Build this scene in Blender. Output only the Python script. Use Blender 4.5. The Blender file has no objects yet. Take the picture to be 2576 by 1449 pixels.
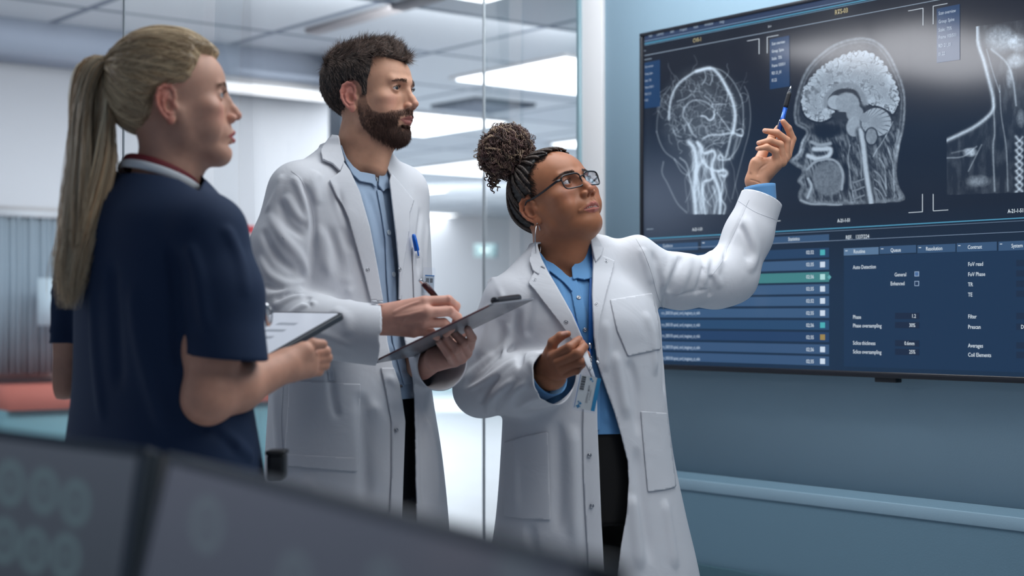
import bpy, math, time
import numpy as np
from mathutils import Vector, Matrix

SC = bpy.context.scene
COL = SC.collection
T0 = time.time()

# ------------------------------------------------------------------ camera
F, CX, CY, CAMH = 3900.0, 1288.0, 724.5, 1.2        # focal length and centre in pixels of the 2576x1449 frame
PITCH = math.atan(68.5 / F)
CP, SP = math.cos(PITCH), math.sin(PITCH)
cam_data = bpy.data.cameras.new('camera')
cam = bpy.data.objects.new('camera', cam_data)
COL.objects.link(cam)
cam.location = (0, 0, CAMH)
cam.rotation_euler = (math.pi / 2 + PITCH, 0, 0)
cam_data.sensor_width = 36.0
cam_data.lens = 36.0 * F / 2576.0
cam_data.clip_start = 0.05
cam_data.clip_end = 100
cam_data.dof.use_dof = True
cam_data.dof.focus_distance = 3.64
cam_data.dof.aperture_fstop = 2.6
SC.camera = cam

# ------------------------------------------------------------------ world, exposure
w = bpy.data.worlds.new('world')
SC.world = w
w.use_nodes = True
w.node_tree.nodes['Background'].inputs[0].default_value = (0.62, 0.76, 1.0, 1)
w.node_tree.nodes['Background'].inputs[1].default_value = 0.26
SC.view_settings.view_transform = 'Standard'
SC.view_settings.look = 'None'
SC.view_settings.exposure = 0.0
SC.view_settings.gamma = 1.0
SC.cycles.max_bounces = 7
SC.cycles.diffuse_bounces = 3
SC.cycles.glossy_bounces = 3
SC.cycles.transmission_bounces = 5
SC.cycles.transparent_max_bounces = 10
SC.cycles.use_denoising = True
SC.cycles.caustics_reflective = False
SC.cycles.caustics_refractive = False
SC.cycles.sample_clamp_indirect = 4.0


def area_light(name, loc, target, sx, sy, power, col=(1, 1, 1), spread=math.pi):
    d = bpy.data.lights.new(name, 'AREA')
    d.shape = 'RECTANGLE'
    d.size, d.size_y = sx, sy
    d.energy = power
    d.color = col
    d.spread = spread
    o = bpy.data.objects.new(name, d)
    COL.objects.link(o)
    o.location = loc
    v = Vector(target) - Vector(loc)
    o.rotation_euler = v.to_track_quat('-Z', 'Y').to_euler()
    return o


# light from the ceiling fittings of this room (the fittings are out of view and not built)
area_light('ceiling_light_glow', (0.45, 3.25, 2.86), (0.35, 3.4, 0), 1.6, 1.6, 34, (0.93, 0.97, 1.0))
area_light('ceiling_light_glow_front', (1.35, 2.3, 2.86), (0.5, 3.4, 1.3), 0.8, 1.2, 17, (1.0, 0.97, 0.94))
area_light('ceiling_light_glow_left', (-1.5, 3.4, 2.86), (-1.0, 3.2, 0), 0.9, 0.9, 4, (0.9, 0.96, 1.0))
area_light('wall_fill_light', (-0.1, 4.3, 2.84), (0.8, 4.6, 1.9), 0.9, 0.5, 17, (0.94, 0.97, 1.0), math.radians(130))  # unseen light added to brighten the upper left of the screen wall

# ------------------------------------------------------------------ pixels <-> places
def ray(px, py):
    px = np.asarray(px, float); py = np.asarray(py, float)
    x = (px - CX) / F
    z = -(py - CY) / F
    return np.stack([x, CP - z * SP, SP + z * CP], -1)


def P(px, py, Z):
    """the point seen at pixel (px, py) at distance Z along the view axis"""
    r = ray(px, py) * np.asarray(Z, float)[..., None] if np.ndim(Z) else ray(px, py) * Z
    return r + np.array([0, 0, CAMH])


def toP(X):
    """pixel of a point, and its distance along the view axis"""
    d = X - np.array([0, 0, CAMH])
    zc = d[:, 1] * CP + d[:, 2] * SP
    up = -d[:, 1] * SP + d[:, 2] * CP
    return CX + F * d[:, 0] / zc, CY - F * up / zc, zc


def unit(v):
    v = np.asarray(v, float)
    return v / np.linalg.norm(v)


def A3(*v):
    return np.array(v, float)


# ------------------------------------------------------------------ materials
def lin(c):
    if isinstance(c, str):
        c = [int(c[i:i + 2], 16) for i in (0, 2, 4)]
    c = np.asarray(c, float) / 255.0
    return tuple(np.where(c <= 0.04045, c / 12.92, ((c + 0.055) / 1.055) ** 2.4))


def mat(name, col, rough=0.6, metal=0.0, spec=0.5, emis=None, estr=0.0, bump=None, sss=0.0, sss_r=(1, .35, .2),
        attr=None, sheen=0.0, coat=0.0, noise=None, trans=0.0, alpha=1.0, sss_s=0.01, soft=None):
    m = bpy.data.materials.new(name)
    m.use_nodes = True
    nt = m.node_tree
    b = nt.nodes['Principled BSDF']
    c = tuple(col) if len(col) == 4 else tuple(col) + (1,)
    b.inputs['Base Color'].default_value = c
    b.inputs['Roughness'].default_value = rough
    b.inputs['Metallic'].default_value = metal
    b.inputs['Specular IOR Level'].default_value = spec
    b.inputs['Coat Weight'].default_value = coat
    b.inputs['Alpha'].default_value = alpha
    b.inputs['Transmission Weight'].default_value = trans
    if sheen:
        b.inputs['Sheen Weight'].default_value = sheen
        b.inputs['Sheen Roughness'].default_value = 0.5
    if sss:
        b.inputs['Subsurface Weight'].default_value = sss
        b.inputs['Subsurface Radius'].default_value = sss_r
        b.inputs['Subsurface Scale'].default_value = sss_s
    src = None
    if attr:
        a = nt.nodes.new('ShaderNodeVertexColor'); a.layer_name = attr
        src = a.outputs['Color']
    if noise:                                            # (scale, amount): slight uneven tone of the material itself
        tc = nt.nodes.new('ShaderNodeTexCoord')
        n = nt.nodes.new('ShaderNodeTexNoise'); n.inputs['Scale'].default_value = noise[0]
        n.inputs['Detail'].default_value = 4
        nt.links.new(tc.outputs['Object'], n.inputs['Vector'])
        mr = nt.nodes.new('ShaderNodeMapRange')
        mr.inputs['From Min'].default_value = .25; mr.inputs['From Max'].default_value = .75
        mr.inputs['To Min'].default_value = 1 - noise[1]; mr.inputs['To Max'].default_value = 1 + noise[1]
        nt.links.new(n.outputs['Fac'], mr.inputs['Value'])
        mx = nt.nodes.new('ShaderNodeMix'); mx.data_type = 'RGBA'; mx.blend_type = 'MULTIPLY'
        mx.inputs['Factor'].default_value = 1
        if src:
            nt.links.new(src, mx.inputs['A'])
        else:
            mx.inputs['A'].default_value = c
        nt.links.new(mr.outputs['Result'], mx.inputs['B'])
        src = mx.outputs['Result']
    if src:
        nt.links.new(src, b.inputs['Base Color'])
    if emis is not None:
        b.inputs['Emission Color'].default_value = tuple(emis) + (1,)
        b.inputs['Emission Strength'].default_value = estr
    if bump:                                             # (scale, strength, distance, kind)
        tc = nt.nodes.new('ShaderNodeTexCoord')
        if len(bump) > 3 and bump[3] == 'weave':
            w1 = nt.nodes.new('ShaderNodeTexWave'); w2 = nt.nodes.new('ShaderNodeTexWave')
            w1.bands_direction = 'Z'; w2.bands_direction = 'X'
            ad = nt.nodes.new('ShaderNodeMath'); ad.operation = 'ADD'
            for w_ in (w1, w2):
                w_.inputs['Scale'].default_value = bump[0]
                nt.links.new(tc.outputs['Object'], w_.inputs['Vector'])
            nt.links.new(w1.outputs['Fac'], ad.inputs[0]); nt.links.new(w2.outputs['Fac'], ad.inputs[1])
            hs = ad.outputs[0]
        else:
            n = nt.nodes.new('ShaderNodeTexNoise'); n.inputs['Scale'].default_value = bump[0]
            n.inputs['Detail'].default_value = 5
            nt.links.new(tc.outputs['Object'], n.inputs['Vector'])
            hs = n.outputs['Fac']
        bp = nt.nodes.new('ShaderNodeBump')
        if soft:                                         # broad soft creases under the fine weave
            n3 = nt.nodes.new('ShaderNodeTexNoise'); n3.inputs['Scale'].default_value = soft[0]; n3.inputs['Detail'].default_value = 3
            n3.inputs['Distortion'].default_value = 1.2
            nt.links.new(tc.outputs['Object'], n3.inputs['Vector'])
            b3 = nt.nodes.new('ShaderNodeBump'); b3.inputs['Strength'].default_value = soft[1]; b3.inputs['Distance'].default_value = soft[2]
            nt.links.new(n3.outputs['Fac'], b3.inputs['Height']); nt.links.new(b3.outputs['Normal'], bp.inputs['Normal'])
        bp.inputs['Strength'].default_value = bump[1]; bp.inputs['Distance'].default_value = bump[2]
        nt.links.new(hs, bp.inputs['Height'])
        nt.links.new(bp.outputs['Normal'], b.inputs['Normal'])
    return m


# ------------------------------------------------------------------ objects
def link_mesh(name, V, Fc, m=None, parent=None, smooth=True, cols=None):
    me = bpy.data.meshes.new(name)
    V = np.asarray(V, np.float32)
    if isinstance(Fc, np.ndarray):
        nf, k = Fc.shape
        me.vertices.add(len(V)); me.vertices.foreach_set('co', V.ravel())
        me.loops.add(nf * k); me.loops.foreach_set('vertex_index', Fc.ravel().astype(np.int32))
        me.polygons.add(nf)
        me.polygons.foreach_set('loop_start', np.arange(0, nf * k, k, dtype=np.int32))
        me.polygons.foreach_set('loop_total', np.full(nf, k, np.int32))
    else:
        me.from_pydata(V.tolist(), [], [list(map(int, f)) for f in Fc])
    me.update(calc_edges=True)
    me.validate()
    if smooth:
        me.polygons.foreach_set('use_smooth', np.ones(len(me.polygons), bool))
    if cols is not None:
        at = me.color_attributes.new('Col', 'FLOAT_COLOR', 'POINT')
        c4 = np.ones((len(V), 4), np.float32); c4[:, :cols.shape[1]] = cols
        at.data.foreach_set('color', c4.ravel())
    if m:
        me.materials.append(m)
    o = bpy.data.objects.new(name, me)
    COL.objects.link(o)
    if parent is not None:
        o.parent = parent
        o.matrix_parent_inverse = parent.matrix_world.inverted()
    return o


def tag(o, label=None, cat=None, group=None, kind=None):
    if label: o['label'] = label
    if cat: o['category'] = cat
    if group: o['group'] = group
    if kind: o['kind'] = kind
    return o


def empty(name, loc, label=None, cat=None, group=None, kind=None, rz=0.0):
    o = bpy.data.objects.new(name, None)
    o.empty_display_size = 0.05
    COL.objects.link(o)
    o.location = loc
    o.rotation_euler = (0, 0, rz)
    o.matrix_world = Matrix.Translation(Vector([float(q) for q in loc])) @ Matrix.Rotation(rz, 4, 'Z')
    return tag(o, label, cat, group, kind)


def join_geo(parts):
    """[(V, F)] with faces of one arity -> one (V, F)"""
    Vs, Fs, n = [], [], 0
    for V, Fc in parts:
        Vs.append(np.asarray(V, float)); Fs.append(np.asarray(Fc) + n); n += len(V)
    return np.concatenate(Vs), np.concatenate(Fs)


def tri(Fc):
    Fc = np.asarray(Fc)
    if Fc.shape[1] == 3: return Fc
    return np.concatenate([Fc[:, [0, 1, 2]], Fc[:, [0, 2, 3]]])


def box_geo(c, s, R=None):
    c = np.asarray(c, float); s = np.asarray(s, float) / 2
    V = np.array([[x, y, z] for x in (-1, 1) for y in (-1, 1) for z in (-1, 1)], float) * s
    if R is not None: V = V @ np.asarray(R).T
    Fc = np.array([[0, 1, 3, 2], [4, 6, 7, 5], [0, 4, 5, 1], [2, 3, 7, 6], [0, 2, 6, 4], [1, 5, 7, 3]])
    return V + c, Fc


def add_bevel(o, wd, seg=2):
    b = o.modifiers.new('bevel', 'BEVEL'); b.width = wd; b.segments = seg; b.limit_method = 'ANGLE'
    return o


def bake(o):
    """apply modifiers so that the mesh is its own geometry"""
    dg = bpy.context.evaluated_depsgraph_get()
    ev = o.evaluated_get(dg)
    me = bpy.data.meshes.new_from_object(ev)
    o.modifiers.clear()
    o.data = me
    return o


def box(name, c, s, m, parent=None, R=None, bev=0.0, smooth=False):
    V, Fc = box_geo(c, s, R)
    o = link_mesh(name, V, Fc, m, parent, smooth)
    if bev: add_bevel(o, bev)
    return o


def frames(C, up=None):
    """parallel-transported frames along a polyline"""
    C = np.asarray(C, float)
    T = np.gradient(C, axis=0)
    T /= np.linalg.norm(T, axis=1)[:, None] + 1e-12
    n = len(C)
    N = np.zeros_like(C)
    u = np.array([0, 0, 1.0]) if up is None else np.asarray(up, float)
    if abs(T[0] @ u) > .95: u = np.array([1.0, 0, 0])
    v = u - T[0] * (T[0] @ u); N[0] = v / np.linalg.norm(v)
    for i in range(1, n):
        v = N[i - 1] - T[i] * (T[i] @ N[i - 1])
        N[i] = v / (np.linalg.norm(v) + 1e-12)
    return T, N, np.cross(T, N)


def tube_geo(C, R, seg=8, flat=1.0, up=None, caps=True):
    C = np.asarray(C, float)
    R = np.full(len(C), R, float) if np.ndim(R) == 0 else np.asarray(R, float)
    T, N, B = frames(C, up)
    a = np.linspace(0, 2 * np.pi, seg, endpoint=False)
    V = C[:, None] + R[:, None, None] * (np.cos(a)[None, :, None] * N[:, None] + flat * np.sin(a)[None, :, None] * B[:, None])
    V = V.reshape(-1, 3)
    n = len(C)
    i, j = np.meshgrid(np.arange(n - 1), np.arange(seg), indexing='ij')
    q = np.stack([i * seg + j, i * seg + (j + 1) % seg, (i + 1) * seg + (j + 1) % seg, (i + 1) * seg + j], -1).reshape(-1, 4)
    if caps:
        V = np.concatenate([V, C[:1], C[-1:]])
        c0, c1 = n * seg, n * seg + 1
        jj = np.arange(seg)
        k0 = np.stack([np.full(seg, c0), (jj + 1) % seg, jj, jj], -1)
        k1 = np.stack([np.full(seg, c1), (n - 1) * seg + jj, (n - 1) * seg + (jj + 1) % seg, (n - 1) * seg + (jj + 1) % seg], -1)
        t = np.concatenate([tri(q), k0[:, :3], k1[:, :3]])
        return V, t
    return V, q


def spline(pts, n=40):
    """Catmull-Rom through the points, evenly sampled per span"""
    pts = np.asarray(pts, float)
    Pp = np.concatenate([[2 * pts[0] - pts[1]], pts, [2 * pts[-1] - pts[-2]]])
    m = len(pts) - 1
    t = np.linspace(0, m, n)
    i = np.clip(t.astype(int), 0, m - 1)
    u = (t - i)[:, None]
    a, b, c, d = Pp[i], Pp[i + 1], Pp[i + 2], Pp[i + 3]
    return 0.5 * (2 * b + (c - a) * u + (2 * a - 5 * b + 4 * c - d) * u ** 2 + (3 * b - a - 3 * c + d) * u ** 3)


def lathe_geo(prof, c, axis, seg=20):
    """prof: (distance along axis, radius)"""
    axis = unit(axis); c = np.asarray(c, float)
    u = np.cross(axis, [0, 0, 1.0])
    if np.linalg.norm(u) < .1: u = np.cross(axis, [1.0, 0, 0])
    u = unit(u); v = np.cross(axis, u)
    a = np.linspace(0, 2 * np.pi, seg, endpoint=False)
    prof = [(prof[0][0], 1e-5)] + list(prof) + [(prof[-1][0], 1e-5)]
    V = np.concatenate([c + axis * d + r * (np.cos(a)[:, None] * u + np.sin(a)[:, None] * v) for d, r in prof])
    n = len(prof)
    i, j = np.meshgrid(np.arange(n - 1), np.arange(seg), indexing='ij')
    q = np.stack([i * seg + j, i * seg + (j + 1) % seg, (i + 1) * seg + (j + 1) % seg, (i + 1) * seg + j], -1).reshape(-1, 4)
    return V, q


# ------------------------------------------------------------------ signed distance sculpting
def smin(a, b, k):
    if k <= 0: return np.minimum(a, b)
    h = np.maximum(k - np.abs(a - b), 0) / k
    return np.minimum(a, b) - h * h * (k / 4)


def smax(a, b, k):
    return -smin(-a, -b, k)


def sph(c, r):
    c = np.asarray(c, float)
    return lambda X: np.sqrt(((X - c) ** 2).sum(1)) - r


def cone(a, b, ra, rb):
    """round cone from a to b"""
    a = np.asarray(a, float); b = np.asarray(b, float)
    ba = b - a; L2 = ba @ ba + 1e-12
    def f(X):
        t = np.clip(((X - a) @ ba) / L2, 0, 1)
        d = X - a - t[:, None] * ba
        return np.sqrt((d * d).sum(1)) - (ra + (rb - ra) * t)
    return f


def ell(c, r, R=None):
    """ellipsoid; R columns are its axes"""
    c = np.asarray(c, float); r = np.asarray(r, float)
    def f(X):
        q = X - c
        if R is not None: q = q @ R
        k0 = np.sqrt(((q / r) ** 2).sum(1)) + 1e-9
        k1 = np.sqrt(((q / (r * r)) ** 2).sum(1)) + 1e-9
        return k0 * (k0 - 1) / k1
    return f


def chain(pts, rs, k=0.004):
    pts = [np.asarray(p, float) for p in pts]
    fs = [cone(pts[i], pts[i + 1], rs[i], rs[i + 1]) for i in range(len(pts) - 1)]
    def f(X):
        d = fs[0](X)
        for g in fs[1:]: d = smin(d, g(X), k)
        return d
    return f


def U(fs, k=0.01):
    def f(X):
        d = fs[0](X)
        for g in fs[1:]: d = smin(d, g(X), k)
        return d
    return f


def loft(rows, pw=2.0):
    """rows: (z, cx, cy, a, b, yaw) from low to high: stacked ovals, a across, b front to back"""
    rows = np.asarray(rows, float)
    zs = rows[:, 0]
    def sm(i):
        # smooth (Hermite) interpolation
        m = np.gradient(rows[:, i], zs)
        def g(z):
            j = np.clip(np.searchsorted(zs, z) - 1, 0, len(zs) - 2)
            h = zs[j + 1] - zs[j]; t = np.clip((z - zs[j]) / h, 0, 1)
            return ((2 * t ** 3 - 3 * t ** 2 + 1) * rows[j, i] + (t ** 3 - 2 * t ** 2 + t) * h * m[j]
                    + (-2 * t ** 3 + 3 * t ** 2) * rows[j + 1, i] + (t ** 3 - t ** 2) * h * m[j + 1])
        return g
    gx, gy, ga, gb, gw = [sm(i) for i in range(1, 6)]
    def f(X):
        z = np.clip(X[:, 2], zs[0], zs[-1])
        x = X[:, 0] - gx(z); y = X[:, 1] - gy(z); a = ga(z); b = gb(z); w_ = gw(z)
        c, s = np.cos(w_), np.sin(w_)
        u, v = c * x + s * y, -s * x + c * y
        if pw == 2.0:
            k = np.sqrt((u / a) ** 2 + (v / b) ** 2) + 1e-9
            g = np.sqrt((u / a ** 2) ** 2 + (v / b ** 2) ** 2) + 1e-9
            d = k * (k - 1) / g
        else:
            k = (np.abs(u / a) ** pw + np.abs(v / b) ** pw) ** (1 / pw) + 1e-9
            d = (k - 1) * np.minimum(a, b)
        dz = np.maximum(X[:, 2] - zs[-1], zs[0] - X[:, 2])
        return np.maximum(d, dz)
    return f


def seg_dist(X, pts):
    """distance to a polyline"""
    pts = np.asarray(pts, float)
    best = np.full(len(X), 1e9)
    for i in range(len(pts) - 1):
        a, ba = pts[i], pts[i + 1] - pts[i]
        t = np.clip(((X - a) @ ba) / (ba @ ba + 1e-12), 0, 1)
        d = X - a - t[:, None] * ba
        best = np.minimum(best, (d * d).sum(1))
    return np.sqrt(best)


def with_folds(f, folds):
    """folds: (points, height, width) raise (or cut, height < 0) soft ridges along lines on the cloth"""
    pre = []
    for pts, a, wd in folds:
        pts = np.asarray(pts, float)
        n = max(6, int(len(pts) * 4))
        s = spline(pts, n)
        # taper to the ends
        pre.append((s, a, wd, s.min(0) - 3 * wd, s.max(0) + 3 * wd))
    def g(X):
        d = f(X)
        near = np.abs(d) < 0.05
        for s, a, wd, lo, hi in pre:
            m = near & np.all((X > lo) & (X < hi), axis=1)
            if not m.any(): continue
            Y = X[m]
            best = np.full(len(Y), 1e9); tt = np.zeros(len(Y))
            for i in range(len(s) - 1):
                p, ba = s[i], s[i + 1] - s[i]
                t = np.clip(((Y - p) @ ba) / (ba @ ba + 1e-12), 0, 1)
                q = Y - p - t[:, None] * ba
                e = (q * q).sum(1)
                u = e < best
                best[u] = e[u]; tt[u] = (i + t[u]) / (len(s) - 1)
            env = np.clip(np.minimum(tt, 1 - tt) * 5, 0, 1); env = env * env * (3 - 2 * env)
            d[m] -= a * env * np.exp(-best / (wd * wd))
        return d
    return g


def evalf(f, X, step=300000):
    out = np.empty(len(X))
    for i in range(0, len(X), step): out[i:i + step] = f(X[i:i + step])
    return out


def grad(f, X, e=0.0006):
    g = np.empty_like(X)
    for i in range(3):
        o = np.zeros(3); o[i] = e
        g[:, i] = evalf(f, X + o) - evalf(f, X - o)
    return g / (2 * e)


def surf(f, lo, hi, h, B=6, slack=1.5, project=1):
    """surface nets over a narrow band; returns V, quads"""
    lo = np.asarray(lo, float); hi = np.asarray(hi, float)
    nb = np.ceil((hi - lo) / (h * B)).astype(int)
    n = nb * B
    bc = np.stack(np.meshgrid(*[lo[i] + (np.arange(nb[i]) + .5 - .5 / B) * h * B for i in range(3)], indexing='ij'), -1).reshape(-1, 3)
    bd = evalf(f, bc)
    act = (np.abs(bd) < h * B * .87 * slack + h).reshape(nb)
    D = np.where(bd < 0, -1.0, 1.0).reshape(nb)
    for ax in range(3):
        D = np.repeat(D, B, axis=ax); act = np.repeat(act, B, axis=ax)
    idx = np.argwhere(act)
    D[act] = evalf(f, lo + idx * h)
    S = D < 0
    sub = lambda A, i, j, k: A[i:n[0] - 1 + i, j:n[1] - 1 + j, k:n[2] - 1 + k]
    cnt = sum(sub(S, i, j, k).astype(np.int8) for i in (0, 1) for j in (0, 1) for k in (0, 1))
    cell = (cnt > 0) & (cnt < 8)
    ci = np.argwhere(cell)
    id_ = np.full(cell.shape, -1, np.int64); id_[cell] = np.arange(len(ci))
    acc = np.zeros((len(ci), 3)); num = np.zeros(len(ci))
    corners = [(i, j, k) for i in (0, 1) for j in (0, 1) for k in (0, 1)]
    for p in corners:
        for ax in range(3):
            if p[ax]: continue
            q = list(p); q[ax] = 1
            a = D[ci[:, 0] + p[0], ci[:, 1] + p[1], ci[:, 2] + p[2]]
            b = D[ci[:, 0] + q[0], ci[:, 1] + q[1], ci[:, 2] + q[2]]
            m = (a < 0) != (b < 0)
            t = np.where(m, a / np.where(a == b, 1, a - b), 0)
            pos = np.tile(np.array(p, float), (len(ci), 1)); pos[:, ax] += t
            acc[m] += pos[m]; num[m] += 1
    V = lo + (ci + acc / num[:, None]) * h
    quads = []
    for ax in range(3):
        o1, o2 = [(1, 2), (2, 0), (0, 1)][ax]
        sl0 = [slice(1, n[i] - 1) for i in range(3)]; sl0[ax] = slice(0, n[ax] - 1)
        sl1 = list(sl0); sl1[ax] = slice(1, n[ax])
        a = S[tuple(sl0)]; b = S[tuple(sl1)]
        e = np.argwhere(a != b)
        if not len(e): continue
        off = np.array([1, 1, 1]); off[ax] = 0
        e = e + off
        s = S[e[:, 0], e[:, 1], e[:, 2]]
        def cid(d1, d2):
            c = e.copy(); c[:, o1] -= d1; c[:, o2] -= d2
            return id_[c[:, 0], c[:, 1], c[:, 2]]
        q = np.stack([cid(1, 1), cid(0, 1), cid(0, 0), cid(1, 0)], -1)
        q[~s] = q[~s][:, ::-1]
        quads.append(q)
    Q = np.concatenate(quads)
    Q = Q[(Q >= 0).all(1)]
    for _ in range(project):
        d = evalf(f, V); g = grad(f, V, h * .3)
        g2 = (g * g).sum(1) + 1e-6
        step = -(d / g2)[:, None] * g
        L = np.linalg.norm(step, axis=1)
        step *= np.minimum(1, h * .6 / (L + 1e-9))[:, None]
        V = V + step
    return V, Q


def clip(V, Fc, g):
    """keep g > 0 with an exact cut (g == 0 lies on the line); returns V, triangles"""
    T = tri(Fc)
    sg = np.sign(g).astype(int)
    st = sg[T]
    keep = T[(st >= 0).all(1) & (st > 0).any(1)]
    newp = []; key = {}
    def cut(i, j):
        k = (i, j) if i < j else (j, i)
        if k not in key:
            t = min(.97, max(.03, g[k[0]] / (g[k[0]] - g[k[1]])))
            key[k] = len(V) + len(newp)
            newp.append(V[k[0]] + (V[k[1]] - V[k[0]]) * t)
        return key[k]
    ex = []
    for tr in T[(st > 0).any(1) & (st < 0).any(1)]:
        a, b, c = [int(q) for q in tr]
        s = [sg[a], sg[b], sg[c]]
        if 0 in s:
            while sg[a] != 0: a, b, c = b, c, a
            if sg[b] > 0: ex.append([a, b, cut(b, c)])
            else: ex.append([a, cut(b, c), c])
        elif sum(q > 0 for q in s) == 1:
            while sg[a] < 0: a, b, c = b, c, a
            ex.append([a, cut(a, b), cut(a, c)])
        else:
            while sg[a] > 0: a, b, c = b, c, a
            ab, ac = cut(a, b), cut(a, c)
            ex.append([ab, b, c]); ex.append([ab, c, ac])
    Vn = np.concatenate([V, np.array(newp).reshape(-1, V.shape[1])])
    Fn = np.concatenate([keep, np.array(ex, int).reshape(-1, 3)])
    used = np.unique(Fn)
    mp = np.full(len(Vn), -1); mp[used] = np.arange(len(used))
    return Vn[used], mp[Fn]


def snap_cut(V, g, gf, reach):
    """slide points that lie close to the cut line onto it, for clean borders"""
    m = np.abs(g) < reach
    if not m.any(): return V, g
    X = V[m]; gr = np.empty_like(X)
    e = reach * .2
    for i in range(X.shape[1]):
        o = np.zeros(X.shape[1]); o[i] = e
        gr[:, i] = (gf(X + o) - gf(X - o)) / (2 * e)
    n2 = (gr * gr).sum(1)
    ok = n2 > .05
    step = -(g[m] / np.maximum(n2, .05))[:, None] * gr
    L = np.linalg.norm(step, axis=1); ok &= L < reach * 2
    step[~ok] = 0
    V = V.copy(); g = g.copy()
    V[m] = X + step
    idx = np.where(m)[0][ok]; g[idx] = 0.0
    return V, g


def clip_on(V, Fc, gf, reach):
    g = gf(V)
    V, g = snap_cut(V, g, gf, reach)
    return clip(V, Fc, g)


def poly_sd(poly, X, Y):
    """signed distance to a polygon, positive inside"""
    poly = np.asarray(poly, float)
    d = np.full(X.shape, 1e18); ins = np.zeros(X.shape, bool)
    n = len(poly)
    for i in range(n):
        ax, ay = poly[i]; bx, by = poly[(i + 1) % n]
        ex, ey = bx - ax, by - ay
        wx, wy = X - ax, Y - ay
        t = np.clip((wx * ex + wy * ey) / (ex * ex + ey * ey + 1e-12), 0, 1)
        d = np.minimum(d, (wx - ex * t) ** 2 + (wy - ey * t) ** 2)
        c = ((ay > Y) != (by > Y))
        xx = (bx - ax) * (Y - ay) / np.where(by == ay, 1e-9, by - ay) + ax
        ins ^= c & (X < xx)
    d = np.sqrt(d)
    return np.where(ins, d, -d)


def trace(f, px, py, z0, z1, n=70, off=0.0):
    """where the sight line of each pixel meets the surface f = off (nearest approach if it misses)"""
    r = ray(px, py)
    L = np.linalg.norm(r, axis=1)
    o = np.array([0, 0, CAMH])
    t = np.full(len(r), float(z0)); bt = t.copy(); bd = np.full(len(r), 1e9)
    for _ in range(n):
        X = o + r * t[:, None]
        d = f(X) - off
        m = (np.abs(d) < bd) & (t < z1)
        bd[m] = np.abs(d[m]); bt[m] = t[m]
        t = t + np.clip(d, -0.02, 0.3) * .85 / L
        t = np.minimum(t, z1 + .001)
    return o + r * bt[:, None], bd


def patch(name, f, poly, z0, z1, off, thick, m, parent, step=3.5, smoothpoly=0, hit=None, lift=None):
    """a piece of cloth lying on the surface f, its outline given by where it is seen"""
    poly = np.asarray(poly, float)
    if smoothpoly:
        poly = spline(np.concatenate([poly, poly[:1]]), smoothpoly)[:-1]
    x0, y0 = poly.min(0) - 2 * step; x1, y1 = poly.max(0) + 2 * step
    nx, ny = int((x1 - x0) / step) + 2, int((y1 - y0) / step) + 2
    gx, gy = np.meshgrid(x0 + np.arange(nx) * step, y0 + np.arange(ny) * step, indexing='ij')
    V2 = np.stack([gx.ravel(), gy.ravel()], -1)
    i, j = np.meshgrid(np.arange(nx - 1), np.arange(ny - 1), indexing='ij')
    q = np.stack([i * ny + j, i * ny + j + 1, (i + 1) * ny + j + 1, (i + 1) * ny + j], -1).reshape(-1, 4)
    V2, T = clip_on(V2, q, lambda A: poly_sd(poly, A[:, 0], A[:, 1]), step * .3)
    if callable(off):
        offv = off(V2)
        X, bd = trace(f, V2[:, 0], V2[:, 1], z0, z1, off=offv)
    else:
        X, bd = trace(f, V2[:, 0], V2[:, 1], z0, z1, off=off)
    hit = hit or .004
    keep = bd < hit
    T = T[keep[T].all(1)]
    ed = np.max([np.linalg.norm(X[T[:, i]] - X[T[:, (i + 1) % 3]], axis=1) for i in range(3)], axis=0)
    T = T[ed < step * 3.4 / F * 9]
    o = link_mesh(name, X, T, m, parent)
    if thick:
        s = o.modifiers.new('thick', 'SOLIDIFY'); s.thickness = thick; s.offset = -1
        # make sure the outside faces the camera
        s.offset = 0
    return o


def strip(name, A, Bq, m, parent, n=60, k=7, bulge=0.0, thick=0.003, dirv=None):
    """a band of cloth between two edge lines"""
    A = spline(A, n); Bq = spline(Bq, n)
    t = np.linspace(0, 1, k)
    V = A[:, None] * (1 - t)[None, :, None] + Bq[:, None] * t[None, :, None]
    if bulge:
        c = V.reshape(-1, 3).mean(0)
        nrm = np.cross(np.gradient(V, axis=0), np.gradient(V, axis=1))
        nrm /= np.linalg.norm(nrm, axis=2)[..., None] + 1e-9
        out = V - c
        if dirv is not None: out = np.broadcast_to(np.asarray(dirv, float), V.shape)
        sg = np.sign((nrm * out).sum(2).mean())
        V = V + sg * nrm * (bulge * 4 * t * (1 - t))[None, :, None]
    i, j = np.meshgrid(np.arange(n - 1), np.arange(k - 1), indexing='ij')
    q = np.stack([i * k + j, i * k + j + 1, (i + 1) * k + j + 1, (i + 1) * k + j], -1).reshape(-1, 4)
    o = link_mesh(name, V.reshape(-1, 3), q, m, parent)
    if thick:
        s = o.modifiers.new('thick', 'SOLIDIFY'); s.thickness = thick; s.offset = 0
    return o


def text_geo(body, size, sx=0.86, bold=False, align='LEFT'):
    cu = bpy.data.curves.new('t', 'FONT')
    cu.body = body; cu.size = size; cu.align_x = align
    cu.resolution_u = 2
    cu.offset = size * (0.020 if bold else 0.008)
    o = bpy.data.objects.new('t', cu)
    COL.objects.link(o)
    me = o.to_mesh()
    V = np.empty(len(me.vertices) * 3); me.vertices.foreach_get('co', V); V = V.reshape(-1, 3)
    me.calc_loop_triangles()
    T = np.empty(len(me.loop_triangles) * 3, np.int32); me.loop_triangles.foreach_get('vertices', T)
    o.to_mesh_clear()
    bpy.data.objects.remove(o); bpy.data.curves.remove(cu)
    V = V[:, :2].copy(); V[:, 0] *= sx
    return V, T.reshape(-1, 3)

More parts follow.
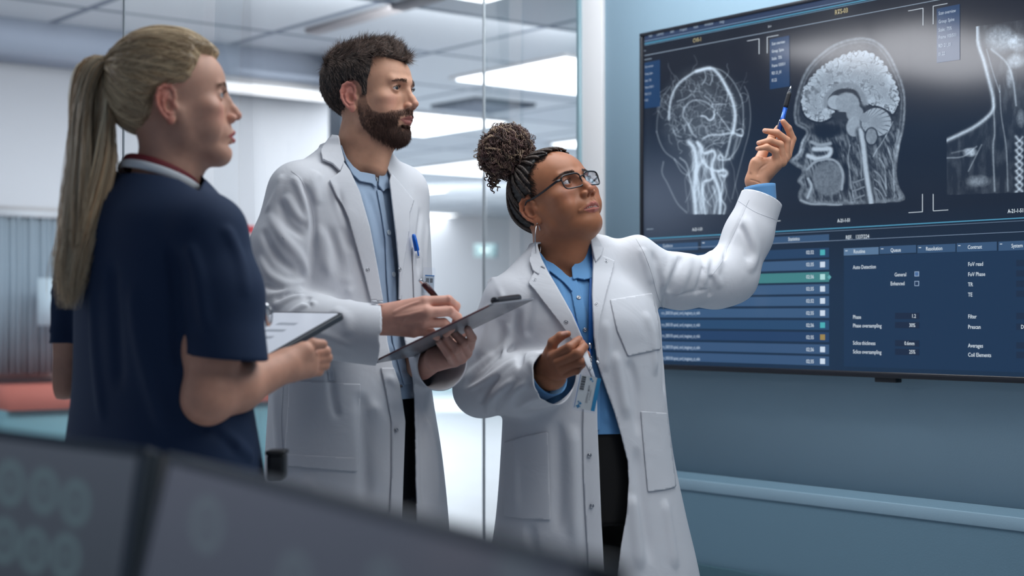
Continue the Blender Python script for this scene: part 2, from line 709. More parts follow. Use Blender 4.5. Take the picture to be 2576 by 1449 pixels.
# ------------------------------------------------------------------ the room
# the screen wall runs along dR (to the right and nearer); the glass wall stands square to it
dR = A3(3101, -F, 0); dR = dR / np.linalg.norm(dR)
dB = A3(-dR[1], dR[0], 0)                    # along the glass wall, away to the right
nW = -dB                                     # out of the screen wall into the room
W0 = A3((1612 - CX) / F * 5.0, 5.0, 0)


def wall_hit(px, py, off=0.0):
    """(u, z) on the screen wall moved out by off"""
    r = ray(px, py); o = np.array([0, 0, CAMH])
    p0 = W0 + nW * off
    t = ((p0 - o) @ nW) / (r @ nW)
    X = o + r * np.asarray(t)[..., None]
    return (X - p0) @ dR, X[..., 2]


def at_wall(u, z, off=0.0):
    return W0 + nW * off + dR * u + A3(0, 0, 1) * z


RW = np.stack([dR, dB, A3(0, 0, 1)], 1)       # axes: along wall, into wall, up


def wbox(name, u0, u1, z0, z1, d0, d1, m, parent=None, bev=0.0):
    """box against the screen wall, d = distance out of the wall"""
    c = at_wall((u0 + u1) / 2, (z0 + z1) / 2, (d0 + d1) / 2)
    return box(name, c, (u1 - u0, d1 - d0, z1 - z0), m, parent, RW, bev)


M_wall = mat('wall_blue', lin((134, 161, 178)), .75, bump=(220, .15, .002), noise=(3, .03))
M_white = mat('paint_white', lin((214, 220, 226)), .6)
M_farwall = mat('far_wall', lin((218, 222, 228)), .8)
M_frame = mat('frame_alu', lin((206, 206, 208)), .45)
M_dark = mat('dark_post', lin((74, 84, 96)), .5)
M_floor = mat('floor_vinyl', lin((204, 210, 216)), .28, noise=(1.5, .04))
M_base = mat('plinth', lin((60, 92, 104)), .5)

u_end = float(wall_hit(1523, 790)[0]); u_corner = float(wall_hit(1466, 790)[0])
CORN = at_wall(u_corner, 0)
HC = 2.95
UZ = A3(0, 0, 1)

floor = link_mesh('floor', [(-12, -1.5, 0), (12, -1.5, 0), (26, 34, 0), (-14, 34, 0)], [(0, 1, 2, 3)], M_floor, smooth=False)
tag(floor, kind='structure')
_w = wbox('wall_right', u_end, 5.2, 0, HC, -0.16, 0, M_wall); tag(_w, kind='structure')
_w = wbox('wall_corner', u_corner - .02, u_end, 0, HC, -0.16, 0.012, M_frame); tag(_w, kind='structure'); add_bevel(_w, .004)
# ledge and skirting on the screen wall
_z1 = float(wall_hit(1790, 1196, .02)[1]); _z2 = float(wall_hit(1790, 1212, .02)[1])
def lowpanel():
    # lower half of the wall stands out a little with a sloped top edge
    zt, zb = float(wall_hit(2000, 1216, 0)[1]), float(wall_hit(2000, 1240, .03)[1])
    pr = [(0, zt), (.03, zb), (.03, 0.0), (0, 0.0)]
    V = [at_wall(u, z, d) for u in (u_end, 5.2) for d, z in pr]
    o = link_mesh('trim_2', V, [(0, 1, 5, 4), (1, 2, 6, 5), (2, 3, 7, 6), (3, 0, 4, 7), (0, 3, 2, 1), (4, 5, 6, 7)], mat('wall_blue_shaded', lin((96, 126, 144)), .7, bump=(220, .15, .002)), smooth=False)  # darker blue puts the dimmer light low on the wall into the colour
    add_bevel(o, .004); tag(o, kind='structure')
    zk = float(wall_hit(1800, 1427, .045)[1])
    o = wbox('baseboard_right', u_end, 5.2, 0, zk, .03, .045, M_base, bev=.003); tag(o, kind='structure')
    o = wbox('trim_6', u_end, 5.2, zb - .03, zb + .004, .028, .034, M_wall, bev=.002); tag(o, kind='structure')
lowpanel()

# ---- ceiling: tiles on the same grid as the walls
def tile_mat():
    m = bpy.data.materials.new('ceiling_tiles'); m.use_nodes = True
    nt = m.node_tree; b = nt.nodes['Principled BSDF']; b.inputs['Roughness'].default_value = .9
    tc = nt.nodes.new('ShaderNodeTexCoord')
    mp = nt.nodes.new('ShaderNodeMapping'); mp.vector_type = 'POINT'
    mp.inputs['Rotation'].default_value = (0, 0, -math.atan2(dB[1], dB[0]))
    nt.links.new(tc.outputs['Object'], mp.inputs['Vector'])
    br = nt.nodes.new('ShaderNodeTexBrick')
    br.offset = 0; br.inputs['Scale'].default_value = 1
    br.inputs['Brick Width'].default_value = 1.2; br.inputs['Row Height'].default_value = 1.2
    br.inputs['Mortar Size'].default_value = .03; br.inputs['Mortar Smooth'].default_value = .2
    br.inputs['Color1'].default_value = lin((200, 206, 212)) + (1,)
    br.inputs['Color2'].default_value = lin((176, 184, 194)) + (1,)
    br.inputs['Mortar'].default_value = lin((120, 130, 145)) + (1,)
    br.inputs['Bias'].default_value = -.4
    nt.links.new(mp.outputs['Vector'], br.inputs['Vector'])
    nt.links.new(br.outputs['Color'], b.inputs['Base Color'])
    return m
M_tiles = tile_mat()
_c = link_mesh('ceiling', [(-14, -1.5, HC), (-14, 34, HC), (26, 34, HC), (12, -1.5, HC), (-14, -1.5, HC + .1), (-14, 34, HC + .1), (26, 34, HC + .1), (12, -1.5, HC + .1)],
               [(0, 1, 2, 3), (4, 7, 6, 5), (0, 4, 5, 1), (1, 5, 6, 2), (2, 6, 7, 3), (3, 7, 4, 0)], M_tiles, smooth=False)
tag(_c, kind='structure')

# ---- glass wall with thin joints
def glass_mat(name='clear_glass', tint=(.975, .98, .985), refl=.07):
    m = bpy.data.materials.new(name); m.use_nodes = True
    nt = m.node_tree; nt.nodes.remove(nt.nodes['Principled BSDF'])
    out = nt.nodes['Material Output']
    tr = nt.nodes.new('ShaderNodeBsdfTransparent'); tr.inputs[0].default_value = tint + (1,)
    gl = nt.nodes.new('ShaderNodeBsdfGlossy'); gl.inputs['Roughness'].default_value = .03
    fr = nt.nodes.new('ShaderNodeFresnel'); fr.inputs['IOR'].default_value = 1.35
    mu = nt.nodes.new('ShaderNodeMath'); mu.operation = 'MULTIPLY'; mu.inputs[1].default_value = refl * 3
    mx = nt.nodes.new('ShaderNodeMixShader')
    nt.links.new(fr.outputs[0], mu.inputs[0]); nt.links.new(mu.outputs[0], mx.inputs[0])
    nt.links.new(tr.outputs[0], mx.inputs[1]); nt.links.new(gl.outputs[0], mx.inputs[2])
    nt.links.new(mx.outputs[0], out.inputs[0])
    return m
M_glass = glass_mat()
M_joint = mat('glass_edge', lin((160, 168, 174)), .4)


def glass_at(px):
    """distance along the glass wall (from the corner, towards the left) seen at pixel column px"""
    r = ray(px, 790); o = np.array([0, 0, CAMH])
    n = dR
    t = ((CORN - o) @ n) / (r @ n)
    return float(-(o + r * t - CORN) @ dB)


g_edges = [0.02, glass_at(1215), glass_at(305), 4.6]
for i in range(3):
    a, b = g_edges[i] + .004, g_edges[i + 1] - .004
    c = CORN - dB * (a + b) / 2 + UZ * HC / 2
    g = box('window_%d' % (i + 1), c, (.010, b - a, HC), M_glass, None, RW)
    tag(g, kind='structure')
    e = box('glass_edge', CORN - dB * b + UZ * HC / 2, (.012, .0022, HC), M_joint, g, RW)
o = box('trim_1', CORN - dB * .012 + UZ * HC / 2, (.020, .014, HC), mat('seal', lin((120, 150, 160)), .4), None, RW); tag(o, kind='structure')


# ---- far side of the next room
def ceil_pt(px, py, h=HC):
    r = ray(px, py); t = (h - CAMH) / r[2]
    return A3(0, 0, CAMH) + r * t


def floor_pt(px, py, h=0.0):
    r = ray(px, py); t = (h - CAMH) / r[2]
    return A3(0, 0, CAMH) + r * t


def slab(name, a, b, z0, z1, th, m, parent=None):
    """upright slab between two floor points"""
    a = A3(a[0], a[1], 0); b = A3(b[0], b[1], 0)
    d = unit(b - a); n = np.cross(UZ, d)
    R = np.stack([d, n, UZ], 1)
    c = (a + b) / 2 + UZ * (z0 + z1) / 2
    return box(name, c, (np.linalg.norm(b - a), th, z1 - z0), m, parent, R)


def on_line(p, d, px):
    """point of the line p + s d seen in pixel column px"""
    r = ray(px, 790)
    # solve p + s d = t r in plan
    M = np.array([[d[0], -r[0]], [d[1], -r[1]]])
    s, t = np.linalg.solve(M, -p[:2])
    return p + d * s


Zl = 9.6
Lp = A3(*(P(0, 793, Zl)[:2]), 0)              # the left white wall, parallel to the glass wall
Lr = on_line(Lp, dB, 842); Ll = Lp - dB * 3.0
_w = slab('wall_left', Ll, Lr, 0, HC, .12, M_farwall); tag(_w, kind='structure')
# lowered soffit with a strip light in front of it
sa, sb = Ll - dR * -.0, Lr
off = dR * 0.9
soff_z = 2.70
def prism(name, a, b, w0, w1, z0, z1, m, parent=None):
    a = A3(a[0], a[1], 0); b = A3(b[0], b[1], 0)
    d = unit(b - a); n = np.cross(d, UZ)
    if n @ (A3(0, 0, 0) - a) < 0: n = -n
    R = np.stack([d, n, UZ], 1)
    c = (a + b) / 2 + n * (w0 + w1) / 2 + UZ * (z0 + z1) / 2
    return box(name, c, (np.linalg.norm(b - a), w1 - w0, z1 - z0), m, parent, R)
M_soff = mat('soffit_grey', lin((150, 160, 176)), .8)
_w = prism('trim_3', Ll, Lr, .06, .55, 2.76, HC, M_soff); tag(_w, kind='structure')
M_lamp = mat('lamp_panel', (1, 1, 1), .5, emis=(.94, .97, 1.0), estr=3.2)
M_lamp2 = mat('lamp_strip', (1, 1, 1), .5, emis=(.94, .97, 1.0), estr=.8)

_a = on_line(Lp + A3(0, 0, 0), dB, 470); _b = on_line(Lp, dB, 835)
st = empty('strip_light', (_a + _b) / 2 + UZ * 2.74, 'long white strip light under the grey soffit left of the dark post', 'ceiling light')
prism('housing', _a, _b, .20, .46, 2.72, 2.76, M_frame, st)
prism('diffuser', _a, _b, .21, .45, 2.69, 2.72, M_lamp2, st)

# dark post at the end of the white wall
pt = on_line(Lp + dR * .72, dB, 862)
post = box('post', pt + UZ * HC / 2, (.16, .13, HC), M_dark, None, RW, bev=.006)
tag(post, kind='structure'); post.name = 'trim_4'

# far end walls of the deep part of the room
Zf = 25.0
fa = A3(*(P(700, 793, Zf)[:2]), 0)
_w = slab('wall_back', fa - dB * 6, fa + dB * 16, 0, HC, .12, M_farwall); tag(_w, kind='structure')
ra = A3(*(P(1480, 793, 6.5)[:2]), 0)

# ceiling light panels of the deep room (two diffusers side by side, slightly stepped)
def ceiling_light(px, py, corner, la, lb, label, step=.0):
    c = ceil_pt(px, py, h=HC - .03)
    if corner == 'R': c = c - dB * lb - dR * la
    if corner == 'B': c = c - dB * lb
    e = empty('ceiling_light', c, label, 'ceiling light', 'square ceiling lights of the far room')
    q = [c - (dB + dR) * .03, c + dB * (lb + .03) - dR * .03, c + dB * (lb + .03) + dR * (la + .03), c - dB * .03 + dR * (la + .03)]
    V = [p + UZ * .010 for p in q] + [p + UZ * .03 for p in q]
    link_mesh('frame', V, [(3, 2, 1, 0), (4, 5, 6, 7), (0, 1, 5, 4), (1, 2, 6, 5), (2, 3, 7, 6), (3, 0, 4, 7)], M_frame, e, smooth=False)
    for i in range(2):
        for k in range(2 if lb > 1.5 else 1):
            n = 2 if lb > 1.5 else 1
            a0 = c + dR * (la / 2 * i + .012) + dB * (lb / n * k + .012)
            q = [a0, a0 + dB * (lb / n - .024), a0 + dB * (lb / n - .024) + dR * (la / 2 - .024), a0 + dR * (la / 2 - .024)]
            V = [p for p in q] + [p + UZ * .012 for p in q]
            link_mesh('diffuser', V, [(3, 2, 1, 0), (4, 5, 6, 7), (0, 1, 5, 4), (1, 2, 6, 5), (2, 3, 7, 6), (3, 0, 4, 7)], M_lamp, e, smooth=False)
    return e


for args in [(1143, 203, 'L', 1.25, 2.4, 'large square ceiling light, the nearest one, cut by the white wall frame'),
             (1220, 9, 'B', .5, 1.2, 'ceiling light cut by the top edge of the photo above the curly bun'),
             (1277, 311, 'R', 1.3, 2.4, 'ceiling light directly behind the face of the bearded man'),
             (1033, 430, 'L', 1.3, 1.5, 'ceiling light just left of the hair bun'),
             (1385, 366, 'L', 1.3, 2.2, 'ceiling light seen between the forehead of the woman and the wall frame'),
             (1126, 481, 'R', 1.4, 2.0, 'small far ceiling light beside the white collar of the man'),
             (1150, 543, 'R', 1.5, 2.6, 'farthest ceiling light above the blue pen')]:
    ceiling_light(*args)
# long pale rail along the ceiling
_a, _b = ceil_pt(800, 84, HC - .02), ceil_pt(1120, -4, HC - .02)
_r = prism('trim_5', _a, _b, 0, .09, HC - .03, HC + .0, mat('rail_pale', lin((176, 172, 174)), .7)); tag(_r, kind='structure')
# unseen fitting, added over the left passage for its glare in the big screen
_c = A3(-5.3, 3.75, HC - .03)
_e = empty('ceiling_light', _c, 'unseen ceiling light over the passage behind the glass, placed for its glare in the screen', 'ceiling light')
box('frame', _c + UZ * .012, (1.3, 2.1, .02), M_frame, _e, RW)
box('diffuser', _c - UZ * .004, (1.2, 2.0, .012), mat('lamp_passage', (1, 1, 1), .5, emis=(.96, .96, 1.0), estr=7.5), _e, RW)
# dark air vent between the first two lights
_v = ceil_pt(1215, 268, HC - .02)
vt = empty('ceiling_vent', _v, 'dark square air vent in the ceiling between the two nearest lights', 'vent')
M_vent = mat('vent_grey', lin((96, 106, 120)), .6)
def ceil_box(name, c, la, lb, z0, z1, m, parent):
    return box(name, c + UZ * ((z0 + z1) / 2), (la, lb, z1 - z0), m, parent, RW)
ceil_box('frame', A3(_v[0], _v[1], HC), .62, .62, -.03, 0, M_vent, vt)
for k in range(5): ceil_box('slat', A3(_v[0], _v[1], HC) + dR * (-.22 + .11 * k), .05, .52, -.042, -.03, M_soff, vt)

# glowing green-white escape sign on the far wall
_s = P(1219, 630, 17.5)
sg = empty('exit_sign', _s, 'small pale green lit sign hanging far away behind the glass', 'sign')
M_sign = mat('sign_lit', lin((120, 140, 145)), .5, emis=lin((184, 218, 222)), estr=.62)
M_signw = mat('sign_mark', lin((230, 244, 242)), .5, emis=lin((225, 244, 240)), estr=.8)
box('panel', _s, (.24, .04, .15), M_sign, sg)
box('housing', _s + A3(.125, .01, 0), (.03, .06, .16), mat('sign_case', lin((90, 130, 140)), .5), sg)
box('hanger', _s + UZ * ((HC - _s[2]) / 2 + .075), (.012, .012, HC - _s[2] - .15), M_frame, sg)
_V = [( -.06, -.03), (-.02, 0), (-.06, .03), (-.045, .012), (.05, .012), (.05, -.012), (-.045, -.012)]
link_mesh('arrow', [_s + A3(x, -.023, z) for x, z in _V] , [(0, 1, 2, 3, 6), (3, 4, 5, 6)], M_signw, sg, smooth=False)

# white sill and pale cabinets at the far end
_w = slab('counter_far', fa + dB * 2.0 - dR * -.5, fa + dB * 8, 0, .001, .01, M_farwall)
bpy.data.objects.remove(_w)
def far_cabinet():
    a = floor_pt(1078, 985); a = A3(a[0], a[1], 0); d = dB
    e = empty('long_cabinet', a, 'long pale cabinet with a white top at the far end of the next room', 'cabinet')
    c = a + d * 2.2
    R = np.stack([d, -dR * -1, UZ], 1)
    R = RW
    box('body', c + UZ * .42, (.6, 6.0, .84), mat('cab_pale', lin((186, 212, 218)), .6), e, RW)
    box('worktop', c + UZ * .86, (.66, 6.06, .04), M_white, e, RW)
far_cabinet()

# left bay: window with curtain panels, long red seat on a teal base
def bay():
    ww = lambda px, py: on_line(Lp + dR * .07, dB, px)
    a = on_line(Lp + dR * .06, dB, -60); b = on_line(Lp + dR * .06, dB, 146)
    def zz(px, py):
        q = on_line(Lp + dR * .07, dB, px); Z = toP(A3(q[0], q[1], 1.2)[None])[2][0]
        return CAMH + (793 - py) * Z / F
    z1, z0 = zz(60, 520), zz(60, 950)
    M_cur = mat('curtain_grey', lin((176, 192, 204)), .8)
    w_ = prism('window_4', a, b, .0, .05, z0, z1, M_frame); tag(w_, kind='structure')
    pn = prism('pane', a + dB * .03, b - dB * .05, .045, .06, z0 + .04, z1 - .10, mat('pane_grey', lin((120, 140, 152)), .4), w_)
    cb = empty('curtain', (a + b) / 2 + UZ * z1, 'grey pleated curtain hanging in the window at the left edge', 'curtain')
    L = np.linalg.norm(b - a) - .06; n = 160
    s = np.linspace(0, 1, n)
    d = dR * 1.0
    base = (a + dB * .02)[None] + s[:, None] * dB * L
    off_ = .10 + .018 * np.sin(s * 75) + .01 * np.sin(s * 31 + 1)
    lo = base + off_[:, None] * d + UZ * (z0 + .03); hi = base + off_[:, None] * d + UZ * (z1 - .06)
    V = np.concatenate([lo, hi]); i = np.arange(n - 1)
    o = link_mesh('cloth', V, np.stack([i, i + 1, n + i + 1, n + i], -1), M_cur, cb)
    sm = o.modifiers.new('s', 'SOLIDIFY'); sm.thickness = .004
    prism('rail', a, b, .075, .125, z1 - .07, z1 - .03, M_white, cb)
    nt = zz(105, 700); na = on_line(Lp + dR * .2, dB, 72); nb = on_line(Lp + dR * .2, dB, 150)
    pp = prism('wall_notice', na, nb, .14, .15, zz(100, 818), zz(100, 702), mat('paper_pale', lin((206, 226, 238)), .7))
    tag(pp, 'pale blank notice sheet in front of the grey curtain', 'notice')
    sa, sb_ = on_line(Lp, dB, -60), on_line(Lp, dB, 640)
    be = empty('bench', (sa + sb_) / 2 + dR * .3, 'long bench with a red padded top on a teal base under the curtained window', 'bench')
    prism('seat_cushion', sa, sb_, .06, .56, zz(60, 1020), zz(60, 962), mat('seat_red', lin((224, 134, 120)), .6), be)
    prism('base', sa, sb_, .08, .52, 0, zz(60, 1020), mat('teal_base', lin((132, 180, 192)), .6), be)
bay()
# red call box on the white wall
_p = on_line(Lp + dR * .10, dB, 617)
rb = empty('alarm_box', A3(_p[0], _p[1], 1.5), 'small red alarm box on the white wall left of the arm of the man', 'alarm box')
_z = CAMH + (793 - 597) * toP(A3(_p[0], _p[1], 1.2)[None])[2][0] / F
box('body', A3(_p[0], _p[1], _z), (.06, .12, .16), mat('alarm_red', lin((200, 40, 52)), .4), rb, RW, .006)
box('button', A3(_p[0], _p[1], _z) + dR * .035, (.02, .05, .05), mat('alarm_white', lin((220, 220, 220)), .4), rb, RW, .004)

# light of the far room's many fittings, and an added light for the left bay
area_light('far_room_glow', tuple(A3(-.3, 14, 2.8)), (-.3, 14, 0), 5, 8, 300, (.96, .98, 1.0))
area_light('far_room_glow_deep', tuple(A3(-.5, 20.5, 2.8)), (-.3, 25, .6), 6, 5, 560, (.96, .98, 1.0))
area_light('bay_fill_light', tuple(on_line(Lp, dB, 330) + dR * 2.4 + UZ * 2.75), tuple(on_line(Lp, dB, 330) + UZ * .9), 5, .8, 68, (.96, .98, 1.0))  # unseen, added to brighten the left wall and bench

# ------------------------------------------------------------------ the wall screen
OFF = 0.062
def hit(px, py): return wall_hit(px, py, OFF)
def ppm(px):
    """photo pixels per metre of height on the screen at column px"""
    u, z = hit(px, 790); Z = toP(at_wall(float(u), 1.2, OFF)[None])[2][0]
    return F / Z

tv_u0, tv_zt = [float(q) for q in hit(1611.5, 85)]
tv_zb = float(hit(1678, 929.5)[1])
tv_u1 = tv_u0 + (tv_zt - tv_zb) * 16 / 9
tv = empty('television', at_wall((tv_u0 + tv_u1) / 2, tv_zb, 0), 'large wall-mounted screen showing head scans and a table of readings', 'television')
M_bez = mat('bezel_black', lin((22, 24, 32)), .35)
wbox('housing', tv_u0 + .01, tv_u1 - .01, tv_zb + .01, tv_zt - .01, 0.0, .045, M_bez, tv, .004)
bw = .011
for (a, b, c, d) in ((tv_u0, tv_u1, tv_zt - bw, tv_zt), (tv_u0, tv_u1, tv_zb, tv_zb + .016), (tv_u0, tv_u0 + bw, tv_zb + .016, tv_zt - bw), (tv_u1 - bw, tv_u1, tv_zb + .016, tv_zt - bw)):
    wbox('bezel', a, b, c, d, .03, OFF + .006, M_bez, tv, .002)
_su = [float(q) for q in hit(2230, 950)]
wbox('sensor', _su[0] - .04, _su[0] + .03, tv_zb - .012, tv_zb + .004, .035, OFF, M_bez, tv, .002)
M_scr = mat('screen_picture', (.004, .004, .006), .095, spec=.9)
def emis_attr(m, strength=1.0):
    nt = m.node_tree; a = nt.nodes.new('ShaderNodeVertexColor'); a.layer_name = 'Col'
    b = nt.nodes['Principled BSDF']
    nt.links.new(a.outputs['Color'], b.inputs['Emission Color']); b.inputs['Emission Strength'].default_value = strength
emis_attr(M_scr)
_flat = {}
def flatmat(c):
    if c not in _flat:
        _flat[c] = mat('screen_%02x%02x%02x' % c, (.004, .004, .006), .095, spec=.9, emis=lin(c), estr=1.0)
    return _flat[c]


def grid_mesh(name, u0, u1, z0, z1, step, off, colf, parent, m=None):
    nu = max(2, int((u1 - u0) / step) + 1); nz = max(2, int((z1 - z0) / step) + 1)
    gu, gz = np.meshgrid(np.linspace(u0, u1, nu), np.linspace(z0, z1, nz), indexing='ij')
    V = W0 + nW * off + gu.ravel()[:, None] * dR + gz.ravel()[:, None] * UZ
    i, j = np.meshgrid(np.arange(nu - 1), np.arange(nz - 1), indexing='ij')
    q = np.stack([i * nz + j, (i + 1) * nz + j, (i + 1) * nz + j + 1, i * nz + j + 1], -1).reshape(-1, 4)
    px, py, _ = toP(V)
    c = colf(px, py, gu.ravel(), gz.ravel())
    return link_mesh(name, V, q, m or M_scr, parent, smooth=False, cols=np.asarray(c, np.float32))


LC = lambda c: np.array(lin(c))
def bgcol(px, py, u, z):
    t = np.clip((z - tv_zb) / (tv_zt - tv_zb), 0, 1)
    ks = np.array([0, .22, .38, .43, .62, .85, 1.0])
    cs = np.array([LC((12, 40, 66)), LC((13, 40, 66)), LC((10, 30, 50)), LC((11, 26, 44)), LC((15, 34, 54)), LC((20, 27, 40)), LC((18, 25, 36))])
    c = np.stack([np.interp(t, ks, cs[:, i]) for i in range(3)], -1)
    # milky glare painted over the lower left of the first scan
    g = np.exp(-((u - tv_u0 - .05) / .30) ** 2) * np.exp(-((t - .50) / .13) ** 2)
    return c * (1 - .6 * g[:, None]) + .6 * g[:, None] * LC((92, 104, 124))
scr = grid_mesh('screen', tv_u0 + bw - .001, tv_u1 - bw + .001, tv_zb + .0155, tv_zt - bw + .001, .012, OFF - .002, bgcol, tv)

# --- flat graphics, each colour one sheet
sheets = {}
def quad(c, pts, lay=1):
    V = []
    for x, y in pts:
        u, z = wall_hit(x, y, OFF)
        V.append(at_wall(float(u), float(z), OFF - .0016 + lay * .0004))
    s = sheets.setdefault((c, lay), [[], [], 0])
    s[0].append(np.array(V)); s[1].append(np.array([[0, 1, 2], [0, 2, 3]]) + s[2]); s[2] += 4


def vline(x, y0, y1, c, w=1.6, lay=2): quad(c, [(x - w / 2, y0), (x + w / 2, y0), (x + w / 2, y1), (x - w / 2, y1)], lay)
def hz_y(x, y, X):
    """pixel row at column X of the level line through (x, y)"""
    return 791.8 + (y - 791.8) * (X + 1813) / (x + 1813)
def hline(x0, x1, y, c, w=1.6, lay=2, at=None):
    """level line, y given at column at (default x0)"""
    a = x0 if at is None else at
    ya, yb = hz_y(a, y, x0), hz_y(a, y, x1)
    quad(c, [(x0, ya - w / 2), (x1, yb - w / 2), (x1, yb + w / 2), (x0, ya + w / 2)], lay)
def bar(x0, x1, y0, y1, c, lay=1, at=None):
    a = x1 if at is None else at
    quad(c, [(x0, hz_y(a, y0, x0)), (x1, hz_y(a, y0, x1)), (x1, hz_y(a, y1, x1)), (x0, hz_y(a, y1, x0))], lay)
def text(px, py, body, cap, c, lay=4, sx=.86, bold=False, align='LEFT'):
    V, T = text_geo(body, 1.0, sx, bold, align)
    s_ = cap / ppm(px) / .70
    u, z = hit(px, py)
    X = at_wall(float(u), float(z), OFF - .0016 + lay * .0004) + V[:, :1] * s_ * dR + V[:, 1:2] * s_ * UZ
    sh = sheets.setdefault((c, lay), [[], [], 0])
    sh[0].append(X); sh[1].append(T + sh[2]); sh[2] += len(X)

CY_ = (78, 150, 184); WH = (206, 218, 228); LG = (150, 168, 186); XR = float(toP(at_wall(tv_u1 - .012, 1.3, OFF)[None])[0][0])
x0 = 1621
# top menu
bar(x0, XR, 88.5, 107, (46, 62, 92), at=x0)
for x, y, s in ((1632, 94, 'File'), (1652, 90, 'Library'), (1686, 83, 'Edit'), (1710, 79, 'Project'), (1744, 72, 'View'), (1772, 66, 'Window'), (1810, 59, 'Help')):
    text(x, y, s, 7.5, LG, sx=.8)
hline(x0, XR, 104, (120, 150, 180), 1.5, at=x0)
hline(x0, XR, 110, CY_, 3.0, at=x0)
hline(x0, XR, 114, (120, 160, 190), 1.2, at=x0)
text(1743, 107, 'CVS-1', 9.5, (196, 184, 140)); text(2100, 37, 'RTS-03', 11.5, (196, 184, 140))
text(1932, 69.5, '21-1', 5, WH, bold=True); text(1619, 130, '1-2r', 4, LG)
hline(x0, XR, 139.8, LG, 1.5, at=x0)
hline(1621, 1639, 150.5, LG, 1.4)
# corner brackets
for xa, xb, ya, yb in ((1879, 1909, 103, 135),): hline(xa, xb, hz_y(xb, 97.5, xa), WH, 1.4); vline(xb, 97, 136, WH, 1.6)
hline(1929.5, 1958, 93.5, WH, 1.4); vline(1929.5, 93, 134, WH, 1.6)
hline(2284, 2321, 27.5, WH, 1.4); vline(2321.5, 20, 64, WH, 1.6)
hline(2347, 2383, 15.3, WH, 1.4); vline(2347, 15, 61, WH, 1.6)
vline(2320, 488, 533, WH, 1.6); hline(2285, 2320, 535, WH, 1.5); vline(2347, 488, 530, WH, 1.6); hline(2347, 2385, 530.5, WH, 1.5)
hline(1626, 1643, 577, LG, 1.4); hline(1952, 1963, 556, WH, 1.4)
# scan overview boxes
def overview(x, ys, cap, w, box_, col=WH):
    quad((22, 58, 98), box_, 2)
    for y, s in zip(ys, ('Scan overview', 'Group: Spine', 'Scale:  75%', 'Frame 103/511', 'RD: 21_01', '01.22')):
        text(x, y, s, cap, col, sx=w)
overview(1622.5, (171, 189, 206, 223, 239.5, 255), 5.2, .70, [(1621, 158), (1660, 150), (1660, 268), (1621, 273)], (170, 184, 200))
overview(1941.5, (114, 133, 151.5, 169.5, 188, 206), 7.6, .69, [(1936, 99), (1985, 89), (1986, 217), (1936, 225)])
overview(2361, (38, 59, 80, 98.5, 120, 140.5), 8.6, .72, [(2356, 22), (2414, 10), (2414, 150), (2356, 158)], (176, 190, 206))
text(1741.5, 581, 'A-21-1-51', 7.5, WH, bold=True, sx=.82); text(2106.5, 559.5, 'A-21-1-51', 8.5, WH, bold=True, sx=.82)
text(2535, 536, 'A-21-1-51', 9.5, WH, bold=True, sx=.82)
# middle rules
hline(x0, XR, 601, CY_, 2.6, at=x0); hline(x0, XR, 606.5, (104, 124, 148), 1.3, at=x0)
hline(x0, XR, 628, (120, 140, 165), 1.3, at=x0)
text(2127.5, 602, 'REF.   1337/224', 9.6, WH, sx=.84)
BT = (50, 80, 114)
bar(1640, 1755, 609, 628, BT, at=1755); bar(1763, 1820, 606, 625, BT, at=1763); bar(1830, 2085, 589, 606.5, BT, at=2085)
text(1667, 622.5, 'Guidance', 8.2, (176, 192, 208), sx=.8); hline(1766, 1772, 611, WH, 2)
text(1982.5, 606, 'Statistics', 9, WH, sx=.84)
# rows of the list: (y top, y bottom) at column 2085
tops = [623, 653, 684, 714.5, 745, 775.5, 806, 836, 867, 897]; bots = [647, 678, 709, 739, 769, 799.5, 830, 860.5, 891, 920.5]
cols = [(28, 60, 94), (54, 86, 122), (60, 124, 128), (54, 86, 122), (54, 86, 122), (52, 84, 120), (32, 68, 104), (26, 58, 96), (50, 80, 116), (50, 80, 116)]
tms = ['02:32', '02:35', '02:36', '02:35', '02:32', '02:35', '02:36', '02:35', '02:36', '02:35']
sq = [(70, 168, 176), (200, 214, 230), (170, 214, 214), (200, 214, 230), (200, 214, 230), (200, 214, 230), (70, 168, 176), (150, 128, 74), (200, 214, 230), (200, 214, 230)]
for k in range(10):
    bar(1640, 2085, tops[k], bots[k], cols[k], at=2085)
    yc = (tops[k] + bots[k]) / 2
    text(2028, yc + 4.5, tms[k], 9.2, WH, sx=.86)
    bar(2062.5, 2075, yc - 7, yc + 7, sq[k], 2, at=2068)
quad((92, 160, 166), [(2081, 697), (2086, 691), (2091, 697), (2086, 704)], 3)
for k, y in ((5, 791), (6, 820.5), (7, 848), (8, 876), (9, 904)):
    text(1664, y, 'rt n_3003130 spinal_cord_imaginary_ct_mbh', 7.6, (178, 196, 214), sx=.68)
# right panel
quad((16, 46, 76), [(2122, 645), (XR, hz_y(2122, 645, XR)), (XR, hz_y(2122, 922, XR)), (2122, 922)], 0)
tabs = [(2122, 2209.5, (84, 114, 146)), (2212, 2304, BT), (2307, 2403, BT), (2406, 2507, BT), (2511, 2640, BT)]
ty = [(625, 642), (620, 638), (617, 636), (612, 633), (608, 630)]
for (a, b, c), (ya, yb) in zip(tabs, ty):
    bar(a, b, ya, yb + 1, c, 1, at=a); hline(a + 4, a + 10, ya + 6, WH, 1.8, 3)
for x, y, s in ((2147, 637.5, 'Routine'), (2240, 634, 'Queue'), (2329, 630.5, 'Resolution'), (2434, 626.5, 'Contrast'), (2544, 623, 'System')):
    text(x, y, s, 9.6, WH, sx=.84)
def lab(x, y, s, cap=9.4): text(x, y, s, cap, WH, sx=.84)
lab(2145.5, 677, 'Auto Detection'); lab(2250, 695.5, 'General'); lab(2240, 718, 'Enhanced')
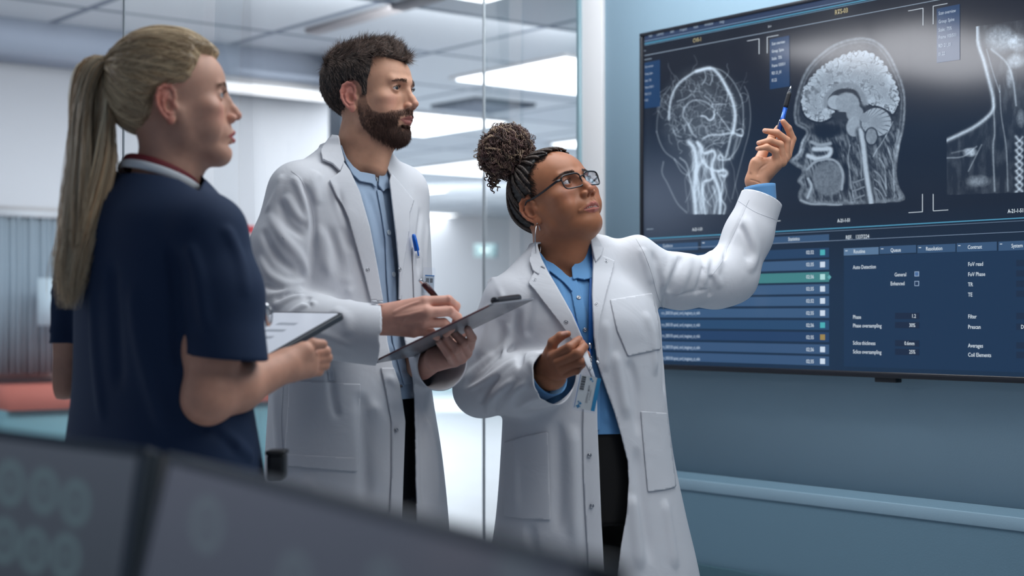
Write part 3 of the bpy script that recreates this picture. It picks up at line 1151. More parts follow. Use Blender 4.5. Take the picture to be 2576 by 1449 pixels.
for y in (683, 707):
    bar(2300, 2311.5, y, y + 12.5, (150, 172, 200), 2, at=2300); bar(2301.4, 2310, y + 1.5, y + 11, (70, 104, 150) if y == 683 else (24, 48, 80), 3, at=2300)
for x, y, s in ((2145.5, 802, 'Phase'), (2145.5, 823.5, 'Phase oversampling'), (2145.5, 867, 'Sclice thickness'), (2145.5, 889, 'Sclice oversampling')): lab(x, y, s)
for y, s, tx in ((787, '1.2', 2293), (810, '30%', 2287), (855.5, '0.6mm', 2275), (877, '25%', 2287)):
    bar(2251, 2312, y, y + 15.5, (14, 34, 60), 2, at=2251); lab(tx, y + 12.5, s)
for y, s in ((669.5, 'FoV read'), (695, 'FoV Phase'), (720.5, 'TR'), (746, 'TE'), (801, 'Filter'), (827, 'Prescan'), (874, 'Averages'), (897, 'Coil Elements')):
    lab(2435, y, s, 10)
for y in (654, 680, 706, 731, 787, 814, 861, 885):
    bar(2556, 2660, y, y + 16, (16, 38, 64), 2, at=2556)
lab(2568, 827, 'Dis', 10)
for (c, lay), (Vs, Ts, _) in sorted(sheets.items()):
    nm = 'screen_text' if lay == 4 else 'screen_graphics'
    o = link_mesh(nm, np.concatenate(Vs), np.concatenate(Ts), flatmat(c), scr, smooth=False)

# --- the three scans, drawn as brightness on a fine sheet
rng = np.random.default_rng(5)
def vnoise(x, y, seed=0):
    xi = np.floor(x).astype(int); yi = np.floor(y).astype(int); fx = x - xi; fy = y - yi
    fx = fx * fx * (3 - 2 * fx); fy = fy * fy * (3 - 2 * fy)
    def h(a, b):
        n = (a * 374761393 + b * 668265263 + seed * 974711) & 0x7fffffff
        n = ((n ^ (n >> 13)) * 1274126177) & 0x7fffffff
        return ((n ^ (n >> 16)) & 0xffff) / 65535.0
    return (h(xi, yi) * (1 - fx) + h(xi + 1, yi) * fx) * (1 - fy) + (h(xi, yi + 1) * (1 - fx) + h(xi + 1, yi + 1) * fx) * fy
def fbm(x, y, s=0, o=4):
    r = 0; a = .5
    for k in range(o): r = r + a * vnoise(x * 2 ** k, y * 2 ** k, s + k); a *= .5
    return r
def stroke(I, X, Y, pts, w, v, soft=1.0):
    s = spline(np.array(pts, float), max(8, len(pts) * 5))
    lo = s.min(0) - 3 * np.max(w); hi = s.max(0) + 3 * np.max(w)
    m = (X > lo[0]) & (X < hi[0]) & (Y > lo[1]) & (Y < hi[1])
    if not m.any(): return
    x, y = X[m], Y[m]; best = np.full(len(x), 1e9)
    for i in range(len(s) - 1):
        a, b = s[i], s[i + 1]; ba = b - a
        t = np.clip(((x - a[0]) * ba[0] + (y - a[1]) * ba[1]) / (ba @ ba + 1e-9), 0, 1)
        best = np.minimum(best, (x - a[0] - ba[0] * t) ** 2 + (y - a[1] - ba[1] * t) ** 2)
    q = np.sqrt(best) / (w / 2)
    p = v * np.exp(-q ** 2 * soft)
    I[m] = I[m] + p * (1 - np.clip(I[m], 0, 1) * .75)
def scan_color(I, px, py, u, z):
    I = np.clip(I, 0, 1)[:, None]
    b = bgcol(px, py, u, z)
    return b + (LC((204, 224, 244)) - b) * I ** 1.55

def angio(px, py, u, z):
    X = (px - 1600) * 2.898; Y = py * 2.898; I = np.zeros(len(X))
    S = lambda pts, w, v: stroke(I, X, Y, pts, w, v)
    # faint glow of the head
    e = ((X - 490) / 350) ** 2 + ((Y - 860) / 400) ** 2
    I += .22 * np.clip(1.05 - e, 0, 1) ** .7 * (.55 + .9 * fbm(X / 60, Y / 60, 3)) * (Y < 1560)
    I += .28 * np.exp(-(((X - 520) / 130) ** 2)) * np.clip((Y - 1050) / 150, 0, 1) * (Y < 1562)
    S([(240, 870), (245, 780), (265, 690), (310, 610), (380, 555), (450, 515), (540, 497)], 16, .8)
    S([(440, 520), (540, 497), (600, 540), (650, 620), (690, 700), (715, 780), (722, 860), (708, 965)], 26, .95)
    S([(540, 495), (620, 512), (690, 572), (740, 650), (775, 740), (782, 850), (775, 960), (740, 1080), (680, 1160)], 10, .42)
    S([(150, 960), (158, 850), (190, 720), (250, 630)], 9, .28)
    S([(150, 960), (175, 1040), (215, 1110), (280, 1160), (330, 1210), (380, 1270), (410, 1360), (430, 1460)], 10, .4)
    S([(790, 630), (820, 700), (835, 850), (820, 980), (790, 1090), (760, 1200), (730, 1320), (700, 1449)], 10, .3)
    S([(200, 1180), (190, 1260), (230, 1340), (300, 1480), (370, 1550)], 12, .38)
    S([(575, 800), (550, 775), (510, 745), (450, 730), (400, 740), (350, 790), (345, 850), (370, 890), (410, 960)], 12, .5)
    S([(475, 845), (505, 850), (530, 875), (555, 870), (570, 840), (568, 815)], 12, .9)
    S([(590, 820), (640, 890), (690, 960)], 8, .55)
    S([(490, 1010), (540, 985), (620, 982), (700, 970), (770, 990)], 16, .75)
    S([(735, 950), (765, 940), (782, 965), (770, 992), (735, 985)], 10, .7)
    S([(706, 960), (690, 1000), (672, 1080), (650, 1150), (612, 1130), (600, 1160), (640, 1165), (680, 1160)], 18, .72)
    S([(740, 1000), (720, 1080), (700, 1150)], 22, .38)
    S([(385, 1035), (415, 1070), (432, 1120), (440, 1180), (432, 1280), (425, 1370), (430, 1460), (436, 1560)], 36, 1.0)
    S([(450, 1040), (478, 1072), (488, 1112), (515, 1115), (560, 1100), (577, 1132), (560, 1180), (555, 1230), (575, 1300), (600, 1370), (615, 1470), (610, 1560)], 26, .95)
    S([(548, 1240), (558, 1290), (540, 1312), (500, 1322), (485, 1360), (490, 1449), (505, 1560)], 20, .85)
    S([(600, 1250), (640, 1240), (662, 1262), (645, 1285), (620, 1275)], 24, .9)
    S([(600, 1270), (625, 1330), (632, 1380), (615, 1440), (650, 1500), (640, 1560)], 16, .7)
    S([(450, 1040), (470, 1100), (480, 1170), (540, 1230), (600, 1250)], 20, .8)
    S([(490, 1170), (440, 1240), (450, 1350), (470, 1449), (480, 1550)], 30, .7)
    S([(560, 1360), (590, 1449), (570, 1560)], 20, .55)
    S([(320, 1150), (370, 1200), (400, 1330)], 12, .5); S([(280, 1160), (330, 1250), (380, 1280)], 10, .4)
    S([(640, 1040), (560, 1050), (500, 1090)], 9, .4)
    S([(268, 930), (285, 980), (330, 1000)], 10, .4); S([(380, 900), (400, 960), (440, 1000)], 14, .5)
    for q in ((540, 500, 540, 620), (500, 520, 480, 620), (640, 600, 660, 740), (560, 780, 500, 700), (300, 740, 400, 690), (650, 760, 560, 760)):
        mid = ((q[0] + q[2]) / 2 + 18, (q[1] + q[3]) / 2)
        S([(q[0], q[1]), mid, (q[2], q[3])], 9, .5)
    R = np.random.default_rng(11)
    for k in range(190):                      # fine branching vessels
        a = R.uniform(0, 6.28); r = R.uniform(.05, .97) ** .6
        x = 490 + 330 * r * math.cos(a); y = 830 + 340 * r * math.sin(a) * (1 if math.sin(a) < 0 else .85)
        d = R.uniform(0, 6.28); pts = [(x, y)]
        for _ in range(R.integers(3, 7)):
            d += R.normal(0, .7); x += 24 * math.cos(d); y += 24 * math.sin(d); pts.append((x, y))
        S(pts, R.uniform(4, 8), R.uniform(.12, .34))
    for k in range(26):
        x = R.uniform(400, 680); y = R.uniform(1080, 1200); pts = [(x, y)]
        for _ in range(6): x += R.normal(-2, 18); y += 62; pts.append((x, y))
        S(pts, R.uniform(6, 13), R.uniform(.15, .4))
    I *= (Y < 1562) & (Y > 380)
    I *= .9 + .25 * (fbm(X / 9, Y / 9, 8, 2) - .4)
    return scan_color(I, px, py, u, z)


def inside(poly, X, Y, soft=6):
    return np.clip(poly_sd(poly, X, Y) / soft + .5, 0, 1)


def brain(px, py, u, z):
    X = (px - 1960) * 2.4156; Y = py * 2.4156; n = len(X)
    X = X + 4 * (fbm(X / 22, Y / 22, 1, 2) - .5); Y = Y + 4 * (fbm(X / 22, Y / 22, 2, 2) - .5)
    I = np.zeros(n); S = lambda pts, w, v: stroke(I, X, Y, pts, w, v)
    head = [(85, 700), (90, 640), (110, 550), (150, 440), (230, 340), (350, 258), (490, 224), (590, 245), (665, 315), (725, 430), (762, 540), (772, 650), (757, 800), (732, 900), (716, 1050), (730, 1130), (745, 1225), (390, 1250), (200, 1247), (130, 1230), (112, 1180), (130, 1130), (108, 1100), (135, 1040), (95, 1010), (60, 975), (110, 930), (130, 860), (160, 800), (100, 760)]
    hp = spline(np.array(head + head[:1], float), 160)[:-1]
    hd = poly_sd(hp, X, Y)
    inh = np.clip(hd / 5 + .5, 0, 1)
    tex = fbm(X / 14, Y / 14, 5)
    I += inh * (.07 + .16 * np.clip(tex - .3, 0, 1))
    # scalp and skull rings
    up = np.clip((1000 - Y) / 80, 0, 1)
    I += inh * up * (.34 * np.exp(-((hd - 10) / 8) ** 2) + .20 * np.exp(-((hd - 30) / 6) ** 2)) * (.7 + .6 * tex)
    I += inh * np.clip((Y - 800) / 80, 0, 1) * .3 * np.exp(-((hd - 16) / 14) ** 2) * (.5 + tex)
    # lower head tissue: streaks
    low = inh * np.clip((Y - 730) / 60, 0, 1) * np.clip((hd - 12) / 20, 0, 1)
    st = np.abs(fbm((X * .9 - Y * .25) / 18, Y / 70, 9) - .47) * 2
    I += low * (.34 * np.clip(st * 2.2 - .12, 0, 1))
    sp = fbm(X / 7, Y / 7, 15, 2)
    I += low * .55 * np.clip(sp - .62, 0, 1) * 3 * (X < 480)
    # dark sinus and throat
    for c, r in (((300, 790), (110, 40)), ((335, 920), (38, 60)), ((400, 1080), (26, 120)), ((270, 800), (60, 50))):
        e = ((X - c[0]) / r[0]) ** 2 + ((Y - c[1]) / r[1]) ** 2
        I *= 1 - .85 * np.clip(1.4 - e, 0, 1)
    # brain
    br = [(130, 590), (148, 530), (190, 468), (262, 398), (345, 350), (440, 312), (530, 308), (612, 350), (672, 430), (715, 520), (732, 590), (725, 650), (692, 700), (640, 668), (560, 640), (505, 628), (480, 560), (420, 540), (350, 545), (298, 590), (290, 640), (345, 670), (330, 710), (290, 738), (236, 747), (168, 722), (135, 670)]
    bp = spline(np.array(br + br[:1], float), 150)[:-1]
    ang = np.arctan2(Y - 560, X - 430)
    rad = np.hypot(X - 430, Y - 560)
    wob = 16 * (vnoise(ang * 9 + 40, rad / 70, 4) - .5)
    lobes = 10 * np.abs(np.sin(ang * 21 + 3 * vnoise(ang * 5 + 9, rad * 0 + 1, 6)))
    bd = poly_sd(bp, X, Y) - 9 + lobes * (Y < 640) * np.exp(-np.abs(poly_sd(bp, X, Y)) / 30)
    inb = np.clip(bd / 4 + .5, 0, 1)
    gy = np.sin(ang * 34 + 7 * fbm(X / 60, Y / 60, 12) * 2 + rad * .012)
    w1 = fbm(X / 34, Y / 34, 20); w2 = fbm(X / 34 + 7, Y / 34, 30)
    rid = np.abs(vnoise(X / 30 + 2.4 * w1, Y / 30 + 2.4 * w2, 50) - .5) * 2
    edge = np.clip(1 - bd / 60, 0, 1)
    val = .60 + .22 * edge + .12 * (w1 - .5)
    val = val - .55 * np.exp(-(rid / .10) ** 2) * (.35 + .65 * edge) - .28 * np.clip(gy - .82, 0, 1) * 5 * edge
    val = val + .10 * np.exp(-((rid - .28) / .10) ** 2)
    I = I * (1 - inb * .95) + inb * val
    I *= 1 - .75 * np.exp(-((bd + 7) / 6) ** 2) * (hd > 30)
    # corpus callosum, dark ventricle line, thalamus, stem
    cc = [(280, 640), (290, 590), (330, 545), (400, 515), (470, 530), (510, 590), (520, 625)]
    def seg(pts, w, v):
        nonlocal I
        s = spline(np.array(pts, float), 40)
        q = np.full(n, 1e9)
        for i in range(39):
            a, b = s[i], s[i + 1]; ba = b - a
            t = np.clip(((X - a[0]) * ba[0] + (Y - a[1]) * ba[1]) / (ba @ ba + 1e-9), 0, 1)
            q = np.minimum(q, (X - a[0] - ba[0] * t) ** 2 + (Y - a[1] - ba[1] * t) ** 2)
        k = np.clip(1.5 - np.sqrt(q) / (w / 2), 0, 1)
        I = I * (1 - k) + k * v
    seg(cc, 34, .50 + .06 * tex)
    seg([(298, 640), (300, 600), (335, 560), (385, 545), (430, 548), (470, 568)], 7, .10)
    def blob(c, r, v, rot=0, soft=.16):
        nonlocal I
        dx, dy = X - c[0], Y - c[1]; cr, sr = math.cos(rot), math.sin(rot)
        e = np.hypot((dx * cr + dy * sr) / r[0], (-dx * sr + dy * cr) / r[1])
        k = np.clip((1 - e) / soft + .5, 0, 1)
        I = I * (1 - k) + k * v
        return e
    blob((345, 622), (52, 44), .66 + .1 * tex); blob((415, 630), (74, 68), .52 + .16 * tex, .3)
    blob((375, 700), (60, 22), .10)
    blob((460, 690), (52, 52), .52 + .12 * tex, .8)
    blob((458, 768), (50, 62), .58 + .14 * tex, .15)
    seg([(492, 800), (508, 880), (520, 980), (532, 1080), (556, 1236)], 52, .10)
    seg([(495, 790), (510, 880), (520, 980), (533, 1080), (560, 1236)], 30, .82)
    e = blob((590, 742), (98, 92), .05, .2); e = blob((590, 742), (90, 84), .55, .2)
    aa = np.arctan2(Y - 745, X - 520)
    ray_ = np.abs(np.sin(aa * 15 + 2 * fbm(X / 30, Y / 30, 70)))
    k = (e < 1) * np.clip((e - .25) * 2, 0, 1)
    I = I * (1 - k) + k * (.64 - .5 * np.exp(-(ray_ / .28) ** 2) * np.clip(e * 1.3, 0, 1) + .1 * tex)
    blob((560, 828), (42, 56), .08); blob((560, 828), (34, 48), .5 + .3 * (tex - .4))
    blob((520, 715), (30, 30), .55)
    # palate, tongue, chin
    seg([(195, 862), (240, 880), (310, 872)], 20, .62); seg([(210, 905), (260, 905), (310, 905), (300, 945), (235, 965), (175, 945)], 26, .86)
    blob((300, 1085), (98, 104), .30 + .22 * (tex - .3) + .12 * fbm(X / 6, Y / 6, 33, 2))
    seg([(170, 1030), (215, 985), (290, 965), (350, 985), (385, 1050), (380, 1150)], 14, .62)
    seg([(175, 1085), (195, 1130), (172, 1200)], 14, .7); seg([(130, 1215), (190, 1238), (270, 1240), (380, 1246)], 12, .6)
    for y in (1100, 1150, 1200): seg([(450, y + 10), (480, y), (515, y - 14)], 10, .45); seg([(580, y - 60), (615, y - 30), (640, y + 20), (650, y + 40)], 9, .5)
    for pts in ([(570, 950), (600, 900), (640, 840), (690, 740)], [(610, 960), (640, 1020), (650, 1150)], [(660, 900), (690, 1000), (700, 1200)], [(430, 880), (420, 980), (450, 1200)], [(480, 880), (496, 960), (500, 1080)]):
        S(pts, 8, .4)
    I *= np.clip((1250 - Y + (X - 390) * -.06) / 4, 0, 1)
    I *= .92 + .2 * (fbm(X / 5, Y / 5, 60, 2) - .4)
    return scan_color(I, px, py, u, z)


def neck(px, py, u, z):
    X = (px - 1960) * 2.4156; Y = py * 2.4156
    I = np.zeros(len(X)); S = lambda pts, w, v: stroke(I, X, Y, pts, w, v)
    body = np.clip((X - (1200 + np.interp(Y, [150, 260, 360, 480, 600, 690, 770, 820, 870], [0, 10, 40, 75, 100, 90, 0, -100, -185]))) / 6, 0, 1)
    tex = fbm(X / 26, Y / 80, 3)
    I += body * (.06 + .35 * np.clip(tex - .38, 0, 1))
    S([(1203, 150), (1208, 260), (1240, 360), (1272, 480), (1300, 600), (1292, 680), (1200, 762), (1100, 815), (1015, 855)], 24, .85)
    for c, r, v in (((1345, 240), (105, 90), .55), ((1450, 260), (60, 60), .6), ((1440, 370), (60, 50), .65), ((1160, 925), (48, 30), .75), ((1210, 1100), (80, 40), .4), ((1470, 720), (30, 60), .35), ((1400, 470), (24, 70), .45)):
        e = ((X - c[0]) / r[0]) ** 2 + ((Y - c[1]) / r[1]) ** 2
        I += v * np.clip(1.15 - e, 0, 1) * (.6 + .8 * (fbm(X / 16, Y / 16, 7) - .2))
    for k in range(9):
        y = 850 + 42 * k
        S([(1440, y - 20), (1455, y), (1475, y + 16)], 18, .7); S([(1480, y - 18), (1465, y), (1445, y + 18)], 12, .5)
    S([(1300, 600), (1310, 800), (1300, 900), (1310, 1160)], 12, .45); S([(1340, 520), (1350, 700), (1380, 900), (1390, 1160)], 10, .35)
    S([(1260, 300), (1300, 440), (1340, 560)], 9, .4); S([(1290, 300), (1380, 380), (1420, 480), (1440, 640)], 14, .5)
    S([(1020, 960), (1120, 950), (1200, 890)], 10, .4); S([(1150, 1040), (1190, 960), (1230, 880)], 10, .35); S([(1050, 930), (1180, 900)], 12, .25)
    m = ((X > 1017) & (Y < 1185 - (X - 1017) * .035) & (Y > 155 - (X - 1240) * .15) & ((X > 1195) | (Y > 700))) * 1.0
    I *= m
    I *= .9 + .3 * (fbm(X / 7, Y / 7, 61, 2) - .4)
    return scan_color(I, px, py, u, z)


def scan_sheet(xa, ya, xb, yb, fn):
    (ua, za), (ub, zb) = hit(xa, ya), hit(xb, yb)
    grid_mesh('scan_picture', float(ua), float(ub), float(zb), float(za), .00125, OFF - .0019, fn, scr)
scan_sheet(1640, 118, 1905, 565, angio)
scan_sheet(1975, 74, 2288, 540, brain)
scan_sheet(2378, 5, 2640, 510, neck)

# ------------------------------------------------------------------ building people
def frame_from(f, u):
    """columns: right, forward, up"""
    f = unit(f); u = np.asarray(u, float)
    r = unit(np.cross(f, u)); u = np.cross(r, f)
    return np.stack([r, f, u], 1)


def yaw_pitch(yaw, pitch, roll=0.0):
    """yaw 0 looks along +x (to the right of the photo), positive turns away from the camera; pitch up; roll tips the crown to the right shoulder"""
    y, p = math.radians(yaw), math.radians(pitch)
    f = A3(math.cos(y) * math.cos(p), math.sin(y) * math.cos(p), math.sin(p))
    R = frame_from(f, UZ_)
    a = math.radians(roll)
    r, u = R[:, 0], R[:, 2]
    r2 = r * math.cos(a) - u * math.sin(a); u2 = u * math.cos(a) + r * math.sin(a)
    return np.stack([r2, f, u2], 1)


UZ_ = A3(0, 0, 1)
mm = 0.001


class Head:
    """a head modelled in millimetres around the midpoint between the ears: x right, y forward, z up"""
    def __init__(s, O, R, k=1.0, jaw=1.0, cheek=0.0, nose=1.0, nosew=1.0, lips=1.0, brow=1.0, chin=1.0, gaze=(0, 1, 0), open_=1.0, beard=0, neck=None, faceup=0, earx=0, mouth=1.0, nose_up=0, full=0.0, eye=4.9, rec=0.0, short=0.0):
        s.O = np.asarray(O, float); s.R = R; s.k = k; s.gaze = unit(gaze)
        E = []
        def el(c, r, both=False):
            E.append(ell(c, r))
            if both: E.append(ell((-c[0], c[1], c[2]), r))
        # skull and face masses
        skull = U([ell((0, -8, 50), (76, 92, 80)), ell((0, 36, 50), (62, 62, 56)), ell((0, -52, 30), (60, 46, 54))], 26)
        face = U([ell((0, 44, -4), (62 + full, 50, 58)), ell((0, 48, -48), (47 * jaw + full, 42, 38)),
                  cone((46 * jaw + full, 20, -52), (17, 76, -80), 15, 15), cone((-46 * jaw - full, 20, -52), (-17, 76, -80), 15, 15),
                  cone((60, 8, -10), (47 * jaw + full, 18, -50), 13, 14), cone((-60, 8, -10), (-47 * jaw - full, 18, -50), 13, 14),
                  sph((0, 80, -82 * 1.0), 15 * chin), ell((0, 70, -80), (24, 18, 15))], 22)
        f1 = U([skull, face], 20)
        ck = [ell((46, 64, -4), (21 + cheek, 20 + cheek, 17)), ell((-46, 64, -4), (21 + cheek, 20 + cheek, 17)),
              ell((42 + full, 62, -34), (18 + cheek, 20 + cheek, 24)), ell((-42 - full, 62, -34), (18 + cheek, 20 + cheek, 24)),
              ell((47 + full, 38, -24), (15, 30, 30)), ell((-47 - full, 38, -24), (15, 30, 30))]
        f2 = U([f1] + ck, 16)
        brw = [cone((10, 93, 36), (40, 82, 38), 8.5 * brow, 7 * brow), cone((-10, 93, 36), (-40, 82, 38), 8.5 * brow, 7 * brow)]
        f3 = U([f2] + brw, 12)
        sock = [ell((32, 99, 19), (20, 17, 13)), ell((-32, 99, 19), (20, 17, 13))]
        ny = 4 * (nose - 1) * 6
        nt = nose_up
        bridge = chain([(0, 91, 32), (0, 99, 14), (0, 109 + ny * .6, -4 + nt * .5), (0, 115 + ny, -15 + nt)], [7.5, 6.8, 7.6, 9.2], 6)
        wings = [ell((11.5 * nosew, 104 + ny * .6, -20 + nt * .6), (7.2 * nosew, 9.5, 7)), ell((-11.5 * nosew, 104 + ny * .6, -20 + nt * .6), (7.2 * nosew, 9.5, 7))]
        bridge0 = bridge; nroot = chain([(0, 86, 26), (0, 92, 4), (0, 98 + ny * .6, -13)], [8, 10, 12.5], 6); bridge = lambda X: smin(bridge0(X), nroot(X), 5)
        mz = ell((0, 82, -46), (29, 23, 25))
        ul = chain([(25 * mouth, 90, -51), (14, 100.5, -46.5), (4.5, 104.5, -44), (0, 104, -45), (-4.5, 104.5, -44), (-14, 100.5, -46.5), (-25 * mouth, 90, -51)], [2, 3.8 * lips, 4.4 * lips, 4 * lips, 4.4 * lips, 3.8 * lips, 2], 2.5)
        ll = chain([(24 * mouth, 90, -52), (13, 99, -56.5), (0, 102.5, -58), (-13, 99, -56.5), (-24 * mouth, 90, -52)], [2, 4.4 * lips, 5.3 * lips, 4.4 * lips, 2], 2.5)
        slit = chain([(22 * mouth, 93, -51.2), (11, 103, -51 - .3 * open_), (0, 107, -51 - .6 * open_), (-11, 103, -51 - .3 * open_), (-22 * mouth, 93, -51.2)], [.5, 1.0 + .8 * open_, 1.2 + 1.1 * open_, 1.0 + .8 * open_, .5], 1)
        slit_in = chain([(14, 94, -51.5), (0, 97, -52), (-14, 94, -51.5)], [1.5, 2 + 1.5 * open_, 1.5], 2)
        crease = chain([(14, 93, -67), (0, 96.5, -68.5), (-14, 93, -67)], [3, 4, 3], 3)
        phil = cone((0, 107, -30), (0, 107, -40), 2.2, 2.2)
        lidc = [(31.5, 78.5, 20), (-31.5, 78.5, 20)]
        s.lidc = lidc
        lids = [sph(c, 13.4) for c in lidc]
        opn = [ell((c[0] * 1.01, 92, 19.3), (12.8, 13, eye)) for c in lidc]
        crease_lid = [chain([(c[0] - 12 * np.sign(c[0]), 89, 25.5), (c[0], 93, 28.6), (c[0] + 12 * np.sign(c[0]), 86, 25.2)], [1, 1.3, 1], 1) for c in lidc]
        nos = [ell((6.2 * nosew, 107 + ny * .6, -26.5 + nt * .8), (3.6, 5.2, 4.2)), ell((-6.2 * nosew, 107 + ny * .6, -26.5 + nt * .8), (3.6, 5.2, 4.2))]
        # ears
        s.ear = []
        ears = []
        for sg in (1, -1):
            def Q(y, z, dx=0.0):
                fl = np.interp(y, [-24, 10], [15, 1]) + earx
                return (sg * (70 + fl + dx), y - 4, z + 4)
            tilt = math.radians(24) * sg
            Rt = np.array([[math.cos(tilt), math.sin(tilt), 0], [-math.sin(tilt), math.cos(tilt), 0], [0, 0, 1]]) if sg > 0 else np.array([[math.cos(-tilt), -math.sin(-tilt), 0], [math.sin(-tilt), math.cos(-tilt), 0], [0, 0, 1]])
            a_ = math.radians(24)
            ax = A3(sg * math.cos(a_), math.sin(a_), 0); ay = A3(-sg * math.sin(a_), math.cos(a_), 0)
            Rt = np.stack([ax, ay, A3(0, 0, 1)], 1)
            plate = ell(Q(-7, 4, -3), (4.2, 15.5, 27), Rt)
            root = ell(Q(2, -2, -9), (10, 8, 19))
            helix = chain([Q(5, 0, 1), Q(8, 12, 1), Q(7, 22, 1), Q(1, 30, 1), Q(-9, 32, 1), Q(-18, 26, 1), Q(-23, 13, 1), Q(-22, -2, .5), Q(-17, -14, 0), Q(-10, -24, -1)], [2.2, 2.8, 3, 3.2, 3.4, 3.4, 3.2, 3, 3, 3], 2)
            anti = chain([Q(-2, 20, -.5), Q(-10, 14, 0), Q(-13, 4, .5), Q(-11, -8, .5), Q(-4, -16, 0), Q(2, -16, 0)], [2.2, 2.8, 3.2, 3.2, 2.8, 2.4], 2)
            lobe = ell(Q(-1, -27, -1.5), (4.2, 8.5, 9.5), Rt)
            conc = ell(Q(-3, -3, 4), (8.5, 7.5, 11.5)); fossa = chain([Q(-1, 27, 3), Q(-14, 22, 3), Q(-18.5, 8, 3), Q(-17.5, -4, 3)], [1.5, 2.2, 2.2, 1.2], 2)
            trag = ell(Q(8, -4, 0), (4.5, 3.8, 6))
            e = U([plate, root], 5); e = U([e, lobe], 4)
            def mk(e=e, helix=helix, anti=anti, conc=conc, fossa=fossa, trag=trag):
                def g(X):
                    d = smin(e(X), helix(X), 3)
                    d = smin(d, anti(X), 2.5)
                    d = smax(d, -conc(X), 3)
                    d = smax(d, -fossa(X), 2)
                    return smin(d, trag(X), 3)
                return g
            ears.append(mk())
            s.ear.append(Q)
        s.rec = rec
        def warp(X):
            if not rec and not short: return X
            t = np.clip((-25 - X[:, 2]) / 60, 0, 1); t = t * t * (3 - 2 * t)
            X = X.copy(); X[:, 2] -= short * np.clip((-52 - X[:, 2]) / 40, 0, 1.5) ; X[:, 1] += rec * t * np.clip(X[:, 1] / 60, 0, 1)
            return X
        s.warp = warp
        def F_(X):
            X = warp(X)
            d = f3(X)
            near = X[:, 1] > 40
            if near.any():
                Y = X[near]; e = d[near]
                for g in sock: e = smax(e, -g(Y), 11)
                e = smin(e, bridge(Y), 9)
                for g in wings: e = smin(e, g(Y), 4)
                e = smin(e, mz(Y), 14)
                for g in lids: e = smin(e, g(Y), 4)
                e = smin(e, ul(Y), 3.5); e = smin(e, ll(Y), 3.5)
                e = smax(e, -crease(Y), 7)
                e = smax(e, -phil(Y), 4)
                e = smax(e, -slit(Y), 1.6); e = smax(e, -slit_in(Y), 1)
                for g in opn: e = smax(e, -g(Y), 1.2)
                for g in crease_lid: e = smax(e, -g(Y), 2.0)
                for g in nos: e = smax(e, -g(Y), 2.2)
                d[near] = e
            for i, g in enumerate(ears):
                sg = 1 if i == 0 else -1
                m = (X[:, 0] * sg > 50) & (np.abs(X[:, 1] + 8) < 50) & (np.abs(X[:, 2]) < 55)
                if m.any(): d[m] = smin(d[m], g(X[m]), 5)
            return d
        s.loc = F_
        s.skull = lambda X: f3(warp(X))
    def to_local(s, X): return (X - s.O) @ s.R / (s.k * mm)
    def to_world(s, p): return s.O + (np.asarray(p, float) * (s.k * mm)) @ s.R.T
    def dirw(s, v): return np.asarray(v, float) @ s.R.T
    def sdf(s, X): return s.loc(s.to_local(X)) * (s.k * mm)
    def skull_sdf(s, X): return s.skull(s.to_local(X)) * (s.k * mm)


def face_colour(L, base, lip, ear, cheekc, beardc=None, beard_w=None):
    """natural skin tone map in head coordinates"""
    C = np.tile(np.array(base, float), (len(L), 1))
    ax = np.abs(L[:, 0])
    def mixin(w, c, C):
        w = np.clip(w, 0, 1)[:, None]
        return C * (1 - w) + w * np.array(c, float)
    w = np.exp(-((ax - 46) / 18) ** 2 - ((L[:, 2] + 12) / 20) ** 2) * (L[:, 1] > 50)
    C = mixin(w * .5, cheekc, C)
    w = np.exp(-(ax / 14) ** 2 - ((L[:, 2] + 18) / 12) ** 2) * (L[:, 1] > 95)
    C = mixin(w * .5, cheekc, C)
    w = (ax > 72) * np.clip((ax - 72) / 6, 0, 1) * (np.abs(L[:, 2]) < 45)
    C = mixin(w * .75, ear, C)
    # lips
    zl = np.interp(ax, [0, 5, 14, 25], [-40.6, -40.2, -43.5, -50.5]); zb = np.interp(ax, [0, 13, 24], [-63.5, -61.5, -53.5])
    w = np.clip(np.minimum(zl - L[:, 2], L[:, 2] - zb) / 1.4 + .3, 0, 1) * (L[:, 1] > 86) * (ax < 25)
    C = mixin(w, lip, C)
    w = (np.abs(L[:, 2] + 51.5) < 2.2) * (L[:, 1] < 100) * (L[:, 1] > 80) * (ax < 20)
    if beard_w is not None: C = mixin(beard_w(L), beardc, C)
    return C


def strand_mesh(roots, dirs, lens, rad, normals=None, bend=None, nseg=5, seed=0, wob=.15, cols=None, sides=3):
    """many tapered hairs as one mesh: roots, unit directions, lengths; bend = vector added progressively"""
    R = np.random.default_rng(seed)
    n = len(roots); t = np.linspace(0, 1, nseg)
    bend = np.zeros((n, 3)) if bend is None else bend
    rnd = R.normal(0, wob, (n, 3)); rnd2 = R.normal(0, wob * .6, (n, 3))
    C = roots[:, None] + lens[:, None, None] * (dirs[:, None] * t[None, :, None] + (bend + rnd)[:, None] * (t ** 2)[None, :, None] * .5
        + rnd2[:, None] * np.sin(t * 5)[None, :, None] * .25)
    return ribbon(C, rad, sides)


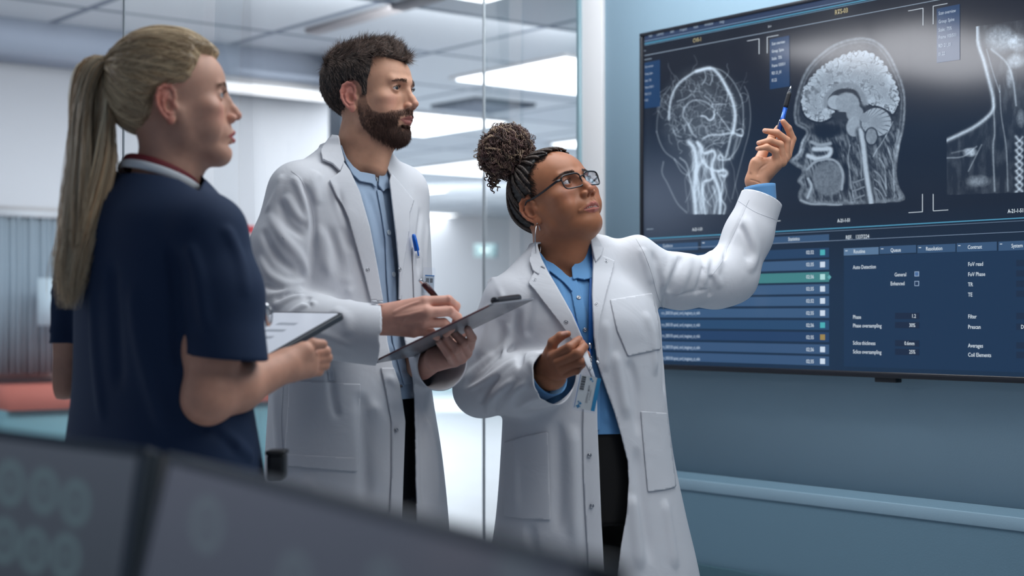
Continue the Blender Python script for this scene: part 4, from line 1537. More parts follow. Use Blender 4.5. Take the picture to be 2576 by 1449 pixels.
def ribbon(C, rad, sides=3, taper=True):
    """C (n, seg, 3) centre lines -> tubes"""
    n, sg, _ = C.shape
    T = np.gradient(C, axis=1); T /= np.linalg.norm(T, axis=2)[..., None] + 1e-12
    ref = np.array([.3, -.8, .52])
    N = np.cross(T, ref); N /= np.linalg.norm(N, axis=2)[..., None] + 1e-9
    B = np.cross(T, N)
    rad = np.broadcast_to(np.asarray(rad, float), (n,)) if np.ndim(rad) < 2 else rad
    t = np.linspace(0, 1, sg)
    tp = (1 - t ** 2 * .85) if taper else np.ones(sg)
    rr = rad[:, None] * tp[None] if rad.ndim == 1 else rad
    a = np.arange(sides) / sides * 2 * np.pi
    V = C[:, :, None] + rr[:, :, None, None] * (np.cos(a)[None, None, :, None] * N[:, :, None] + np.sin(a)[None, None, :, None] * B[:, :, None])
    base = (np.arange(n) * sg * sides)[:, None, None]
    i, j = np.meshgrid(np.arange(sg - 1), np.arange(sides), indexing='ij')
    q = np.stack([i * sides + j, i * sides + (j + 1) % sides, (i + 1) * sides + (j + 1) % sides, (i + 1) * sides + j], -1).reshape(1, -1, 4)
    q = (q + base).reshape(-1, 4)
    return V.reshape(-1, 3), q


def samples(V, Q, n, wfun, seed=0):
    """random points on a mesh, weighted; returns points and normals"""
    R = np.random.default_rng(seed)
    T = tri(Q); a, b, c = V[T[:, 0]], V[T[:, 1]], V[T[:, 2]]
    N = np.cross(b - a, c - a); A = np.linalg.norm(N, axis=1) + 1e-15
    cen = (a + b + c) / 3
    w_ = A * np.maximum(wfun(cen), 0)
    if w_.sum() <= 0: return np.zeros((0, 3)), np.zeros((0, 3))
    k = R.choice(len(T), n, p=w_ / w_.sum())
    u, v = R.random(n), R.random(n); m = u + v > 1; u[m], v[m] = 1 - u[m], 1 - v[m]
    return a[k] + (b[k] - a[k]) * u[:, None] + (c[k] - a[k]) * v[:, None], N[k] / A[k][:, None]


def tang(D, N):
    D = D - N * (D * N).sum(1)[:, None]
    return D / (np.linalg.norm(D, axis=1)[:, None] + 1e-9)


def eyeball(h, c, parent, iris, r=12.2, extra=0):
    """white of the eye with iris and pupil looking along the gaze"""
    n1, n2 = 40, 56
    ph = np.linspace(0, np.pi, n1) ** 1.0
    ph = np.pi * (np.linspace(0, 1, n1) ** 1.5)
    th = np.linspace(0, 2 * np.pi, n2, endpoint=False)
    g = h.gaze; u = unit(np.cross(g, [0, 0, 1.0])); v = np.cross(u, g)
    a, b = np.meshgrid(ph, th, indexing='ij')
    cor = 1 + .045 * np.exp(-(a / .42) ** 4)
    Pn = (np.cos(a)[..., None] * g + np.sin(a)[..., None] * (np.cos(b)[..., None] * u + np.sin(b)[..., None] * v)) * (r * cor)[..., None]
    V = h.to_world((Pn + np.array(c)).reshape(-1, 3))
    i, j = np.meshgrid(np.arange(n1 - 1), np.arange(n2), indexing='ij')
    q = np.stack([i * n2 + j, (i + 1) * n2 + j, (i + 1) * n2 + (j + 1) % n2, i * n2 + (j + 1) % n2], -1).reshape(-1, 4)
    A = np.degrees(a.ravel())
    C = np.tile(np.array(lin((204, 200, 198))), (len(V), 1))
    ir = A < 29; C[ir] = np.array(iris) * (0.75 + .5 * np.abs(np.sin(b.ravel()[ir] * 19)))[:, None]
    C[(A > 26) & (A < 30)] = np.array(iris) * .25
    C[A < 11] = .004
    return link_mesh('eye', V, q, M_eye, parent, cols=C)


M_eye = mat('eye_wet', (1, 1, 1), .06, attr='Col', spec=.6, coat=.3)

def bob(lo_hi, pad): return np.min(lo_hi, 0) - pad, np.max(lo_hi, 0) + pad


def pz(a):
    """(px, py, Z) rows -> points"""
    a = np.atleast_2d(np.asarray(a, float)); return P(a[:, 0], a[:, 1], a[:, 2])


def hand_sdf(palm, fingers, kp=.010, kf=.006, kweb=.0015):
    """palm: list of ((px,py,Z), (px,py,Z), ra, rb) in mm; fingers: list of ([(px,py,Z)...], [r...])"""
    pf = [cone(pz(a)[0], pz(b)[0], ra * mm, rb * mm) for a, b, ra, rb in palm]
    pp = U(pf, kp)
    fs = [chain(list(pz(pts)), [r * mm for r in rs], .003) for pts, rs in fingers]
    # soft bulges at the joints and pads
    def f(X):
        p = pp(X); ds = [g(X) for g in fs]
        out = p
        for d in ds: out = smin(out, smin(p, d, kf), kweb)
        for i in range(len(ds) - 1): out = np.minimum(out, smin(ds[i], ds[i + 1], kweb))
        return out
    allp = np.concatenate([pz(a) for a, b, _, _ in palm] + [pz(b) for a, b, _, _ in palm] + [pz(pts) for pts, _ in fingers])
    return f, allp.min(0) - .035, allp.max(0) + .035


def trace_lines(f, lines, z0, z1):
    out = []
    for pts, a, wd in lines:
        pts = np.asarray(pts, float)
        X, _ = trace(f, pts[:, 0], pts[:, 1], z0, z1)
        out.append((X, a * mm * 1.6, wd * mm * .8))
    return out


def sleeve_end(c, axis, R, trunk=None):
    c = np.asarray(c, float); axis = unit(axis)
    def g(V):
        q = np.maximum(-((V - c) @ axis), np.linalg.norm(V - c, axis=1) - R)
        return q if trunk is None else np.maximum(q, .010 - trunk(V))
    return g


def front_opening(poly, c, fwd, arm=None):
    c = np.asarray(c, float)
    def g(V):
        px, py, z = toP(V)
        sd = poly_sd(poly, px, py) * 3.4 / F
        g = np.maximum(-sd, -((V - c) @ fwd))
        return g if arm is None else np.maximum(g, .014 - arm(V))
    return g


def garment(name, f, lo, hi, h, cuts, m, parent, thick=.003, off=-1):
    V, Q = surf(f, lo, hi, h)
    T = tri(Q)
    for g in cuts:
        V, T = clip_on(V, T, g, h * .3)
    o = link_mesh(name, V, T, m, parent)
    if thick:
        s = o.modifiers.new('thick', 'SOLIDIFY'); s.thickness = thick; s.offset = off
    return o


def snap(c, n, r, parent, m, name='snap_button'):
    r *= .9; c = c - n * .001
    V, q = lathe_geo([(-.0005, r), (.0012, r), (.0018, r * .8), (.0008, r * .66), (.0006, r * .45), (.0018, r * .36), (.0022, r * .15)], c, n, 18)
    return link_mesh(name, V, tri(q), m, parent)


def on_surf(f, px, py, z0, z1, off=0.0):
    X, _ = trace(f, np.array([px], float), np.array([py], float), z0, z1, off=off)
    n = grad(f, X)[0]
    return X[0], n / np.linalg.norm(n)


def stitch(name, f, line, z0, z1, parent, m, r=.0005, off=.0002, n=40):
    r *= .6; off *= .4
    """a seam lying on the cloth"""
    s = spline(np.asarray(line, float), n)
    X, bd = trace(f, s[:, 0], s[:, 1], z0, z1, off=off)
    X = X[bd < .004]
    V, q = tube_geo(X, r, 5)
    return link_mesh(name, V, q, m, parent)


def nail_mask(V, N_up, spots):
    """weights for finger nails: spots (px, py, half length px, half width px, angle deg, Zmax)"""
    px, py, z = toP(V); w = np.zeros(len(V))
    for x, y, a, b, t, zm in spots:
        c, s = math.cos(math.radians(t)), math.sin(math.radians(t))
        dx, dy = px - x, -(py - y)
        e = ((dx * c + dy * s) / a) ** 2 + ((-dx * s + dy * c) / b) ** 2
        w = np.maximum(w, np.clip((1.15 - e) * 4, 0, 1) * (z < zm))
    return w


M_skin_k = dict(noise=(55, .07), rough=.52, attr='Col', sss=.12, sss_r=(1, .32, .18), sss_s=.012, bump=(900, .12, .0006), spec=.4)
M_coat = mat('coat_cotton', lin((216, 218, 224)), .85, bump=(1500, .10, .0004), soft=(11, .35, .006))
M_coat_seam = mat('coat_seam', lin((198, 203, 212)), .9)
M_metal = mat('snap_metal', lin((170, 172, 178)), .3, metal=1.0)
M_btn = mat('shell_button', lin((206, 218, 226)), .35)
M_black = mat('plain_black', lin((20, 21, 24)), .4)
M_chrome = mat('chrome', lin((210, 212, 216)), .15, metal=1.0)
M_clear = glass_mat('clear_plastic', (.97, .98, 1.0), .2)

# ------------------------------------------------------------------ the bearded man
MZ = 3.40
def build_man():
    me = empty('person', A3(*(P(885, 793, MZ)[:2]), 0), 'bearded man in a white lab coat over a light blue shirt, writing on a clipboard', 'person')
    hd = Head(P(935, 257, MZ), yaw_pitch(-27, 2), k=.94, jaw=1.04, brow=1.25, nose=1.04, nosew=.95, lips=.68, chin=1.1, gaze=(.12, 1, .12), open_=.7, earx=2, mouth=.92, eye=3.7, rec=8)
    TC = P(878, 640, MZ); fw = A3(.707, -.707, 0); rt = A3(-.707, -.707, 0)
    yaw = math.atan2(rt[1], rt[0])
    x_ = lambda px: (px - CX) * MZ / F
    z_ = lambda py: CAMH + (793 - py) * MZ / F
    neck = chain([hd.to_world((0, -14, -35)), P(918, 345, MZ), P(903, 420, MZ + .01), P(893, 480, MZ + .02)], [.052, .052, .055, .072], .02)
    throat = cone(hd.to_world((0, 40, -78)), P(948, 425, MZ - .035), .020, .022)
    hair_zone = None
    def head_f(X): return smin(smin(hd.sdf(X), neck(X), .022), throat(X), .025)
    lo, hi = hd.O - .19, hd.O + .19; lo[2] = z_(492); hi[2] = hd.O[2] + .16
    Vh, Qh = surf(head_f, lo, hi, .0018)
    # ---------------- cloth bodies
    def torso(o, zt=1.565):
        rows = [(.50, x_(905), MZ + .0, .225, .185), (.75, x_(900), MZ, .218, .175), (.90, x_(893), MZ, .208, .165), (1.02, x_(886), MZ, .196, .150),
                (1.15, x_(880), MZ, .186, .142), (1.30, x_(876), MZ, .194, .142), (1.42, x_(874), MZ, .188, .130), (1.49, x_(878), MZ + .004, .150, .108),
                (1.53, x_(884), MZ + .008, .105, .088), (zt, x_(892), MZ + .008, .072, .074)]
        return loft([(z, x, y, a - o, b - o, yaw) for z, x, y, a, b in rows])
    SR, ER, WR = pz([(752, 488, 3.285)])[0], pz([(706, 780, 3.25)])[0], pz([(950, 838, 3.125)])[0]
    SL, EL, WL = pz([(1004, 492, 3.51)])[0], pz([(1022, 880, 3.47)])[0], pz([(1112, 915, 3.30)])[0]
    tr = torso(0)
    traps = [cone(P(882, 420, MZ + .01), SR + A3(0, 0, .008), .052, .056), cone(P(892, 420, MZ + .01), SL + A3(0, 0, .01), .052, .056)]
    armR = chain([SR, pz([(712, 620, 3.265)])[0], ER + A3(-.012, 0, .02), ER, pz([(790, 822, 3.20)])[0], WR + unit(WR - ER) * .05], [.066, .066, .062, .058, .064, .061], .02)
    armL = chain([SL, EL, WL + unit(WL - EL) * .06], [.064, .062, .058], .03)
    lapn = lambda X: X
    trunk = lambda X: smin(smin(tr(X), traps[0](X), .05), traps[1](X), .05)
    base = lambda X: smin(smin(trunk(X), armL(X), .03), armR(X), .022)
    fl = trace_lines(base, [
        ([(752, 451), (778, 499), (788, 562), (787, 626), (779, 721)], -7, 8),
        ([(735, 440), (752, 470), (768, 520), (777, 585)], 5, 9),
        ([(711, 436), (697, 483), (668, 537)], 5, 9), ([(717, 486), (746, 537), (772, 562)], 6, 10),
        ([(706, 500), (722, 560), (768, 600)], -4, 10),
        ([(673, 530), (711, 594), (757, 650), (776, 700)], 6, 11), ([(660, 570), (690, 640), (748, 690)], -4, 11),
        ([(650, 640), (676, 689), (727, 715), (771, 703)], 7, 9), ([(655, 715), (700, 730), (752, 724)], -4, 6),
        ([(663, 748), (711, 732), (765, 728)], 5, 7), ([(683, 775), (727, 752), (768, 744)], 6, 8), ([(690, 760), (725, 742), (758, 738)], -5, 6),
        ([(720, 800), (760, 770), (800, 762)], 5, 8), ([(780, 745), (770, 760), (790, 770)], -5, 7),
        ([(830, 775), (870, 800), (880, 850)], 3, 14), ([(760, 830), (830, 850), (900, 880)], 4, 14),
        ([(800, 560), (822, 657), (841, 753)], 5, 16), ([(822, 560), (850, 660), (862, 753)], -4, 14), ([(845, 470), (862, 560), (885, 640)], -4, 12),
        ([(830, 455), (850, 520), (868, 590)], 4, 10),
        ([(870, 690), (880, 730), (885, 757)], 3, 12), ([(800, 430), (790, 460), (800, 520)], 4, 13),
        ([(690, 960), (700, 1100), (715, 1250)], 6, 16), ([(830, 915), (836, 990), (850, 1060)], -5, 10), ([(760, 1200), (800, 1260), (830, 1330)], 5, 18),
        ([(940, 920), (950, 1050), (955, 1250)], 7, 22), ([(905, 980), (915, 1100), (920, 1300)], -6, 16),
        ([(1070, 960), (1085, 1100), (1100, 1290)], 6, 16), ([(1058, 1000), (1062, 1120), (1066, 1290)], -5, 10),
        ([(1060, 520), (1052, 600), (1050, 700)], -4, 12), ([(1075, 560), (1070, 640), (1072, 740)], 4, 10),
        ([(980, 880), (985, 960), (1000, 1040)], 4, 14),
    ], 2.8, 3.9)
    coat = with_folds(base, fl)
    opening = [(846, 330), (858, 385), (872, 430), (893, 485), (915, 560), (935, 640), (957, 740), (968, 800), (975, 860), (988, 920), (1004, 965), (1013, 1010), (1019, 1060), (1016, 1130), (1012, 1200), (1009, 1300), (1007, 1450), (1006, 2000),
               (1062, 2000), (1056, 1450), (1050, 1300), (1047, 1200), (1046, 1100), (1044, 1000), (1036, 940), (1022, 880), (1012, 800), (1008, 740), (1005, 680), (998, 590), (990, 500), (984, 440), (962, 395), (955, 330)]
    lo = A3(x_(610), 3.05, .60); hi = A3(x_(1180), 3.72, 1.66)
    cuts = [front_opening(opening, TC, fw, armR), sleeve_end(WR, A3(.985, .16, -.08), .125, trunk), sleeve_end(WL, WL - EL, .12, trunk), lambda V: V[:, 2] - .63]
    co = garment('lab_coat', coat, lo, hi, .0042, cuts, M_coat, me)
    # lapels, collar and pockets lie on the coat
    lap = lambda off: (lambda X: coat(X) - off)
    patch('lapel', coat, [(865, 409), (856, 432), (829, 453), (846, 492), (862, 516), (876, 548), (888, 590), (901, 635), (917, 692), (934, 759), (964, 762), (957, 720), (946, 657), (930, 572), (905, 484), (880, 430)], 2.8, 3.5, .006, .003, M_coat, co, 3)
    patch('lapel', coat, [(984, 437), (1003, 458), (1041, 505), (1030, 537), (1029, 581), (1016, 657), (1009, 700), (1008, 753), (1003, 753), (1004, 683), (996, 594), (985, 500), (980, 455)], 2.8, 3.7, .006, .003, M_coat, co, 3)
    patch('placket', coat, [(958, 925), (990, 925), (1005, 968), (1019, 1060), (1014, 1200), (1010, 1330), (978, 1330), (985, 1200), (985, 1060), (970, 980)], 3.2, 3.5, .003, .0025, M_coat, co, 4)
    cf = lambda X: smin(coat(X), neck(X) - .012, .02)
    patch('collar', cf, [(852, 342), (858, 372), (866, 404), (855, 431), (836, 412), (811, 401), (807, 376), (822, 356), (836, 340)], 2.8, 3.6, .008, .004, M_coat, co, 3)
    # back and far part of the collar as a band round the neck
    A_ = pz([(850, 345, MZ - .055), (836, 343, MZ - .01), (842, 345, MZ + .05), (880, 352, MZ + .085), (930, 372, MZ + .085), (965, 398, MZ + .05), (984, 432, MZ + .0)])
    B_ = pz([(856, 380, MZ - .075), (822, 378, MZ - .03), (822, 384, MZ + .06), (870, 395, MZ + .11), (940, 400, MZ + .11), (985, 425, MZ + .06), (1003, 462, MZ - .01)])
    strip('collar_band', A_, B_, M_coat, co, thick=.004)
    patch('pocket', coat, [(727, 957), (907, 966), (904, 1100), (899, 1187), (722, 1172), (713, 1165), (722, 1060)], 2.8, 3.5, .0022, .0014, M_coat, co, 4)
    patch('pocket_hem', coat, [(716, 1142), (902, 1152), (899, 1187), (722, 1172), (713, 1165)], 2.8, 3.5, .0034, .0012, M_coat, co, 4)
    patch('chest_pocket', coat, [(1037, 622), (1056, 628), (1063, 648), (1064, 760), (1051, 800), (1043, 790), (1040, 700)], 3.2, 3.7, .0025, .0014, M_coat, co, 3)
    patch('pocket_slit', coat, [(822, 913), (834, 913), (843, 958), (826, 958)], 2.8, 3.5, .0015, .001, M_coat_seam, co, 3)
    for ln in ([(733, 430), (757, 452), (779, 500), (790, 560), (788, 620)], [(700, 900), (712, 960), (708, 1060), (712, 1160)]):
        stitch('seam', coat, ln, 2.8, 3.6, co, M_coat, .0010, .0008)
    for px, py in ((925, 679), (998, 1082), (1006, 678)):
        c, n = on_surf(coat, px, py, 2.8, 3.6, .0075)
        snap(c, n, .0052, co, M_metal)
    # cuff hems
    # ---------------- shirt
    sh0 = torso(.020, 1.555); shs = trace_lines(sh0, [
        ([(905, 470), (930, 560), (955, 680)], 3, 9), ([(925, 480), (950, 560), (966, 640)], -3, 8), ([(990, 640), (985, 700), (992, 760)], 3, 8),
        ([(980, 860), (1000, 900), (1022, 930), (1030, 955)], 5, 6), ([(1010, 880), (1020, 905), (1032, 935)], -5, 5), ([(985, 930), (1005, 945), (1025, 950)], 4, 6)], 2.8, 3.6)
    collar_base = lambda X: smin(sh0(X), neck(X) - .007, .012)
    shirt = with_folds(lambda X: smin(sh0(X), neck(X) - .003 + np.clip((X[:, 2] - z_(440)) * 3, 0, 1), .01), shs)
    M_sh = mat('shirt_pale_blue', lin((164, 186, 212)), .8, bump=(700, .25, .0006, 'weave'), sheen=.15)
    M_shd = mat('shirt_stitch', lin((104, 134, 170)), .9)
    vneck = [(905, 436), (944, 440), (948, 470), (956, 430), (965, 400), (940, 340), (860, 330), (862, 395)]
    so = garment('shirt', shirt, A3(x_(690), 3.15, z_(1005)), A3(x_(1080), 3.62, 1.60), .0045,
                 [front_opening([(852, 300), (862, 395), (885, 428), (905, 440), (930, 444), (945, 458), (952, 440), (962, 405), (975, 300)], TC + A3(0, .02, 0), fw), lambda V: V[:, 2] - z_(1000)], M_sh, me, .0025)
    # front band with buttons
    patch('button_band', shirt, [(948, 478), (962, 480), (975, 560), (985, 600), (996, 690), (1000, 760), (1006, 850), (1030, 935), (1034, 965), (1016, 968), (1006, 930), (988, 860), (978, 760), (973, 700), (969, 600), (960, 540)], 2.9, 3.6, .0035, .002, M_sh, so, 3)
    for px, py in ((979, 585), (991, 690)):
        c, n = on_surf(shirt, px, py, 2.9, 3.6, .006)
        V, q = lathe_geo([(-.001, .0056), (.0006, .0058), (.0012, .0048), (.0006, .0036), (.0006, .001)], c, n, 18); link_mesh('button', V, tri(q), M_btn, so)
    patch('collar_leaf', collar_base, [(856, 358), (864, 380), (874, 400), (889, 420), (906, 433), (925, 436), (943, 440), (947, 474), (936, 462), (905, 456), (888, 440), (872, 412), (858, 375)], 2.8, 3.6, .006, .003, M_sh, so, 2.5)
    patch('collar_leaf', collar_base, [(954, 440), (960, 413), (968, 402), (978, 424), (984, 446), (987, 476), (974, 474), (964, 482), (952, 466)], 2.8, 3.7, .007, .003, M_sh, so, 2.5)
    patch('undershirt', collar_base, [(944, 441), (950, 438), (954, 445), (951, 462)], 2.8, 3.7, .001, .002, M_white, so, 2)
    # ---------------- trousers and belt
    M_tr = mat('trousers_navy', lin((30, 34, 44)), .9)
    hips = loft([(.80, x_(890), MZ, .165, .125, yaw), (.95, x_(885), MZ, .165, .125, yaw), (1.06, x_(880), MZ, .150, .112, yaw)])
    lg = [chain([A3(x_(885), MZ, .86) + rt * s * .09, A3(x_(890), MZ, .48) + rt * s * .11 + fw * .02, A3(x_(890), MZ, .06) + rt * s * .12], [.088, .066, .052], .02) for s in (1, -1)]
    trou = U([hips] + lg, .03)
    garment('trousers', trou, A3(x_(650), 3.1, .02), A3(x_(1120), 3.7, 1.08), .009, [lambda V: V[:, 2] - .07, lambda V: 1.045 - V[:, 2]], M_tr, me, 0)
    bz = loft([(.9, x_(883), MZ, .166, .126, yaw), (1.2, x_(878), MZ, .160, .122, yaw)])
    b0 = patch('belt', bz, [(985, 962), (1060, 966), (1060, 1004), (985, 1002)], 2.9, 3.6, .003, .004, M_black, me, 4)
    patch('buckle', bz, [(1003, 968), (1011, 968), (1012, 974), (1007, 974), (1007, 1000), (1012, 1000), (1012, 1006), (1003, 1006)], 2.9, 3.6, .007, .002, M_chrome, b0, 1.5)
    for s in (1, -1):
        c = A3(x_(890), MZ, .0) + rt * s * .12
        sh = U([ell(c + fw * .06 + UZ_ * .045, (.045, .14, .042), np.stack([rt, fw, UZ_], 1)), ell(c + UZ_ * .06, (.04, .06, .06), np.stack([rt, fw, UZ_], 1))], .02)
        garment('shoe', sh, c - A3(.22, .22, 0) - UZ_ * .0, c + A3(.22, .22, .14), .006, [lambda V: V[:, 2] - .004], M_black, me, 0)
    # ---------------- hands
    RH, lo1, hi1 = hand_sdf(
        [((905, 815, 3.145), (958, 803, 3.13), 27, 23), ((958, 790, 3.128), (1068, 762, 3.105), 19, 13), ((958, 802, 3.125), (1074, 786, 3.09), 22, 13), ((960, 812, 3.13), (1064, 812, 3.10), 21, 13),
         ((965, 818, 3.135), (1040, 832, 3.11), 18, 13), ((975, 800, 3.14), (1040, 785, 3.15), 20, 14)],
        [([(1068, 760, 3.105), (1128, 755, 3.112), (1147, 770, 3.13), (1143, 794, 3.142)], [12, 9.8, 9, 7.5]),
         ([(1074, 786, 3.09), (1132, 783, 3.10), (1151, 798, 3.12), (1143, 818, 3.135)], [12, 10, 9, 7.5]),
         ([(1064, 812, 3.098), (1116, 812, 3.105), (1134, 826, 3.125), (1122, 840, 3.135)], [11.5, 9.5, 8.6, 7.2]),
         ([(1042, 832, 3.11), (1085, 836, 3.115), (1098, 848, 3.13)], [11, 8.5, 7.2]),
         ([(1030, 785, 3.155), (1080, 772, 3.165), (1122, 776, 3.165), (1143, 790, 3.155)], [13, 11, 9.5, 8])], kweb=.002)
    Rf = with_folds(RH, trace_lines(RH, [([(985, 790), (1020, 772), (1062, 756)], 1.6, 4), ([(985, 800), (1030, 792), (1070, 782)], 1.6, 4), ([(990, 812), (1030, 812), (1062, 810)], 1.3, 4),
                                        ([(1000, 830), (1020, 800), (1040, 790)], 1.0, 3), ([(1126, 744), (1132, 752), (1130, 762)], 1.2, 4), ([(1132, 772), (1140, 782), (1134, 794)], 1.2, 4)], 2.9, 3.3))
    VR, QR = surf(Rf, lo1, hi1, .0016)
    LH, lo2, hi2 = hand_sdf(
        [((1062, 925, 3.33), (1098, 902, 3.27), 26, 23), ((1098, 895, 3.265), (1176, 872, 3.235), 20, 12), ((1100, 900, 3.26), (1172, 886, 3.225), 20, 12.5), ((1100, 905, 3.26), (1158, 900, 3.222), 20, 12.5), ((1100, 908, 3.262), (1140, 908, 3.225), 18, 12)],
        [([(1180, 872, 3.215), (1187, 850, 3.17), (1177, 829, 3.15)], [11.5, 9.5, 8]),
         ([(1172, 888, 3.222), (1166, 862, 3.175), (1145, 841, 3.178)], [12, 10, 8.3]),
         ([(1160, 901, 3.22), (1148, 878, 3.168), (1122, 851, 3.165)], [12, 9.6, 8.2]),
         ([(1142, 909, 3.222), (1127, 889, 3.172), (1105, 861, 3.162)], [11, 8.8, 7.6]),
         ([(1120, 880, 3.27), (1150, 850, 3.30), (1175, 830, 3.30)], [14, 11, 9])], kweb=.0012)
    VL, QL = surf(LH, lo2, hi2, .0016)
    # hidden part of the body, under the clothes
    tb_ = torso(.040); tb = lambda X: smax(tb_(X), X[:, 2] - 1.45, .03)
    under = lambda X: smin(smin(smin(smax(tb(X), 1.03 - X[:, 2], .02), chain([SR, ER, pz([(900, 815, 3.15)])[0]], [.045, .04, .024], .01)(X), .03), chain([SL, EL, pz([(1055, 928, 3.34)])[0]], [.045, .04, .024], .01)(X), .03), smax(U([hips], 1)(X) + .022, X[:, 2] - 1.03, .02), .02)
    Vb, Qb = surf(under, A3(x_(640), 3.0, .85), A3(x_(1150), 3.7, 1.56), .011)
    Vn, Qn = join_geo([(Vh, Qh), (VR, QR), (VL, QL), (Vb, Qb)])
    base_c = np.array(lin((216, 164, 136)))
    Lh = hd.to_local(Vh)
    beard_c = lin((58, 42, 38))
    def bw(L):
        return beard_weight(L)
    Ch = face_colour(Lh, base_c, lin((178, 114, 104)), lin((222, 140, 128)), lin((216, 150, 134)), beard_c, lambda L: .55 * bw(L))
    Cr = np.tile(np.array(lin((214, 160, 142))), (len(VR), 1))
    Cl = np.tile(np.array(lin((206, 156, 140))), (len(VL), 1))
    wn = nail_mask(VL, None, [(1178, 827, 7, 5, 80, 3.3), (1146, 838, 8, 6, 125, 3.3), (1123, 847, 8, 6, 120, 3.3), (1105, 857, 7, 5, 120, 3.3)])[:, None]
    Cl = Cl * (1 - .6 * wn) + .6 * wn * np.array(lin((228, 184, 168)))
    Cb = np.tile(base_c, (len(Vb), 1))
    bd = link_mesh('body', Vn, Qn, mat('skin_light', base_c, **M_skin_k), me, cols=np.concatenate([Ch, Cr, Cl, Cb]))
    for c in hd.lidc: eyeball(hd, c, bd, lin((44, 52, 56)))
    return dict(root=me, head=hd, Vh=Vh, Qh=Qh, coat=coat, coat_o=co, body=bd, head_f=head_f, shirt=shirt)


def beard_weight(L):
    """1 where the beard grows"""
    x, y, z = np.abs(L[:, 0]), L[:, 1], L[:, 2]
    # side view outline of the beard (y, z)
    poly = [(12, 8), (26, 8), (30, -14), (42, -30), (60, -38), (74, -38), (84, -32), (96, -27), (112, -27), (112, -42), (90, -46), (86, -56), (96, -64), (112, -66), (112, -110), (60, -108), (30, -88), (12, -60), (6, -30), (8, -8)]
    w = np.clip(poly_sd(poly, y, z) / 3.5 + .5, 0, 1)
    mouth = (x < 27) & (y > 84) & (z > -63.5) & (z < -41.5)
    w = w * (1 - 1.0 * mouth)
    return w * (y > 4)
MAN = build_man()

# ------------------------------------------------------------------ his hair, beard and brows
def sstep(x, a, b):
    t = np.clip((x - a) / (b - a), 0, 1); return t * t * (3 - 2 * t)


def hair_mat(name, rough=.42):
    return mat(name, (0.03, 0.02, 0.015), rough, attr='Col', spec=.45)


def col_strands(n, per, base, var, seed=0):
    """per-hair tones (n hairs of `per` vertices)"""
    R = np.random.default_rng(seed)
    k = R.random((n, 1))
    c = np.array(base[0]) * (1 - k) + np.array(base[1]) * k
    c *= (1 + var * R.normal(0, 1, (n, 1))).clip(.4, 2)
    return np.repeat(c, per, axis=0)


